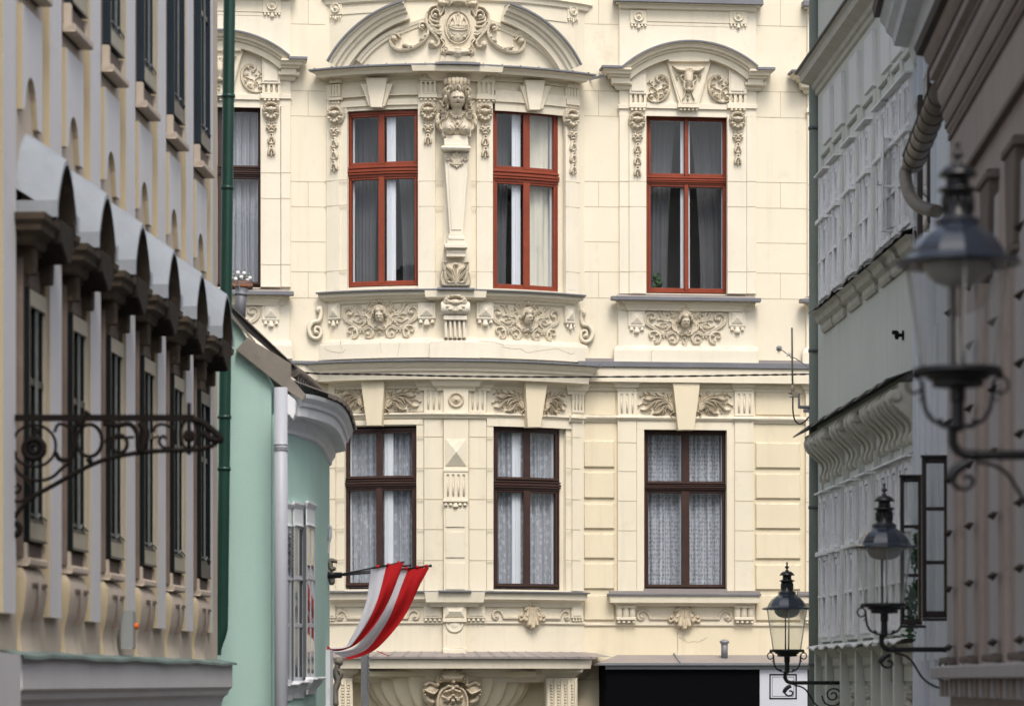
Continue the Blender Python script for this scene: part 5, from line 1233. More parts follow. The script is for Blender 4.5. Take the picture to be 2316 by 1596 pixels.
LB = thing('townhouse', (LF.O[0], LF.O[1], -2.6), 'beige townhouse on the left with pale pilasters and zinc hoods over its windows', 'building')
def L_(name, mb, m, parent=None, **kw): return mb.build(name, [M[q] for q in m] if isinstance(m, (list, tuple)) else M[m], parent or LB, **kw)
LC = [1.57*k for k in range(6)]; LE = 9.15; LS = -9.0
b = MB(LF); b.box(LS, LE, -2.6, 8.9, -6, 0); L_('wall', b, 'lwall')
b = MB(LF); b.box(LS, LE+0.1, 8.9, 9.1, -6.2, 0.35); L_('roof', b, 'slab')
def pil(c, w, z0, z1, d=0.05, z1b=None):
    b = MB(LF); b.mi = []; b.cur = 0
    b.add([(c-w/2, z0, d), (c+w/2, z0, d), (c+w/2, z1, d), (c-w/2, z1, d)], [(0, 1, 2, 3)]); b.cur = 1
    b.add([(c-w/2, z0, 0), (c-w/2, z0, d), (c-w/2, z1, d), (c-w/2, z1, 0), (c+w/2, z0, 0), (c+w/2, z0, d), (c+w/2, z1, d), (c+w/2, z1, 0)], [(0, 1, 2, 3), (4, 7, 6, 5), (0, 4, 5, 1), (3, 2, 6, 7)])
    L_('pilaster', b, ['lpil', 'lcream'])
for c in LC[:5]: pil(c+0.80, 0.44, 0.48, 8.6)
pil(LC[0]-0.80, 0.42, 0.48, 8.6); pil(LC[5]+0.66, 0.16, 0.49, 8.6, 0.04)
for i in range(4): pil(LC[0]-2.4-1.57*i, 0.44, 0.48, 8.6)
def lwin(c, z0, z1, dark, m):
    b = MB(LF); w = 0.31; e = 0.04; d = 0.085
    b.box(c-w, c+w, z0, z1, 0, 0.045); o = L_('window', b, m)
    f = MB(LF); f.box(c-w+.012, c-w+e, z0+.012, z1-.012, 0.045, d); f.box(c+w-e, c+w-.012, z0+.012, z1-.012, 0.045, d); f.box(c-w+e, c+w-e, z0+.012, z0+0.13, 0.045, d-.001); f.box(c-w+e, c+w-e, z1-0.13, z1-.012, 0.045, d-.001); L_('casing', f, 'board' if not dark else m, o)
    s = MB(LF); s.box(c-w-0.004, c-w+.012, z0, z1, 0.0, d+.004); s.box(c-w, c+w, z0-.006, z0+.012, 0.0, d+.004); s.box(c-w+e, c-w+e+.03, z0+.13, z1-.13, 0.046, 0.06); s.box(c+w-e-.03, c+w-e, z0+.13, z1-.13, 0.046, 0.06)
    for q in (-.035, .0, .03): s.box(c+q, c+q+0.014, z0+.13, z1-.13, 0.05, 0.068)
    s.box(c-w+e, c+w-e, z0+.13, z0+.17, 0.05, 0.07); s.box(c-w+e, c+w-e, z0+(z1-z0)*.62, z0+(z1-z0)*.62+.05, 0.05, 0.066); L_('sash', s, m, o)
    g = MB(LF)
    for q in (-.018, .016, .045): g.box(c+q-.004, c+q+.004, z0+.13, z1-.13, 0.06, 0.074)
    g.tube([(c-w+e, z0+.19, .09), (c-.05, z0+.165, .09), (c+.02, z0+.2, .09), (c+w-e, z0+.165, .09)], 0.008, 5); L_('glazing_bars', g, 'bar', o)
    return o
for i, c in enumerate(LC):
    lwin(c, 1.02, 2.845, i == 5, 'shutter'); lwin(c, 5.24, 7.3, i > 3, 'blueshutter')
    b = MB(LF)
    b.box(c-0.36, c-0.325, 0.9, 3.05, 0, 0.05, 0.004); b.box(c+0.325, c+0.36, 0.9, 3.05, 0, 0.05, 0.004); b.box(c-0.36, c+0.36, 5.0, 7.5, 0, 0.02); L_('window_surround', b, 'lbrown')
    b = MB(LF); b.box(c-0.31, c+0.31, 2.86, 3.02, 0, 0.05, 0.01); b.box(c-0.28, c+0.28, 0.9, 1.0, 0, 0.05, 0.006); b.box(c-0.28, c+0.28, 5.06, 5.21, 0.02, 0.06, 0.006); L_('recessed_panel', b, 'lbrown')
    b = MB(LF); b.box(c-0.33, c+0.33, 0.835, 0.895, 0, 0.09, 0.012); b.box(c-0.33, c-0.27, 0.895, 1.0, 0, 0.07); b.box(c+.27, c+0.33, 0.895, 1.0, 0, 0.07)
    b.box(c-0.36, c+0.36, 5.0, 5.06, 0, 0.12, 0.01); b.box(c-0.35, c-0.29, 5.06, 5.22, 0.0, 0.08, .005); b.box(c+.30, c+0.36, 5.06, 5.22, 0.0, 0.08, .005); L_('window_sill', b, 'lwall')
    # bulging apron console
    b = MB(LF); prof = crom([(0.10, 0.82), (0.20, 0.76), (0.225, 0.66), (0.17, 0.52), (0.09, 0.42), (0.06, 0.34), (0.085, 0.26), (0.12, 0.20)], 5)
    nU = 8; V = []
    for w, z in prof:
        for j in range(nU+1):
            t = j/nU*2-1; V.append((c+t*(0.33+0.03*(w-.1)/.1), z, w*0.36*(1-0.10*t**4)))
    k_ = nU+1; Fc = [(i*k_+j, i*k_+j+1, (i+1)*k_+j+1, (i+1)*k_+j) for i in range(len(prof)-1) for j in range(nU)]
    b.cur = 0; b.add(V, Fc, True); b.cur = 1
    for j in (0, nU):
        V2 = []
        for i in range(len(prof)): V2 += [V[i*k_+j], (V[i*k_+j][0], V[i*k_+j][1], 0)]
        b.add(V2, [(2*i, 2*i+1, 2*i+3, 2*i+2) for i in range(len(prof)-1)], True)
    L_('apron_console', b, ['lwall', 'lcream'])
    b = MB(LF); b.box(c-0.20, c-0.02, 0.69, 0.715, 0.05, 0.092); b.box(c+0.13, c+0.30, 0.69, 0.715, 0.05, 0.092); b.prism([(c-0.035, 0.69), (c-0.01, 0.69), (c-0.015, 0.44)], 0.02, 0.088); L_('apron_slot', b, 'lbrown')
    # raised panel with an arched notch above the hood
    zb, zt = 4.12, 4.88; pts = [(c-0.33, zt), (c-0.33, zb), (c-0.27, zb)]+[(c-0.03-0.19*cos(a), 4.12+0.26*sin(a)*1.0+0.02) for a in np.linspace(0.1, pi*0.93, 12)]+[(c+0.20, zb-0.06), (c+0.36, zb-0.06), (c+0.36, zt)]
    b = MB(LF); b.cur = 0; b.add([(x, y, 0.04) for x, y in pts], [tuple(reversed(range(len(pts))))]); b.cur = 1
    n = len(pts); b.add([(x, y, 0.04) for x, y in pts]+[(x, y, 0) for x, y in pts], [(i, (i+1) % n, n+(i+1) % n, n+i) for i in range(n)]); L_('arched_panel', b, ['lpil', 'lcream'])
    # zinc hood: a small barrel roof sloping down and out over each window
    b = MB(LF); A = []; NA = 20
    for j in range(NA+1):
        t = j/NA*2-1; z = 3.34+0.46*max(0, 1-abs(t)**1.75)**0.85; A.append((t*0.385, z))
    rows = []
    for s_, (w, dz, dx) in enumerate(((0.0, 0.20, 1.08), (0.10, 0.14, 1.06), (0.13, 0.118, 1.03), (0.30, 0.0, 1.0))): rows.append([(c+x*dx, z+dz, w) for x, z in A])
    b.grid(rows, True); b.grid([[(c+x, z, 0.30) for x, z in A], [(c+x*0.97, z-0.035, 0.302) for x, z in A]], False)
    b.box(c-0.40, c-0.37, 3.33, 3.45, 0, 0.31); b.box(c+0.37, c+0.40, 3.33, 3.45, 0, 0.31)
    L_('zinc_hood', b, 'tin')
    b = MB(LF); b.grid([[(c+x*0.965, z-0.038, 0.29) for x, z in A], [(c+x*0.965, z-0.038, 0.02) for x, z in A]], True)
    for x0, x1 in ((-0.40, -0.17), (0.17, 0.40)):
        b.hm(c+x0+0.02, c+x1-0.02, [(0.14, 3.12), (0.16, 3.15), (0.17, 3.18), (0.23, 3.21), (0.235, 3.25), (0.265, 3.28), (0.27, 3.33)], 0.0)
        b.prism([(c+x0+.04, 3.12), (c+x1-.04, 3.12), (c+x1-.06, 2.93), (c+x0+.06, 2.93)], 0.0, 0.13, 0.01)
        b.prism([(c+x0+.06, 2.95), (c+x1-.06, 2.95), (c+x1-.09, 2.82), (c+x0+.09, 2.82)], 0.0, 0.07, 0.01)
    b.box(c-0.2, c+0.2, 3.1, 3.25, 0, 0.1); b.add([(c-.36, 3.3, 0.05), (c+.36, 3.3, 0.05), (c+.2, 3.72, 0.05), (c-.2, 3.72, 0.05)], [(0, 1, 2, 3)])
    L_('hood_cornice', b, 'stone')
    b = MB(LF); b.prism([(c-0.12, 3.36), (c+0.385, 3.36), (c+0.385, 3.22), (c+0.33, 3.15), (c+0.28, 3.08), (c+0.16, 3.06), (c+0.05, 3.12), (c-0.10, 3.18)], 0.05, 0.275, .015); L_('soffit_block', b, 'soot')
# ledge with green flashing
b = MB(LF); b.box(-0.8, LE+0.10, -0.055, 0.17, 0, 0.14); b.hm(-0.8, LE-0.03, [(0.0, -0.32), (0.03, -0.28), (0.05, -0.20), (0.06, -0.16), (0.10, -0.13), (0.11, -0.09), (0.14, -0.056)], 0, False, True); b.box(LS, -0.8, -0.3, 0.15, 0, 0.10); L_('ledge', b, 'lpil')
b = MB(LF); rows = [[], [], []]; n = 80
for i in range(n+1):
    u = -0.9+(LE+1.1)*i/n; e = 0.006*sin(u*2.1)+0.004*sin(u*5.7+1)+0.002*sin(u*23)
    rows[0].append((u, 0.225, 0.0)); rows[1].append((u, 0.19+e, 0.17)); rows[2].append((u, 0.165+e, 0.175))
b.grid(rows, False); L_('green_ledge_flashing', b, 'copper')
b = MB(LF); b.box(LS, -0.72, -2.6, 0.0, 0, 0.10)
x47 = (47-CX)/FPX*21.3; b2 = MB(None); b2.add([(x47-2, 17, -0.2), (x47-0.0, 17, -0.2), (x47, 21.3, -0.2), (x47-2, 21.3, -0.2), (x47-2, 17, 0.21), (x47, 17, 0.21), (x47, 21.3, 0.19), (x47-2, 21.3, 0.21)], [(0, 3, 2, 1), (4, 5, 6, 7), (0, 1, 5, 4), (1, 2, 6, 5), (2, 3, 7, 6), (3, 0, 4, 7)])
for q in range(4): b2.add([(x47-2-.1, 17, -0.2-.05*q), (x47-0.03*q-.03, 17, -0.2-.05*q), (x47-0.03*q-.03, 21.28, -0.2-.05*q), (x47-2.1, 21.28, -0.2-.05*q), (x47-2.1, 17, -0.25-.05*q), (x47-.03*q-.03, 17, -0.25-.05*q), (x47-.03*q-.03, 21.28, -0.25-.05*q), (x47-2.1, 21.28, -0.25-.05*q)], [(0, 1, 2, 3), (4, 7, 6, 5), (0, 4, 5, 1), (1, 5, 6, 2), (2, 6, 7, 3), (3, 7, 4, 0)])
L_('plinth', b, 'lwall'); L_('ledge_end', b2, 'lpil')

# ---- green drainpipe at the end of the townhouse
Yp = 32.35
gp = MB(None); pts = [at(522, -260, Yp), at(519, 0, Yp), at(511, 700, Yp), at(503, 1390, Yp), at(501, 1425, Yp), at(489, 1462, Yp), at(487, 1480, Yp)]
gp.tube([pts[0], pts[1], pts[2], pts[3]]+crom([pts[3], pts[4], pts[5], pts[6]], 5)[1:], 0.062, 20)
GP = gp.build('drainpipe', M['gpipe'], None, label='dark green drainpipe between the beige townhouse and the mint green house', category='drainpipe')
for y, x in ((218, 517), (943, 508.5), (1060, 507), (425, 514)):
    c = MB(None); p = at(x, y, Yp); c.lathe((p[0], p[1], p[2]), [(0.062, -0.018), (0.070, -0.015), (0.070, 0.015), (0.062, 0.018)], 'w', 20) if False else c.tube([(p[0], p[1], p[2]-0.018), (p[0], p[1], p[2]+0.018)], 0.070, 20)
    if y in (218, 943): c.tube([(p[0]-0.06, p[1], p[2]), (p[0]-0.16, p[1]+0.02, p[2])], 0.012, 6)
    c.build('pipe_clamp', M['gpipe'], GP)
# ---- grey cabinet with an orange lens
b = MB(LF); u0, _ = LF.uv(297, 1400, 0.14); u1, _ = LF.uv(325, 1400, 0.14)
u0, _ = LF.uv(300, 1400, 0.15); _, z0 = LF.uv(311, 1467, 0.14); _, z1 = LF.uv(311, 1381, 0.14)
b.box(u0+0.30, u0+0.46, z0, z1, 0.22, 0.32, 0.006) if False else b.box(u0, u0+0.16, z0, z1, 0.05, 0.15, 0.008)
JB = b.build('wall_cabinet', M['steel'], None, label='small grey metal cabinet with an orange lens on the left townhouse wall', category='cabinet')
b = MB(LF); uo, zo = LF.uv(329, 1408, 0.30); b.lathe((u0+0.13, zo-0.02, 0.155), [(0.028, -0.02), (0.03, 0.005), (0.024, 0.018), (0.001, 0.024)], 'w', 16); b.build('orange_lens', M['orange'], JB)
# ---- wrought iron sign bracket
YB = 22.0
def zi(X, Y): return at(X*0.2197, 904.6+Y*0.2197, YB)
def it(mb, pts, r, n=8, fl=1.0): mb.tube([zi(*p) for p in crom(pts, 6)] if len(pts) > 2 else [zi(*p) for p in pts], [q*0.2197/FPX*YB for q in (r if isinstance(r, (list, tuple)) else [r]*len(crom(pts, 6) if len(pts) > 2 else pts))], n)
def ell(cx, cy, rx, ry, a0=0, a1=360, n=22): return [(cx+rx*cos(radians(a0+(a1-a0)*i/n)), cy+ry*sin(radians(a0+(a1-a0)*i/n))) for i in range(n+1)]
t = MB(None)
p0, p1 = zi(115, 150), zi(2000, 215); t.add([(p0[0], YB-.02, p0[2]), (p1[0], YB-.02, p0[2]), (p1[0], YB+.02, p0[2]), (p0[0], YB+.02, p0[2]), (p0[0], YB-.02, p1[2]), (p1[0], YB-.02, p1[2]), (p1[0], YB+.02, p1[2]), (p0[0], YB+.02, p1[2])], [(0, 1, 2, 3), (4, 7, 6, 5), (0, 4, 5, 1), (1, 5, 6, 2), (2, 6, 7, 3), (3, 7, 4, 0)])
IB = t.build('iron_bracket', M['iron'], None, label='rusty wrought iron scrollwork sign bracket reaching out from the left', category='bracket')
t = MB(None); it(t, [(110, 1240), (300, 1025), (560, 870), (860, 705), (1100, 605), (1400, 545), (1700, 518), (2000, 512), (2180, 470), (2260, 400)], 24); t.build('brace', M['iron'], IB)
t = MB(None); it(t, ell(350, 470, 225, 215), 15); it(t, ell(350, 500, 100, 100), 34); it(t, ell(350, 500, 45, 45), 22); it(t, [(350, 280), (390, 320), (340, 370)], 20); t.build('rosette_ring', M['iron'], IB)
t = MB(None); it(t, ell(920, 415, 130, 165), 20); it(t, [(560, 330), (600, 250), (680, 260), (740, 320)], 16); it(t, [(570, 540), (620, 610), (720, 600), (760, 480), (750, 300), (850, 230)], 26); it(t, [(910, 120), (860, 180), (820, 260)], 40); it(t, [(900, 600), (940, 640)], 30); t.build('ring', M['iron'], IB)
t = MB(None); it(t, [(1060, 240), (1200, 260), (1340, 250), (1410, 340), (1420, 470), (1450, 540)], 26); it(t, ell(1230, 450, 80, 90), 20); it(t, [(1080, 440), (1120, 380), (1200, 390), (1380, 380)], 15); it(t, [(1440, 230), (1500, 330), (1480, 450), (1450, 540)], [50, 55, 60, 50]*1 if False else 40); t.build('leaf_scroll', M['iron'], IB)
t = MB(None); it(t, [(1580, 330), (1600, 270), (1680, 250), (1780, 300), (1800, 420), (1740, 490), (1660, 470), (1640, 410), (1680, 370), (1715, 400)], 16); it(t, [(1580, 390), (1640, 370)], 12); t.build('spiral', M['iron'], IB)
t = MB(None); it(t, ell(1945, 350, 85, 155), 18); it(t, ell(1945, 370, 30, 35), 34); it(t, [(1945, 560), (1945, 30)], 22); it(t, [(1990, 200), (2080, 230), (2160, 290), (2230, 350), (2270, 410), (2180, 400), (2080, 330)], [20, 34, 46, 50, 40, 40, 30] if False else 36); it(t, [(2240, 330), (2280, 420)], 30); t.build('finial', M['iron'], IB)
t = MB(None); it(t, [(125, 600), (170, 720), (280, 810), (420, 825), (540, 790), (640, 700), (740, 630)], 18); it(t, [(125, 1030), (220, 1040), (310, 970), (310, 880), (260, 820)], 17); it(t, [(120, 560), (170, 540)], 26); it(t, [(150, 880), (130, 930), (180, 950), (210, 900), (170, 860)], 17); it(t, ell(165, 1325, 40, 60), 30); it(t, [(115, 150), (112, 800), (112, 1420)], 14); t.build('wall_scroll', M['iron'], IB)

# ================================================================ MINT GREEN HOUSE
M['mint'] = mat('mint_render', (0.46, 0.665, 0.60), 0.9, 0.09, 0.8, (0.38, 0.56, 0.49), 0.3, 0.7, 45, streak=0.12)
M['mwhite'] = mat('white_moulding_paint', (0.82, 0.83, 0.86), 0.8, 0.07, 2, (0.30, 0.30, 0.30), 0.35, streak=0.2)
M['mpipe'] = mat('pale_grey_pipe_paint', (0.44, 0.46, 0.51), 0.4, 0.05, 2, (0.33, 0.33, 0.34), 0.2)
M['plate'] = mat('weathered_verge_plate', (0.28, 0.25, 0.215), 0.6, 0.3, 4, (0.16, 0.155, 0.15), 0.6, 0.3, 20)
M['tile'] = mat('old_clay_tile', (0.20, 0.17, 0.15), 0.9, 0.4, 6, (0.32, 0.28, 0.23), 0.5, 0.5, 20)
M['gdark'] = mat('window_backing', (0.10, 0.11, 0.11), 0.5, 0.2, 4, spec=0.5)
M['roofdark'] = mat('dark_roof_edge', (0.045, 0.040, 0.040), 0.7, 0.2, 4)
YM = 33.6
MTp = at(620, 1540, YM)
MT = thing('mint_house', (MTp[0], YM, -2.9), 'mint green rendered house with a sloping roof and white moulded cornice', 'building')
def T_(name, mb, m, parent=None, **kw): return mb.build(name, M[m], parent or MT, **kw)
GFm = Frame((0.0, YM), (1, 0))
b = MB(GFm)
g = [GFm.uv(x, y, 0) for x, y in ((613.5, 866), (527, 712), (400, 500))]; xl = g[2][0]
b.prism([(xl, -2.9), (g[0][0], -2.9), g[0], g[1], g[2]], -0.5, 0.0); T_('gable_wall', b, 'mint')
b = MB(GFm); b.pprism([(533, 791), (560, 763), (658, 822), (657, 856), (641, 877)], 0.0, 0.10, 0.004); b.pprism([(641, 877), (657, 853), (692, 893), (685, 906)], 0.0, 0.12, 0.004); T_('verge_plate', b, 'plate')
b = MB(GFm); b.pprism([(520, 704), (577, 771), (572, 773), (518, 712)], 0.0, 0.08); T_('verge_strip', b, 'plate')
b = MB(GFm); b.pprism([(500, 668), (668, 828), (662, 836), (540, 732), (500, 690)], -0.25, -0.05); T_('roof_edge', b, 'roofdark')
b = MB(GFm); b.pprism([(500, 672), (671, 832), (670, 829), (501, 668)], -0.3, -0.02); T_('roof_lip', b, 'tile')
b = MB(GFm); b.pprism([(643, 884), (668, 905), (668, 935), (662, 949), (654, 938), (643, 934)], 0.06, 0.34, .006); T_('cornice_end', b, 'mwhite')
# curved street wall
wallpath = [(x, y) for x, y in crom([at(616, 0, 33.62)[:2], at(652, 0, 33.75)[:2], at(690, 0, 34.35)[:2], at(712, 0, 34.95)[:2], at(730, 0, 36.2)[:2], at(745.5, 0, 38.6)[:2]], 8)]
wallpath += [(wallpath[-1][0]-0.6, wallpath[-1][1]+1.6), (wallpath[-1][0]-3, wallpath[-1][1]+2.2)]
def plan(mb, path, prof, smooth=False):
    """sweep [(out, z)] along a plan path; 'out' is to the right of travel"""
    n = len(path); V = []; k = len(prof)
    for i, (x, y) in enumerate(path):
        a = path[max(0, i-1)]; c = path[min(n-1, i+1)]; dx, dy = c[0]-a[0], c[1]-a[1]; l = hypot(dx, dy)
        for o, z in prof: V.append((x+dy/l*o, y-dx/l*o, z))
    Fc = [(i*k+j, (i+1)*k+j, (i+1)*k+j+1, i*k+j+1) for i in range(n-1) for j in range(k-1)]+[tuple(range(k)), tuple((n-1)*k+j for j in reversed(range(k)))]
    mb.add(V, Fc, smooth)
b = MB(None); plan(b, wallpath, [(0, -2.9), (0, 2.9), (-0.3, 2.9)]); T_('street_wall', b, 'mint')
b = MB(None); plan(b, wallpath[6:-1], [(0, 2.68), (0.03, 2.70), (0.035, 2.74), (0.075, 2.80), (0.08, 2.86), (0.21, 2.875), (0.215, 2.97), (0.24, 2.985), (0.25, 3.02), (0.29, 3.07), (0.30, 3.11), (0, 3.12)]); T_('eaves_cornice', b, 'mwhite')
b = MB(None); rows = [[], [], []]
ep_ = wallpath[13:-1]
for i in range(len(ep_)*4-3):
    t = i/4; j = min(int(t), len(ep_)-2); f = t-j; x = ep_[j][0]*(1-f)+ep_[j+1][0]*f; y = ep_[j][1]*(1-f)+ep_[j+1][1]*f
    dx, dy = ep_[j+1][0]-ep_[j][0], ep_[j+1][1]-ep_[j][1]; l = hypot(dx, dy); o = 0.33+0.012*sin(i*1.9); z = 3.12+0.006*sin(i*2.3)
    rows[0].append((x+dy/l*o, y-dx/l*o, z)); rows[1].append((x+dy/l*o, y-dx/l*o, z+0.045)); rows[2].append((x-2.4, y+0.1, 4.15))
b.grid(rows, False); T_('roof', b, 'tile')
# half-round gutter above the tiles
b = MB(None); pg = [at(663, 838, 34.1), at(690, 858, 34.8), at(715, 880, 35.6), at(738, 905, 36.6)]; pg = crom(pg, 5); b.tube(pg, 0.062, 14)
for i, p in enumerate(pg): 
    q = pg[min(i+1, len(pg)-1)] if i < len(pg)-1 else p; b.tube([p, (p[0]+(pg[1][0]-pg[0][0])*0.12, p[1]+(pg[1][1]-pg[0][1])*0.12, p[2]+(pg[1][2]-pg[0][2])*.12)], 0.067, 14)
T_('gutter', b, 'tile')
b = MB(None)
for p in pg[1:]: b.tube([(p[0]+.03, p[1]-.03, p[2]-0.02), (p[0]+.035, p[1]-.03, p[2]-0.17)], 0.007, 6)
T_('gutter_stakes', b, 'steel')
# windows in the curved wall
def mwin(xa, xb, y0, y1, broken=False):
    xc = (xa+xb)/2
    for i in range(len(wallpath)-3):
        p, q = wallpath[i], wallpath[i+1]; px0 = CX+FPX*p[0]/p[1]; px1 = CX+FPX*q[0]/q[1]
        if px0 <= xc <= px1: break
    Fw = Frame(((p[0]+q[0])/2, (p[1]+q[1])/2), (q[0]-p[0], q[1]-p[1]))
    u0 = Fw.uv(xa, 1300, 0.04)[0]; u1 = Fw.uv(xb, 1300, 0.04)[0]; um = (u0+u1)/2
    Z = lambda y: Fw.uv(xc, y, 0.04)[1]
    w = MB(Fw); w.box(u0-0.02, u1+0.02, Z(y1), Z(1190), -0.03, 0.006); wo = T_('window', w, 'gdark')
    f = MB(Fw); e = 0.035
    f.box(u0, u0+e, Z(y1), Z(1190), -0.01, 0.014, .003); f.box(u1-e, u1, Z(y1), Z(1190), -0.01, 0.014, .003); f.box(um-.016, um+.016, Z(y1), Z(1190), -0.01, 0.014, .003)
    for y in (y1, 1418, 1310, 1196): f.box(u0+e, u1-e, Z(y)-0.0, Z(y)+0.045, -0.01, 0.013, .003)
    f.box(u0-.02, u1+.02, Z(1312), Z(1306), 0.0, 0.022, .004)
    T_('sash', f, 'mpipe', wo)
    g = MB(Fw); g.add([(u0+e, Z(y1), 0.008), (u1-e, Z(y1), 0.008), (u1-e, Z(1195), 0.008), (u0+e, Z(1195), 0.008)], [(0, 1, 2, 3)]); T_('pane', g, 'glass', wo)
    h = MB(Fw); h.box(u0, u1, Z(1186), Z(1138), 0, 0.012, .004); h.hm(u0-.0, u1+.0, [(0.014, Z(1150)), (0.02, Z(1147)), (0.035, Z(1140)), (0.035, Z(1136))], 0); h.box(u0, u1, Z(1190), Z(1186), 0, 0.03, .004); T_('window_head', h, 'mwhite')
    s = MB(Fw); pj = 0.14 if xa > 695 else 0.10; s.box(u0-.03, u1+.03, Z(y1+4), Z(y1-1), 0, pj, .006); s.hm(u0+.01, u1-.01, [(0.02, Z(y1+38)), (0.03, Z(y1+26)), (pj*.6, Z(y1+12)), (pj*.7, Z(y1+4))], 0); T_('window_sill', s, 'mwhite')
    if broken:
        k = MB(Fw)
        for i in range(9): k.box(um-.03+.02*(i % 2), um+.04, Z(1210+i*9), Z(1205+i*9), 0.03, 0.06)
        T_('louvre_slats', k, 'bar', wo)
mwin(649, 664, 1200, 1545, True); mwin(671, 692, 1200, 1540); mwin(700, 718, 1200, 1531)
# portal pier at the corner and its white crest
b = MB(None)
def vbox(mb, p, wx, wy, z0, z1):
    x, y = p; mb.add([(x-wx, y-wy, z0), (x+wx, y-wy, z0), (x+wx, y+wy, z0), (x-wx, y+wy, z0), (x-wx, y-wy, z1), (x+wx, y-wy, z1), (x+wx, y+wy, z1), (x-wx, y+wy, z1)], [(0, 3, 2, 1), (4, 5, 6, 7), (0, 1, 5, 4), (1, 2, 6, 5), (2, 3, 7, 6), (3, 0, 4, 7)])
c = at(735, 1500, 37.4); vbox(b, (c[0]+.005, c[1]), 0.075, 0.3, -2.9, 0.38); T_('portal_pier', b, 'mwhite')
FS = Frame((at(742, 0, 38.0)[0], 38.0), (1, 0))
b = MB(FS); pts = [FS.uv(x, y, 0) for x, y in ((738, 1250), (740, 1215), (742, 1195), (746, 1186), (750, 1190), (750, 1212), (746, 1225), (744, 1252))]; b.prism(pts, -0.1, 0.12, 0.02); T_('crest', b, 'mwhite')
M['carved'] = mat('grey_carved_stone', (0.33, 0.30, 0.25), 0.9, 0.3, 12, (0.15, 0.13, 0.11), 0.5)
R = Relief(735, 1255, 785, 1330, 38.0/FPX, 0.006); R.stroke([(740, 1268), (750, 1266), (758, 1268)], [5, 5, 3], 0.05); R.stroke([(745, 1272), (748, 1285), (754, 1284)], [5, 5, 4], 0.06); R.stroke([(742, 1290), (748, 1302), (749, 1315)], [5, 7, 6], 0.06)
b = MB(FS); u, v = FS.uv(750, 1290, 0.1); R.put(b, 750, 1290, u, v, 0.0); R.put(b, 750, 1290, u, v, -0.05, sd=0.6); SF = b.build('stone_hands', M['carved'], MT)
R = Relief(745, 1480, 780, 1600, 38.0/FPX, 0.006); R.blob(765, 1496, 9, 10, 0.09); R.stroke([(762, 1506), (759, 1520), (763, 1540), (757, 1560), (758, 1590)], [6, 8, 7, 6, 6], 0.08); R.stroke([(762, 1512), (770, 1522), (768, 1535)], [4, 5, 3], 0.08)
b = MB(FS); u, v = FS.uv(760, 1530, 0.1); R.put(b, 760, 1530, u, v, 0.0); b.build('stone_child_figure', M['carved'], None, label='small grey carved stone child figure beside the pale pier under the flags', category='statue')
# ---- pale grey drainpipe
b = MB(None); c = at(635.5, 1200, 33.2); xr = c[0]; zt = at(0, 868, 33.2)[2]
b.tube([(xr-.002, 33.2, zt-.04), (xr, 33.2, 1.0), (xr+.004, 33.2, -2.9)], 0.072, 24)
PP = b.build('grey_drainpipe', M['mpipe'], None, label='pale grey drainpipe running down the corner of the mint green house', category='drainpipe')
b = MB(None); z = at(0, 1011, 33.2)[2]; b.tube([(xr, 33.2, z-.03), (xr, 33.2, z+.03)], 0.076, 24); b.tube([(xr, 33.2, z+.022), (xr, 33.2, z+.034)], 0.081, 24); b.tube([(xr, 33.2, z-.034), (xr, 33.2, z-.026)], 0.081, 24); b.build('pipe_collar', M['mpipe'], PP)
# ---- steel flue above the mint roof
b = MB(None); p0 = at(540, 735, 34.6); p1 = at(547, 652, 34.6); b.tube([p0, p1], 0.066, 20)
FL = b.build('steel_flue', M['zinc'], None, label='grey steel chimney flue leaning above the mint green roof', category='flue')
b = MB(None); q0 = at(546, 668, 34.6); q1 = at(546.5, 662, 34.6); b.tube([q0, q1], 0.072, 20); b.build('clamp_band', M['seam'], FL)
b = MB(None); rim = [(p1[0]+0.01+0.11*cos(a), p1[1]+0.11*sin(a), p1[2]+0.075) for a in np.linspace(0, 2*pi, 20)]; b.tube(rim, 0.006, 5)
for a in (0, 2.1, 4.2, 3.1): b.tube([(p1[0]+0.06*cos(a), p1[1]+0.06*sin(a), p1[2]-.03), (p1[0]+0.01+0.105*cos(a), p1[1]+0.105*sin(a), p1[2]+0.072)], 0.005, 5)
b.build('flue_rim', M['zinc'], FL)
# ================================================================ GREY-GREEN HOUSE on the right
M['ggreen'] = mat('grey_green_render', (0.60, 0.615, 0.565), 0.9, 0.10, 0.7, (0.47, 0.48, 0.43), 0.3, 0.25, 40, streak=0.3)
M['gorn'] = mat('grey_green_moulding', (0.54, 0.525, 0.45), 0.85, 0.22, 3.5, (0.16, 0.145, 0.11), 0.55, 0.3, 40, top=(0.20, 0.19, 0.18), top_amt=0.5)
M['gpanel'] = mat('pale_raised_panel', (0.68, 0.685, 0.67), 0.9, 0.05, 1.5, streak=0.1)
M['gwhite'] = mat('flaking_white_paint', (0.78, 0.785, 0.80), 0.6, 0.12, 9, (0.20, 0.18, 0.16), 0.55, 0.2, 30)
M['gpipe2'] = mat('grey_green_pipe', (0.21, 0.245, 0.21), 0.55, 0.2, 2.5, (0.12, 0.12, 0.10), 0.4)
M['blued'] = mat('dark_tin_edge', (0.10, 0.105, 0.11), 0.6, 0.2, 4)
M['dkglass'] = glass_mat('old_window_glass', (0.55, 0.58, 0.60), 1.0, 0.02, 1.6, 0.3)
GF = Frame((5.622-0.0417*40, 40), (0.0417, -1))
GB = thing('grey_green_house', (GF.O[0], 40, -2.9), 'grey green old house on the right with white double windows and scroll bracketed ledges', 'building')
def G_(name, mb, m, parent=None, **kw): return mb.build(name, [M[q] for q in m] if isinstance(m, (list, tuple)) else M[m], parent or GB, **kw)
GE = 7.3
b = MB(GF); b.box(0, GE+0.3, -2.9, 9.6, -5, 0); G_('wall', b, 'ggreen')
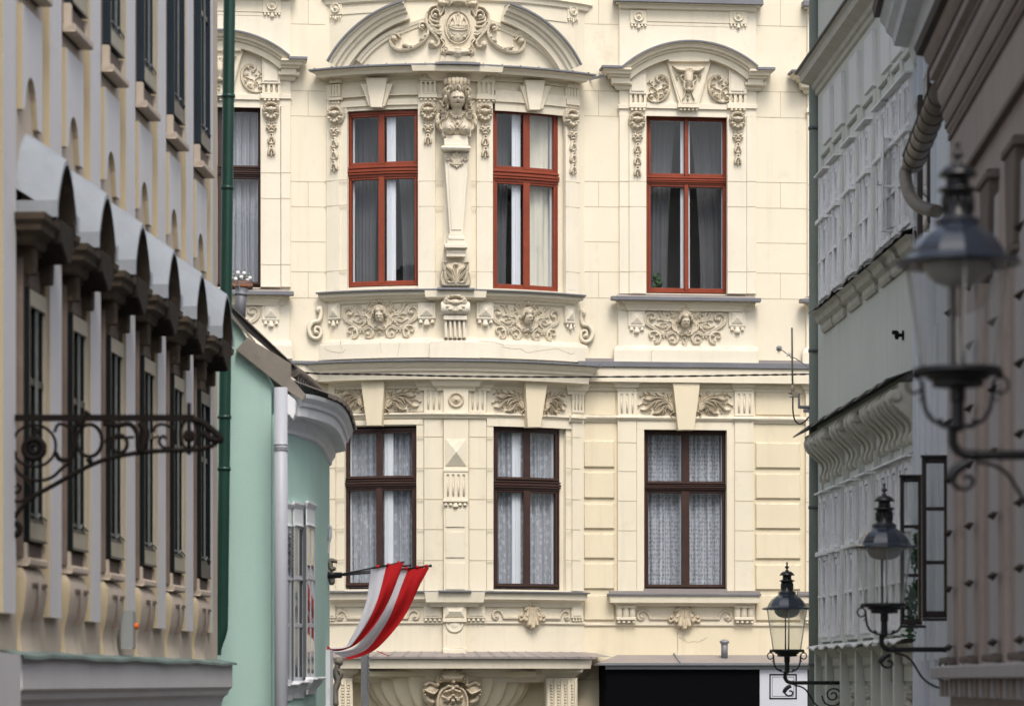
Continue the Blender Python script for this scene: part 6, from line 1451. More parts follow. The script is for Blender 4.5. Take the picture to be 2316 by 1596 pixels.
b = MB(GF); b.box(-0.2, GE+0.4, 9.6, 9.8, -5.2, 0.4); G_('roof', b, 'slab')
PX = [1870, 1896, 1930, 1965, 2003, 2027, 2055]
UC = [GF.uv(x, 600, 0.04)[0] for x in PX]
# upper cornice
b = MB(GF); b.hm(0.0, GE, [(0.0, 7.55), (0.03, 7.57), (0.04, 7.62), (0.07, 7.64), (0.08, 7.70), (0.20, 7.76), (0.21, 7.84), (0.24, 7.88)], 0); G_('cornice', b, 'gorn')
b = MB(GF); b.hm(0.0, GE, [(0.27, 7.88), (0.27, 7.905), (0.0, 8.02)], 0); G_('cornice_flashing', b, 'blued')
b = MB(GF)
for i, u in enumerate(UC): b.box(u-.30, u+.30, 6.78, 7.42, 0, 0.05, .006)
G_('raised_panel', b, 'gpanel')
def dbl_window(u, z0, z1, zt, w=0.37):
    f = MB(GF); e = 0.05
    f.box(u-w, u-w+e, z0, z1, 0, 0.075, .004); f.box(u+w-e, u+w, z0, z1, 0, 0.075, .004); f.box(u-w+e, u+w-e, z0, z0+e, 0, 0.07); f.box(u-w+e, u+w-e, z1-e, z1, 0, 0.07)
    f.box(u-w-.02, u+w+.02, z1, z1+.02, 0, 0.15); f.box(u-w, u+w, zt-.025, zt+.03, 0, 0.14, .006); o = G_('window', f, 'gwhite')
    s = MB(GF)
    for a, c in ((u-w+e, u-.004), (u+.004, u+w-e)):
        for d, h in ((z0+e, zt-.025), (zt+.03, z1-e)):
            s.box(a, a+.05, d, h, 0.02, 0.10, .004); s.box(c-.05, c, d, h, 0.02, 0.10, .004); s.box(a, c, d, d+.06, 0.02, 0.098, .004); s.box(a, c, h-.06, h, 0.02, 0.098, .004)
            if h-d > 0.8: s.box(a, c, (d+h)/2-.015, (d+h)/2+.015, 0.03, 0.11, .003)
            for hh in (d+.12, h-.12): s.box(c-.012, c+.004, hh-.03, hh+.03, 0.10, 0.125, .003)
    s.box(u-.02, u+.02, z0+e, z1-e, 0.08, 0.12, .004)
    G_('sash', s, 'gwhite', o)
    g = MB(GF)
    for a, c in ((u-w+e, u-.004), (u+.004, u+w-e)): g.add([(a+.05, z0+.1, 0.05), (c-.05, z0+.1, 0.05), (c-.05, z1-.1, 0.05), (a+.05, z1-.1, 0.05)], [(0, 1, 2, 3)])
    G_('pane', g, 'dkglass', o)
    k = MB(GF); k.add([(u-w+e, z0+e, 0.012), (u+w-e, z0+e, 0.012), (u+w-e, z1-e, 0.012), (u-w+e, z1-e, 0.012)], [(0, 1, 2, 3)]); G_('blind', k, 'mpipe', o)
for i, u in enumerate(UC):
    dbl_window(u, 4.76, 6.38, 5.80); dbl_window(u, 0.50, 2.36, 1.60)
    b = MB(GF); b.box(u-.45, u-.40, 4.72, 6.72, 0, 0.06, .004); b.box(u+.40, u+.45, 4.72, 6.72, 0, 0.06, .004); b.box(u-.40, u+.40, 6.66, 6.72, 0, 0.06, .004); b.box(u-.36, u+.36, 6.44, 6.62, 0, 0.03, .004)
    b.box(u-.44, u-.40, 0.45, 2.62, 0, 0.05, .004); b.box(u+.40, u+.44, 0.45, 2.62, 0, 0.05, .004); b.box(u-.36, u+.36, 2.42, 2.60, 0, 0.03, .006); G_('window_surround', b, 'ggreen')
    b = MB(GF); b.hm(u-.40, u+.40, [(0.03, 4.42), (0.05, 4.46), (0.05, 4.52), (0.10, 4.56), (0.12, 4.62), (0.17, 4.66)], 0); G_('sill_bracket', b, 'gorn')
    b = MB(GF); b.grid([[(u-.52+1.04*j/10, 4.665+.012*sin(j*1.3+i), 0.205) for j in range(11)], [(u-.52+1.04*j/10, 4.70+.012*sin(j*1.3+i), 0.20) for j in range(11)], [(u-.50+1.0*j/10, 4.76, 0.0) for j in range(11)]], False); G_('sill_flashing', b, 'blued')
    # big scroll console carrying the ledge
    b = MB(GF); prof = crom([(0.25, 3.08), (0.29, 3.02), (0.27, 2.92), (0.17, 2.82), (0.09, 2.74), (0.07, 2.66), (0.10, 2.58), (0.085, 2.52), (0.0, 2.50)], 5)
    for a, c, dd in ((-0.30, -0.20, .0), (-0.19, -0.02, -.03), (-0.01, 0.13, -.0), (0.14, 0.29, -.03)):
        V = []
        for w, z in prof: V += [(u+a, z, 0), (u+a, z, max(w+dd, 0)), (u+c, z, max(w+dd, 0)), (u+c, z, 0)]
        n = len(prof); b.add(V, [(4*k+j, 4*k+j+1, 4*k+j+5, 4*k+j+4) for k in range(n-1) for j in range(3)])
    b.lathe((u, 3.0, 0.22), [(0.03, -.32), (0.06, -.31), (0.06, .31), (0.03, .32)], 'u', 12); G_('scroll_console', b, 'gorn')
    # garland recess under the sill
    b = MB(GF); b.box(u-.56, u-.44, -2.0, 0.36, 0, 0.12, .006); G_('pilaster', b, 'ggreen')
    b = MB(GF); b.hm(u-.42, u+.42, [(0.02, 0.16), (0.05, 0.20), (0.05, 0.28), (0.12, 0.36), (0.14, 0.40)], 0); b.box(u-.44, u+.44, 0.0, 0.16, 0, 0.03, .004); G_('window_sill', b, 'gorn')
    b = MB(GF); b.grid([[(u-.56+1.1*j/10, 0.405+.018*sin(j*0.9+i*2), 0.22) for j in range(11)], [(u-.56+1.1*j/10, 0.425+.018*sin(j*0.9+i*2), 0.22) for j in range(11)], [(u-.52+1.04*j/10, 0.48, 0.0) for j in range(11)]], False); G_('sill_board', b, 'gpanel')
    b = MB(GF)
    for q in range(26):
        zz = -0.08-q*0.04; b.lathe((u+random.uniform(-.05, .05), zz, 0.02), [(random.uniform(.03, .06), -.02), (random.uniform(.03, .05), .03), (0.001, .07)], 'w', 7)
    G_('garland', b, 'gorn')
# ledge on the consoles, in stepped plates
b = MB(GF)
b.box(0, GE, 3.06, 3.16, 0, 0.17, .008); G_('ledge', b, 'gorn')
ed = [-0.15]+[(UC[i]+UC[i+1])/2 for i in range(6)]+[GE]
for i in range(7):
    b = MB(GF); a, c = ed[i], ed[i+1]
    b.add([(a-.03, 3.155, 0.30), (c-.04, 3.175, 0.31), (c-.04, 3.195, 0.31), (a-.03, 3.175, 0.30), (a, 3.30, 0), (c, 3.30, 0)], [(0, 1, 2, 3), (3, 2, 5, 4), (0, 3, 4), (1, 5, 2), (0, 1, 5, 4)]); G_('ledge_plate', b, 'blued')
# ---- its downpipe
b = MB(None); xc = at(1843.5, 0, 40.1)[0]; b.tube([(xc+.004, 40.1, 12), (xc, 40.1, 7.9), (xc, 40.1, 3), (xc-.012, 40.1, -2.9)], 0.079, 22)
DP = b.build('grey_green_drainpipe', M['gpipe2'], None, label='grey green drainpipe at the far corner of the grey green house', category='drainpipe')
for y in (291, 793, 1147, 1500):
    b = MB(None); z = at(0, y, 40.1)[2]; b.tube([(xc, 40.1, z-.02), (xc, 40.1, z+.02)], 0.088, 20); b.tube([(xc-.05, 40.0, z), (xc+.16, 40.0, z)], 0.018, 6); b.build('pipe_clamp', M['blued'], DP)
for y in (456, 1255):
    b = MB(None); z = at(0, y, 40.1)[2]; b.tube([(xc, 40.1, z-.006), (xc, 40.1, z+.006)], 0.081, 20); b.build('pipe_joint', M['gpipe2'], DP)
# open white casement
b = MB(Frame((at(1992, 0, 33.6)[0], 33.6), (1, -0.18)))
def leafw(name, x0, x1, y0, y1, Y, tilt, rows_, m, bw, label, hw=0.0):
    Fw = Frame((at(x0, 0, Y)[0], Y), (1, tilt)); u1 = Fw.uv(x1, y0, 0)[0]; z0 = at(0, y1, Y)[2]; z1 = at(0, y0, Y)[2]
    b = MB(Fw); b.box(0, bw, z0, z1, -.035, 0, .005); b.box(u1-bw, u1, z0, z1, -.035, 0, .005); b.box(bw, u1-bw, z0, z0+bw*1.4, -.034, -.001, .005); b.box(bw, u1-bw, z1-bw*1.2, z1, -.034, -.001, .005)
    for r in rows_: zz = z0+(z1-z0)*r; b.box(bw, u1-bw, zz-bw*.4, zz+bw*.4, -.03, -.004, .004)
    if hw: b.box(-.01, u1+.01, z1, z1+.02, -.05, hw, .003); b.box(-.0, u1+.03, z0-.03, z0-.004, -.05, hw*2, .003)
    o = b.build(name, M[m], None, label=label, category='window')
    g = MB(Fw); g.add([(bw, z0+bw, -.02), (u1-bw, z0+bw, -.02), (u1-bw, z1-bw, -.02), (bw, z1-bw, -.02)], [(0, 1, 2, 3)]); g.build('pane', M['caseglass'], o)
    return o, Fw, z0, z1, u1
o, Fw, z0, z1, u1 = leafw('open_casement', 1992, 2034, 306, 524, 33.6, -0.1, (0.47,), 'gwhite', 0.032, 'white two pane casement swung open from the grey green house')
b = MB(Fw); b.tube([(0.008, (z0+z1)/2-.02, 0.02), (-.03, (z0+z1)/2-.02, 0.02), (-.03, (z0+z1)/2+.02, 0.03)], 0.006, 6); b.tube([(0.05, z0+.03, 0.01), (0.15, z0+.045, 0.02)], 0.005, 6); b.build('handle', M['blued'], o)
o2, *_ = leafw('open_casement', 2036, 2059, 280, 505, 33.0, -0.5, (), 'gwhite', 0.04, 'narrow white casement leaf open just right of the larger white one')
for q in (o, o2): q['group'] = 'open white casements'
# wall fixture
b = MB(GF); u, v = GF.uv(2040, 758, 0.02); b.box(u-.02, u+.02, v-.05, v+.05, 0, .02, .003); b.lathe((u, v, 0.05), [(0.02, -.05), (0.02, .0), (0.045, .01), (0.045, .04), (0.02, .05)], 'w', 12); b.lathe((u-.0, v+.03, 0.10), [(0.03, -.02), (0.03, .02)], 'v', 8); b.build('wall_bracket', M['iron'], None, label='small rusty iron fixture on the plain grey green wall', category='fixture')

# ================================================================ PALE BLUE-WHITE HOUSE
M['bluewhite'] = mat('pale_blue_white_render', (0.60, 0.64, 0.69), 0.9, 0.06, 1.0, (0.36, 0.38, 0.41), 0.3, streak=0.12)
M['eaves'] = mat('pale_grey_eaves', (0.58, 0.60, 0.61), 0.85, 0.15, 2.0, (0.25, 0.26, 0.26), 0.3, streak=0.1)
M['dkbrown'] = mat('dark_brown_casement_paint', (0.036, 0.029, 0.029), 0.4, 0.25, 5)
WFr = Frame((4.26, 32.65), (-0.31, -4.8))
WB = thing('pale_blue_house', (4.26, 32.65, -2.8), 'narrow pale blue white house squeezed between the grey green and brown houses', 'building')
b = MB(WFr); b.box(0, 8.2, -2.8, 7.1, -4, 0); b.build('wall', M['bluewhite'], WB)
b = MB(WFr); b.add([(-.1, 7.1, .3), (8.2, 7.1, .3), (8.2, 9.2, -3.5), (-.1, 9.2, -3.5), (8.2, 7.0, -4), (-.1, 7.0, -4)], [(0, 1, 2, 3), (0, 3, 5), (1, 4, 2), (3, 2, 4, 5)]); b.build('roof', M['slab'], WB)
b = MB(WFr); b.hm(0.0, 8.0, [(0.0, 6.44), (0.04, 6.50), (0.06, 6.60), (0.08, 6.68), (0.23, 6.70), (0.25, 6.78), (0.31, 6.84), (0.33, 6.90), (0.37, 6.95), (0.38, 7.0)], 0, False, False); b.build('eaves_cornice', M['eaves'], WB)
b = MB(WFr); b.hm(0.0, 8.0, [(0.36, 7.0), (0.44, 7.0), (0.46, 7.10), (0.36, 7.12)], 0, False, False); b.build('gutter', M['roofdark'], WB)
b = MB(WFr); 
for a in (0.25, 1.0, 1.9, 2.8): b.box(a, a+0.12, -2.8, 6.4, 0, 0.05, .006); b.box(a+.2, a+.55, 0.2, 3.4, 0.0, 0.03, .01)
b.build('lesene', M['bluewhite'], WB)
for a in (0.9, 2.3):
    b = MB(WFr); b.box(a, a+.6, 4.4, 5.9, 0, 0.08, .01); o = b.build('window', M['dkbrown'], WB); b = MB(WFr); b.add([(a+.06, 4.46, .085), (a+.54, 4.46, .085), (a+.54, 5.84, .085), (a+.06, 5.84, .085)], [(0, 1, 2, 3)]); b.build('pane', M['dkglass'], o)
oA, FA, zA0, zA1, uA = leafw('open_casement', 2085, 2146, 1034, 1396, 28.0, -0.05, (0.345, 0.68), 'dkbrown', 0.044, 'dark brown three pane casement swung open beside the brown house', 0.03)
oB, FB_, zB0, zB1, uB = leafw('open_casement', 2036, 2086, 1078, 1412, 29.6, -0.05, (0.335, 0.665), 'dkbrown', 0.040, 'dark brown open casement with green reflections, left of the other brown one', 0.03)
for q in (oA, oB): q['group'] = 'open dark brown casements'
# green climber seen through the open casement
M['leaf'] = mat('climber_leaf', (0.035, 0.10, 0.035), 0.6, 0.3, 10)
M['pot'] = mat('clay_pot', (0.25, 0.11, 0.06), 0.8, 0.2, 6)
b = MB(None); rr = random.Random(3)
for cx_, cy_, s_, n_ in ((2074, 1215, 10, 40), (2072, 1262, 12, 60), (2066, 1345, 14, 70), (2062, 1385, 16, 60), (2078, 1330, 8, 40), (2060, 1420, 10, 30)):
    for _ in range(n_):
        x = cx_+rr.gauss(0, s_*.5); y = cy_+rr.gauss(0, s_*1.1); p = Vector(at(x, y, 30.1+rr.uniform(-.1, .1))); s2 = rr.uniform(.015, .035); a = rr.uniform(0, 6.28); d1 = Vector((cos(a), rr.uniform(-.5, .5), sin(a)))*s2; d2 = Vector((-sin(a), rr.uniform(-.5, .5), cos(a)))*s2*.6
        b.add([tuple(p-d1), tuple(p+d2), tuple(p+d1), tuple(p-d2)], [(0, 1, 2, 3)])
cl = b.build('climbing_plant', M['leaf'], None, label='green climbing plant seen through the open brown casement', category='plant')
b = MB(None); b.tube(crom([at(2060, 1440, 30.1), at(2064, 1340, 30.1), at(2074, 1260, 30.1), at(2076, 1200, 30.1)], 6), 0.008, 5); b.tube(crom([at(2056, 1440, 30.1), at(2054, 1380, 30.1), at(2068, 1320, 30.1)], 6), 0.008, 5); b.build('stem', M['leaf'], cl)

# ================================================================ BROWN HOUSE, nearest on the right
M['bwall'] = mat('brown_grey_render', (0.37, 0.325, 0.305), 0.9, 0.15, 1.2, (0.24, 0.17, 0.14), 0.35, 0.3, 30, streak=0.3)
M['bred'] = mat('reddish_stone_band', (0.385, 0.33, 0.30), 0.9, 0.2, 2.5, (0.17, 0.13, 0.12), 0.4, 0.3, 30)
M['bgrey'] = mat('bluish_stone_band', (0.42, 0.41, 0.425), 0.9, 0.12, 2.5, (0.16, 0.15, 0.15), 0.4, 0.3, 30)
M['bdark'] = mat('dark_brown_moulding', (0.15, 0.125, 0.11), 0.8, 0.3, 2.0, (0.19, 0.15, 0.12), 0.4)
M['pit'] = mat('dark_stone_and_pit_shade', (0.045, 0.032, 0.024), 0.95, 0.2, 5)
M['oldpipe'] = mat('weathered_tin_gutter', (0.24, 0.215, 0.18), 0.55, 0.3, 3.0, (0.08, 0.07, 0.06), 0.5, metal=0.2)
HFr = Frame((3.54, 25.0), (-0.04, -1))
HB = thing('brown_house', (3.54, 25.0, -2.2), 'brown grey house at the right edge with dark pitted stone bands and a heavy dark cornice', 'building')
def B_(name, mb, m, parent=None, **kw): return mb.build(name, [M[q] for q in m] if isinstance(m, (list, tuple)) else M[m], parent or HB, **kw)
HE = 16.0
b = MB(HFr); b.box(0, HE, -2.2, 5.2, -5, 0); B_('wall', b, 'bwall')
b = MB(HFr); b.add([(-.1, 5.16, .26), (HE, 5.16, .26), (HE, 7.6, -4), (-.1, 7.6, -4), (HE, 5.1, -5), (-.1, 5.1, -5)], [(0, 1, 2, 3), (0, 3, 5), (1, 4, 2), (3, 2, 4, 5)]); B_('roof', b, 'roofdark')
b = MB(HFr); b.hm(0.0, HE, [(0.0, 4.40), (0.03, 4.43), (0.035, 4.50), (0.06, 4.55), (0.065, 4.62), (0.10, 4.70), (0.11, 4.84), (0.165, 4.85), (0.17, 4.97), (0.20, 5.0), (0.22, 5.05)], 0, False, False); B_('eaves_cornice', b, 'bwall')
b = MB(HFr)
for d, z in ((0.035, 4.455), (0.065, 4.585), (0.105, 4.77), (0.17, 4.92)): b.box(0, HE, z, z+0.035, 0, d+0.012)
b.box(0, HE, 3.86, 3.90, 0, .05); b.box(0, HE, 4.36, 4.40, 0, .02); B_('dark_moulding', b, 'bdark')
b = MB(HFr); b.hm(-0.04, HE, [(0.20, 5.05), (0.27, 5.06), (0.29, 5.12), (0.2, 5.2)], 0, False, False); B_('gutter', b, 'roofdark')
P0 = 0.65; PW = 1.5; rowsz = [0.27+0.437*i for i in range(7)]
for i in range(8):
    c = P0+PW*i
    b = MB(HFr); b.box(c-0.62, c-0.02, 0.12, 3.4, 0, 0.03, .015); B_('grey_stone_band', b, 'bgrey')
    b = MB(HFr); b.box(c+0.02, c+0.42, 0.12, 3.4, 0, 0.04, .015); B_('red_stone_band', b, 'bred')
    b = MB(HFr)
    for z in rowsz:
        z += random.uniform(-.015, .015); b.add([(c-0.22+random.uniform(-.05, .04), z, 0.051), (c+0.02, z+.035, 0.08), (c+.36, z+.01, 0.08), (c+.05, z-.03, .08), (c+.04, z+.0, .125)], [(0, 4, 1), (1, 4, 2), (2, 4, 3), (3, 4, 0)])
    B_('pit_shade_stud', b, 'pit')  # dark colour of the studs paints the shade of pits between stones
    b = MB(HFr); b.box(c-.35, c+.25, 0.14, 0.19, 0.05, 0.12, .01); B_('band_foot', b, 'bdark')
b = MB(HFr); b.box(-.02, HE, 0.02, 0.12, 0, 0.16, .01); B_('base_ledge', b, 'bgrey')
for i in range(26):
    b = MB(HFr); c = 0.1+i*0.36; b.box(c, c+0.16, -0.12, 0.015, 0, 0.10, .006); B_('dentil', b, 'bred' if i % 2 else 'bgrey')
b = MB(HFr); b.box(0, HE, -2.2, -0.3, 0, .05); B_('plinth', b, 'pit')
for px in (2232, 2290):
    u, _ = HFr.uv(px, 450, 0.05); b = MB(HFr); zt = at(0, 345 if px > 2250 else 418, 25-u)[2]; zb = zt-0.62
    b.prism([(u-.30, zt), (u+.30, zt), (u+.2, zb), (u-.2, zb)], 0, 0.07, .01); b.box(u-.34, u+.34, zt, zt+.06, 0, .09, .01); b.box(u-.22, u+.22, zb-.05, zb, 0, .08, .01); B_('keystone', b, 'bdark')
# strapped gutter with its elbow
b = MB(None); g0 = Vector((3.50, 25.2, 4.80)); g1 = Vector((3.665, 28.3, 4.74)); b.tube([g0, g1], 0.10, 22)
GU = b.build('strapped_gutter', M['oldpipe'], None, label='old brown tin gutter with wire straps and an elbow under the right eaves', category='gutter')
b = MB(None)
for i in range(8):
    p = g0+(g1-g0)*(i+.3)/8; d = (g1-g0).normalized(); b.tube([p-d*.006, p+d*.006], 0.108, 20)
b.tube([g0+Vector((-.09, 0, .06)), g1+Vector((-.09, 0, .06))], 0.010, 6); b.build('wire_strap', M['pit'], GU)
b = MB(None); e = [g1+Vector((.0, -.12, .0)), at(2049, 388, 28.3), at(2050, 415, 28.2), at(2060, 446, 28.0), at(2082, 468, 27.8), at(2118, 478, 27.5)]
b.tube(crom([tuple(q) for q in e], 6), [0.085, 0.062, 0.058, 0.058, 0.058, 0.058] if False else 0.060, 18); b.build('elbow', M['oldpipe'], GU)
b = MB(None); b.tube([at(2080, 430, 27.9), at(2102, 452, 27.9)], 0.006, 5); b.build('stay_wire', M['pit'], GU)

# house added behind the viewpoint to keep sky out of the pane reflections
M['refl'] = mat('dim_reflected_render', (0.30, 0.28, 0.25), 0.9, 0.3, 0.3)
RH = thing('added_reflection_house', (0, -26, -1.6), 'tall dim house added behind the viewpoint for the window panes to reflect', 'building')
b = MB(None); b.add([(-14, -34, -1.6), (14, -34, -1.6), (14, -26, -1.6), (-14, -26, -1.6), (-14, -34, 19), (14, -34, 19), (14, -26, 19), (-14, -26, 19)], [(0, 3, 2, 1), (4, 5, 6, 7), (0, 1, 5, 4), (1, 2, 6, 5), (2, 3, 7, 6), (3, 0, 4, 7)]); b.build('wall', M['refl'], RH)
b = MB(None)
for i in range(8):
    for z in (2, 6, 10, 14): x = -12+i*3.1; b.add([(x, -25.95, z), (x+1.3, -25.95, z), (x+1.3, -25.95, z+2.4), (x, -25.95, z+2.4)], [(0, 1, 2, 3)])
b.build('window', M['dark'], RH)
# ================================================================ STREET, SQUARE AND CLOSING BUILDINGS
M['cobble'] = mat('cobbled_street', (0.075, 0.072, 0.07), 0.9, 0.3, 6, (0.12, 0.115, 0.11), 0.4, 0.6, 14)
b = MB(None); gr = []
for y in range(-60, 121, 6): gr.append([(x, y, -1.65-1.55*min(1, max(0, y/48.0))) for x in range(-60, 61, 6)])
b.grid(gr, False); props(b.build('ground', M['cobble'], None), kind='structure')
# ================================================================ STREET LAMPS
M['lampblack'] = mat('blue_black_lamp_enamel', (0.018, 0.026, 0.042), 0.25, 0.2, 5, spec=0.6, coat=0.4)
M['lampiron'] = mat('black_lamp_iron', (0.008, 0.009, 0.011), 0.4, 0.2, 10, spec=0.5)
M['lens'] = mat('frosted_lens_and_glint', (0.42, 0.42, 0.40), 0.35, 0.1, 30, (0.25, 0.25, 0.24), 0.3, spec=0.5)
KL = 0.6/508.0      # metres per drawing unit; drawing centre x = 380, rim y = 595
def make_lamp(ext=0.0):
    t = thing('street_lamp', (0, 0, 0), 'x', 'street lamp')
    def LZ(pts): return [(max(r, 0.5)*KL, (595-y)*KL) for r, y in pts]
    def part(name, m, fn, parent=None):
        b = MB(None); fn(b); return b.build(name, M[m], parent or t)
    def rev(b, pts, n=28, sm=True):
        P = LZ(pts); V = []; k = len(P)
        for i in range(n):
            a = 2*pi*i/n; V += [(r*cos(a), r*sin(a), h) for r, h in P]
        b.add(V, [(i*k+j, ((i+1) % n)*k+j, ((i+1) % n)*k+j+1, i*k+j+1) for i in range(n) for j in range(k-1)], sm)
    hood = crom([(88, 455), (105, 468), (150, 500), (185, 545), (200, 575), (235, 588)], 4)
    H_ = part('hood', 'lampblack', lambda b: (rev(b, [(88, 428), (92, 432), (88, 455)]+hood+[(254, 594), (254, 606), (238, 610), (190, 602), (150, 560), (80, 500)], 12, False)))
    part('chimney', 'lampiron', lambda b: (rev(b, [(0, 217), (42, 218), (60, 232), (76, 252), (76, 258), (44, 258), (46, 300), (76, 308), (80, 316), (60, 322), (60, 415), (84, 428), (90, 440)], 24), [b.tube([((61*cos(a))*KL, (61*sin(a))*KL, (595-340)*KL), ((61*cos(a))*KL, (61*sin(a))*KL, (595-400)*KL)], 0.006, 5) for a in np.linspace(0, 2*pi, 14)]))
    part('finial', 'lampiron', lambda b: rev(b, [(0, 120), (9, 124), (11, 132), (7, 142), (10, 160), (20, 170), (24, 178), (10, 188), (8, 196), (18, 206), (20, 216)], 16))
    part('reflector', 'lens', lambda b: rev(b, [(134, 604), (132, 622), (118, 652), (90, 676), (50, 690), (0, 694)], 28))
    part('lamp_glass', 'lampglass', lambda b: rev(b, [(200, 606), (185, 720), (168, 850), (150, 950), (140, 1016)], 32))
    part('glass_glint', 'lens', lambda b: [b.tube([((200-60*s)*KL*cos(a), (200-60*s)*KL*sin(a), (595-606-410*s)*KL) for s in np.linspace(0, 1, 6)], 0.0065, 6) for a in ((0.05), (pi-0.05), pi*.5, -pi*.5)])  # pale bars down the glass paint in its edge highlights
    part('burner_rod', 'lampiron', lambda b: [b.tube([((x-372)*KL, 0, (595-606)*KL), ((x-372)*KL, 0, (595-1018)*KL)], 0.008, 8) for x in (356, 390)])
    part('cup', 'lampiron', lambda b: rev(b, [(0, 1012), (172, 1014), (174, 1030), (168, 1040), (125, 1044), (122, 1058), (102, 1062), (100, 1086), (30, 1090), (30, 1140), (24, 1150), (26, 1236), (66, 1238), (66, 1248), (22, 1250), (20, 1262)], 24, False))
    def arms(b):
        for s in (-1, 1):
            q = lambda x, y: ((x-380)*KL*s*-1, 0, (595-y)*KL)
            b.tube([q(215, 1020), q(213, 1045)], 0.016, 8); b.tube([q(*p) for p in ell(210, 1080, 30, 32)], 0.007, 6)
            b.tube([q(*p) for p in crom([(238, 1062), (245, 1130), (255, 1180), (285, 1220), (330, 1235)], 6)], 0.010, 6); b.tube([q(228, 1135), q(233, 1137)], 0.013, 6); b.tube([q(312, 1212), q(312, 1240)], 0.012, 8)
    part('handle', 'lampiron', arms)
    X1 = 975+ext/KL
    q = lambda x, y: ((x-380)*KL+(0.0), 0, (595-y)*KL)
    part('bracket_pipe', 'lampiron', lambda b: (b.tube([q(*p) for p in crom([(360, 1240), (360, 1285), (362, 1310), (385, 1342), (430, 1355)], 6)]+[q(X1, 1355)], 0.0225, 14), b.tube([q(425, 1355), q(455, 1355)], 0.027, 14), b.tube([q(815, 1355), q(845, 1355)], 0.025, 14)))
    def scr(b):
        b.tube([q(*p) for p in crom([(420, 1385), (385, 1405), (358, 1435), (360, 1462), (385, 1485), (420, 1485), (440, 1460), (425, 1440), (400, 1438)], 5)], [0.026 if i < 14 else 0.011 for i in range(41)], 7)
        b.tube([q(*p) for p in crom([(455, 1382), (520, 1395), (575, 1430), (615, 1490), (660, 1560), (720, 1610), (800, 1640), (X1, 1650)], 6)], 0.010, 7)
        b.tube([q(*p) for p in crom(spiral(850+(X1-975)*0.55, 1482, 18, 60, 200, 1.0, 12)+spiral(850+(X1-975)*0.55, 1490, 66, 112, 200, 0.95, 14), 3)], 0.010, 7)
    part('scrollwork', 'lampiron', scr)
    part('wall_plate', 'lampiron', lambda b: b.add([(q(X1, 0)[0], -.03, q(0, 1700)[2]), (q(X1+16, 0)[0], -.03, q(0, 1700)[2]), (q(X1+16, 0)[0], .03, q(0, 1700)[2]), (q(X1, 0)[0], .03, q(0, 1700)[2]), (q(X1, 0)[0], -.03, q(0, 1290)[2]), (q(X1+16, 0)[0], -.03, q(0, 1290)[2]), (q(X1+16, 0)[0], .03, q(0, 1290)[2]), (q(X1, 0)[0], .03, q(0, 1290)[2])], [(0, 3, 2, 1), (4, 5, 6, 7), (0, 1, 5, 4), (1, 2, 6, 5), (2, 3, 7, 6), (3, 0, 4, 7)]))
    return t
l3 = make_lamp(); l2 = copy_tree(l3); l1 = make_lamp(0.40)
for l, (px, py, Y), lab in ((l3, (1780, 1375, 37.4), 'smallest, farthest black street lamp in front of the cream facade and grey green drainpipe'),
                            (l2, (2000, 1236, 27.1), 'middle black street lamp hanging before the grey green house windows'),
                            (l1, (2166, 592, 14.4), 'large blurred black street lamp nearest the viewer at the upper right')):
    l.location = at(px, py, Y); l['label'] = lab; l['group'] = 'black bracket street lamps'

# ================================================================ FLAGS
M['fred'] = mat('red_flag_cloth', (0.58, 0.015, 0.02), 0.75, 0.06, 4)
M['fwhite'] = mat('white_flag_cloth', (0.72, 0.72, 0.80), 0.8, 0.03, 4)
for k in ('fred', 'fwhite'):
    t = M[k].node_tree; pb = t.nodes['Principled BSDF']; tl = t.nodes.new('ShaderNodeBsdfTranslucent'); tl.inputs[0].default_value = (0.6, 0.02, 0.02, 1) if k == 'fred' else (0.7, 0.7, 0.75, 1)
    mx = t.nodes.new('ShaderNodeMixShader'); mx.inputs[0].default_value = 0.3; out = t.nodes['Material Output']; t.links.new(pb.outputs[0], mx.inputs[1]); t.links.new(tl.outputs[0], mx.inputs[2]); t.links.new(mx.outputs[0], out.inputs[0])
M['pole'] = mat('black_flag_pole', (0.012, 0.013, 0.016), 0.4)
M['chain'] = mat('galvanised_steel', (0.22, 0.22, 0.23), 0.5, 0.2, 8, metal=0.5)
YFl = 37.6
def zf(X, Y, d=0.0): return at(678.5+X*.29295, 1243.9+Y*.29295, YFl+d)
def flag(Lp, Rp, sw, d0, label, redge=True, ph=0.0, grow=0.0):
    a = crom(Lp, 8); c = crom(Rp, 8); n = 56; A = []; C_ = []
    def res(p):
        p = np.array(p); d = np.concatenate([[0], np.cumsum(np.hypot(*(p[1:]-p[:-1]).T))]); t = np.linspace(0, d[-1], n); return np.stack([np.interp(t, d, p[:, 0]), np.interp(t, d, p[:, 1])], 1)
    A, C_ = res(a), res(c); m = 30; rows = []
    for i in range(n):
        t = i/(n-1); row = []
        for j in range(m+1):
            q_ = j/m; swt = sw+grow*t*t; s = q_/sw*swt if q_ < sw else swt+(q_-sw)/(1-sw)*(1-swt); x, y = A[i]*(1-s)+C_[i]*s
            fold = 0.05*sin(s*6+t*3.0+ph)*(0.25+0.8*t)+0.006*sin(s*19-t*5+ph)+0.02*sin(s*4+t*9)
            row.append(zf(x, y, d0+fold+t*0.15))
        rows.append(row)
    top = None; objs = []
    k = int(round(m*sw)); b = MB(None); b.cur = 0; b.grid([r[:k+1] for r in rows]); b.cur = 1; b.grid([r[k:] for r in rows])
    return b.build('flag', [M['fwhite'], M['fred']], None, label=label, category='flag', group='red and white flags')
fA = flag([(549, 138), (535, 250), (512, 390), (462, 540), (385, 690), (345, 745), (240, 750), (150, 730)], [(802, 92), (752, 230), (700, 360), (640, 480), (560, 600), (450, 715), (330, 770), (195, 782)], 0.47, 0.0, 'left red and white flag blown towards the mint green house', ph=0.3)
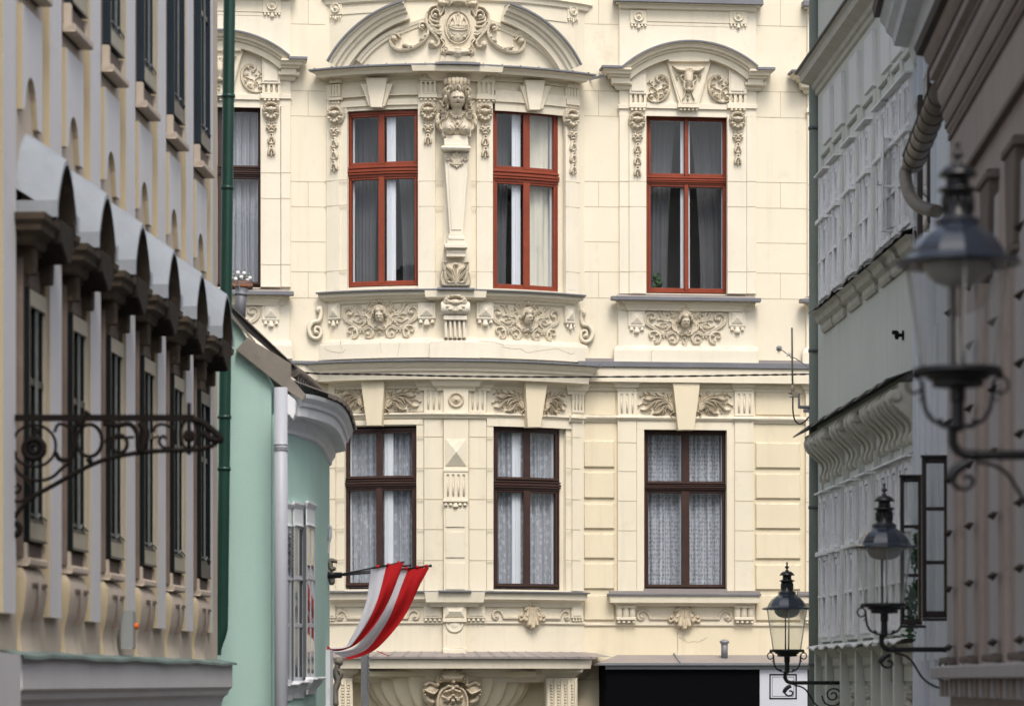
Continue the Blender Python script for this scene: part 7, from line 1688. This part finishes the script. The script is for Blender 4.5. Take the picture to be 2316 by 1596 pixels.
fB = flag([(742, 142), (700, 270), (650, 400), (590, 530), (500, 660), (420, 745), (330, 772), (235, 778)], [(1000, 132), (930, 260), (870, 390), (800, 520), (700, 650), (590, 760), (490, 812), (370, 842)], 0.37, 0.35, 'right red and white flag hanging from the longer pole', ph=1.4, grow=0.42)
b = MB(None); b.tube([zf(540, 140, 0.02), zf(806, 90, 0.02)], 0.012, 8)
b.tube([zf(145, 200, 0.1), zf(320, 182, 0.05), zf(540, 140, 0.02)], 0.010, 8); PO1 = b.build('flag_pole', M['pole'], None, label='upper black flag pole carrying the left flag', category='flag pole', group='flag poles')
b = MB(None); b.tube([zf(145, 190, 0.3), zf(320, 192, 0.33), zf(560, 170, 0.34), zf(1018, 118, 0.36)], 0.012, 8); b.tube([zf(1000, 120, 0.36), zf(1018, 118, 0.36)], 0.018, 8); PO2 = b.build('flag_pole', M['pole'], None, label='longer black flag pole ending right of the red flag', category='flag pole', group='flag poles')
b = MB(None); b.tube([zf(790, 122, 0.2), zf(862, 115, 0.2)], 0.012, 8); b.tube([zf(848, 116, 0.2), zf(862, 114, 0.2)], 0.018, 8); b.tube([zf(145, 210, 0.2), zf(790, 122, 0.2)], 0.009, 8); b.build('flag_pole', M['pole'], None, label='middle black flag pole whose tip shows between the two flags', category='flag pole', group='flag poles')
b = MB(None); b.tube([zf(143, 172, 0.2), zf(143, 218, 0.2)], 0.03, 8); b.tube([zf(143, 196, 0.2), zf(325, 190, 0.2)], [0.045, 0.035], 8); b.build('pole_socket', M['pole'], None, label='black socket at the mint wall holding the flag poles', category='bracket')
for fl, pts, d in ((fA, [(600, 125), (680, 112), (760, 98)], 0.02), (fB, [(820, 140), (905, 130), (975, 122)], .36)):
    b = MB(None)
    for x, y in pts: b.tube([zf(x-8, y+2, d), zf(x+14, y-2, d)], 0.022, 8)
    b.build('flag_loop', M['fred'], fl)
b = MB(None); b.tube(crom([zf(165, 722), zf(178, 745), zf(215, 760), zf(200, 782), zf(165, 765)], 5), 0.03, 7); b.tube(crom([zf(590, 775), zf(640, 795), zf(685, 812)], 4), 0.006, 5); b.build('knotted_corner', M['fred'], fA)
# grey post with its chain
b = MB(None); x, y, z = at(825.5, 1480, 44.0); w_ = 0.045
vbox(b, (x, y), 0.055, 0.055, -2.9, z); PS = b.build('grey_post', M['chain'], None, label='square grey metal post standing below the flags', category='post')
b = MB(None); cx_ = at(833.5, 0, 43.9)[0]
for i in range(9):
    zc = z-0.0-0.055*i
    b.tube([(cx_+0.012*cos(a)*(1 if i % 2 else .3), 43.9+0.012*cos(a)*(0 if i % 2 else 1), zc+0.034*sin(a)) for a in np.linspace(0, 2*pi, 9)], 0.0045, 5)
b.build('chain', M['chain'], PS)

# ================================================================ SMALL THINGS ON THE CREAM FACADE
M['cable'] = mat('black_cable_rubber', (0.010, 0.010, 0.011), 0.6)
b = MB(None); P = crom([at(560, 826, 44.5), at(700, 843.5, 45), at(860, 846.5, 45.3), at(1030, 850.5, 45.5), at(1250, 852.2, 45.6), at(1500, 851.0, 45.3), at(1700, 848, 45), at(1850, 845.5, 44.5)], 24)
for s in (0, 1): b.tube([(p[0], p[1]+0.006*cos(i*0.9+s*pi), p[2]+0.007*sin(i*0.9+s*pi)) for i, p in enumerate(P)], 0.0085, 6)
b.build('overhead_cable', M['cable'], None, label='twisted black cable strung across the cream facade below its main cornice', category='cable')
M['antwhite'] = mat('greyed_antenna_plastic', (0.28, 0.29, 0.23), 0.5, 0.15, 9); M['antbox'] = mat('antenna_base', (0.45, 0.36, 0.28), 0.6, 0.1, 8)
YA = 39.6
AN = thing('antenna', at(1829, 932, YA), 'thin upright rod antenna on a small arm at the corner of the grey green house', 'antenna')
b = MB(None); b.tube([at(1791, 741, YA), at(1792.5, 873, YA)], 0.0125, 8); b.build('rod', M['antwhite'], AN)
b = MB(None); b.tube([at(1792.5, 870, YA), at(1793, 888, YA)], [0.015, 0.028], 8); x, y, z = at(1794, 892, YA); b.tube([at(1783, 887, YA), at(1797, 889, YA)], 0.02, 8); vbox(b, (x+.02, y), .035, .03, z-.03, z+.04); b.build('base', M['antbox'], AN)
b = MB(None); x, y, z = at(1807, 900, YA); vbox(b, (x, y), .012, .02, z-.13, z+.06); b.tube([at(1806, 920, YA), at(1832, 921, YA)], 0.022, 4); b.tube([at(1785, 897, YA), at(1805, 897, YA)], .008, 5); x, y, z = at(1826, 927, YA); vbox(b, (x, y), .05, .03, z-.03, z+.01); b.build('arm', M['seam'], AN)
b = MB(None); b.tube(crom([at(1793, 893, YA), at(1793.5, 930, YA), at(1798, 950, YA), at(1808, 958, YA), at(1820, 953, YA), at(1830, 942, YA)], 6), 0.010, 7); b.build('cable', M['cable'], AN)
# insulator with its twisted wire
b = MB(FF); u, v = FF.uv(1762.5, 787, 0.02); b.lathe((u, v, 0.0), [(0.046, 0), (0.045, 0.012), (0.034, 0.02), (0.02, 0.03), (0.018, .05), (0.001, .055)], 'w', 18)
IN = b.build('insulator', M['seam'], None, label='round grey insulator screwed to the cream wall right of the single red window', category='insulator')
b = MB(None); P = crom([at(1763, 787, 49.8), at(1776, 797, 49.4), at(1788, 806, 49), at(1802, 812, 46), at(1830, 832, 42)], 10)
for s in (0, 1): b.tube([(p[0], p[1], p[2]+0.008*sin(i*1.2+s*pi)) for i, p in enumerate(P)], 0.005, 5)
for a_, c_ in (((1779, 806), (1790, 798)), ((1783, 796), (1789, 810)), ((1784, 803), (1790, 803))): b.tube([at(*a_, 49.3), at(*c_, 49.3)], 0.006, 5)
b.build('twisted_wire', M['seam'], IN)
# shop canopy with sign boards
SC = thing('shop_front', (FF.P(2.5, 0, 0.8)[0], FF.P(2.5, 0, 0.8)[1], -3.2), 'black and white shop front under a grey zinc canopy below the cream building', 'shop front')
wS = 0.95
b = MB(FF); uL0, vf = FF.uv(1353, 1499, wS); uL1, vr = FF.uv(1397, 1480, 0.0); uR1 = uL1+4.5
b.add([(uL0, vf, wS), (uR1, vf-.0, wS), (uR1, vr, 0.0), (uL1, vr, 0.0), (uL0, vf-.035, wS), (uR1, vf-.035, wS), (uR1, vf-.035, 0), (uL0, vf-.035, 0)], [(0, 1, 2, 3), (0, 4, 5, 1), (0, 3, 7, 4), (4, 7, 6, 5), (3, 2, 6, 7)]); b.build('canopy', M['slab'], SC)
b = MB(FF); u, v = FF.uv(1523, 1478, 0.0); u2, v2 = FF.uv(1537, 1500, wS); b.sweep([(0, 0), (0.001, 0)], [(0, 0), (0, 0.001)]) ; b.v = []; b.f = []; b.sm = []; b.mi = []
b.add([(u, v+.02, 0.0), (u+.02, v+.02, 0.0), (u2+.02, v2+.03, wS), (u2, v2+.03, wS), (u, v-.02, 0), (u+.02, v-.02, 0), (u2+.02, v2-.02, wS), (u2, v2-.02, wS)], [(0, 1, 2, 3), (0, 3, 7, 4), (1, 5, 6, 2), (3, 2, 6, 7)]); b.box(uL0, uR1, vf-.03, vf+.006, wS, wS+.012); b.build('canopy_seam', M['seam'], SC)
b = MB(FF); ws = 0.86; a0, z0 = FF.uv(1371.5, 1513, ws); a1, _ = FF.uv(1718, 1513, ws); a2, _ = FF.uv(1826, 1513, ws)
b.box(a0, a2+2, vf-.035, -3.2, 0.0, ws-.03); b.build('shop_box', M['black'], SC)
b = MB(FF); b.box(a0, a1, -3.2, z0, ws-.03, ws); b.build('black_board', M['black'], SC)
b = MB(FF); b.box(a1+.003, a2, -3.2, z0, ws-.03, ws+.003); b.build('white_board', M['signwhite'], SC)
b = MB(FF); b.box(a0-.01, a2+1, z0+.002, z0+.075, ws-.03, ws+.02, .01); b.build('grey_trim', M['signgrey'], SC)
b = MB(FF)
f0, fz1 = FF.uv(1740, 1523, ws); f1, _ = FF.uv(1802, 1523, ws); _, fz0 = FF.uv(1740, 1580, ws); e = 0.021
for x0, x1, y0, y1 in ((f0, f1, fz1-e, fz1), (f0, f1, fz0, fz0+e), (f0, f0+e, fz0+e, fz1-e), (f1-e, f1, fz0+e, fz1-e)): b.box(x0, x1, y0, y1, ws+.003, ws+.008)
e2 = 0.045; t = .005
for x0, x1, y0, y1 in ((f0+e2, f1-e2, fz1-e2-t, fz1-e2), (f0+e2, f1-e2, fz0+e2, fz0+e2+t), (f0+e2, f0+e2+t, fz0+e2+t, fz1-e2-t), (f1-e2-t, f1-e2, fz0+e2+t, fz1-e2-t)): b.box(x0, x1, y0, y1, ws+.003, ws+.007)
b.build('sign_frame', M['black'], SC)
# vent pipe on the canopy
b = MB(FF); u, v = FF.uv(1638.5, 1484, 0.35); _, vt_ = FF.uv(1638.5, 1452, 0.35); b.lathe((u, v-.05, 0.35), [(0.055, 0), (0.055, vt_-v+.05)], 'v', 20); VP = b.build('vent_pipe', M['zinc'], None, label='short grey vent pipe with a cap on the shop canopy', category='vent pipe')
b = MB(FF); b.lathe((u, vt_, 0.35), [(0.03, -.05), (0.078, -.004), (0.08, 0.012), (0.074, 0.03), (0.001, 0.055)], 'v', 20); b.build('cap', M['seam'], VP)
# planter with white flowers on the left window sill
M['petal'] = mat('white_petal', (0.72, 0.68, 0.70), 0.7, 0.05, 10); M['silverleaf'] = mat('silver_leaf', (0.20, 0.24, 0.19), 0.7, 0.25, 20, (0.35, 0.38, 0.34), 0.5)
b = MB(FF); u0, v0 = FF.uv(505, 648, 0.10); u1, v1 = FF.uv(572, 636, 0.10); b.box(u0, u1, v0, v1, -0.04, 0.14, .01)
FP = b.build('flower_box', M['pot'], None, label='flower box with silvery leaves and white blooms on the left window sill', category='flower box')
rr = random.Random(11); b = MB(FF); c_ = MB(FF)
for i in range(170):
    x = rr.uniform(506, 569); y = 637-abs(rr.gauss(0, 9)); u, v = FF.uv(x, y, 0.05); s = rr.uniform(.012, .032); a = rr.uniform(0, 6.28); w = 0.05+rr.uniform(-.07, .08)
    b.add([(u-s*cos(a), v-s*sin(a), w), (u+s*.5*sin(a), v-s*.5*cos(a), w+.02), (u+s*cos(a), v+s*sin(a), w), (u-s*.5*sin(a), v+s*.5*cos(a), w+.015)], [(0, 1, 2, 3)])
for x, y in ((538, 617), (546, 627), (560, 633), (533, 631), (552, 618), (565, 629), (522, 628), (514, 634)):
    u, v = FF.uv(x, y, 0.12); c_.lathe((u, v, 0.12), [(0.03, -.01), (0.034, .005), (0.02, .02), (0.001, .024)], 'w', 9)
b.build('foliage', M['silverleaf'], FP); c_.build('blooms', M['petal'], FP)
# pot plant inside the single red window
rr = random.Random(5); b = MB(FF)
for i in range(40):
    x = rr.gauss(1487, 7); y = rr.gauss(637, 9); u, v = FF.uv(x, y, -.5); s = rr.uniform(.02, .04); b.lathe((u, v, -.45+rr.uniform(-.06, .06)), [(s, 0), (s*.8, .008), (0.001, .012)], 'w', 8)
b.tube([], 0) if False else None
HPn = b.build('houseplant', M['leaf'], None, label='small green round leaved plant behind the single red window', category='plant')
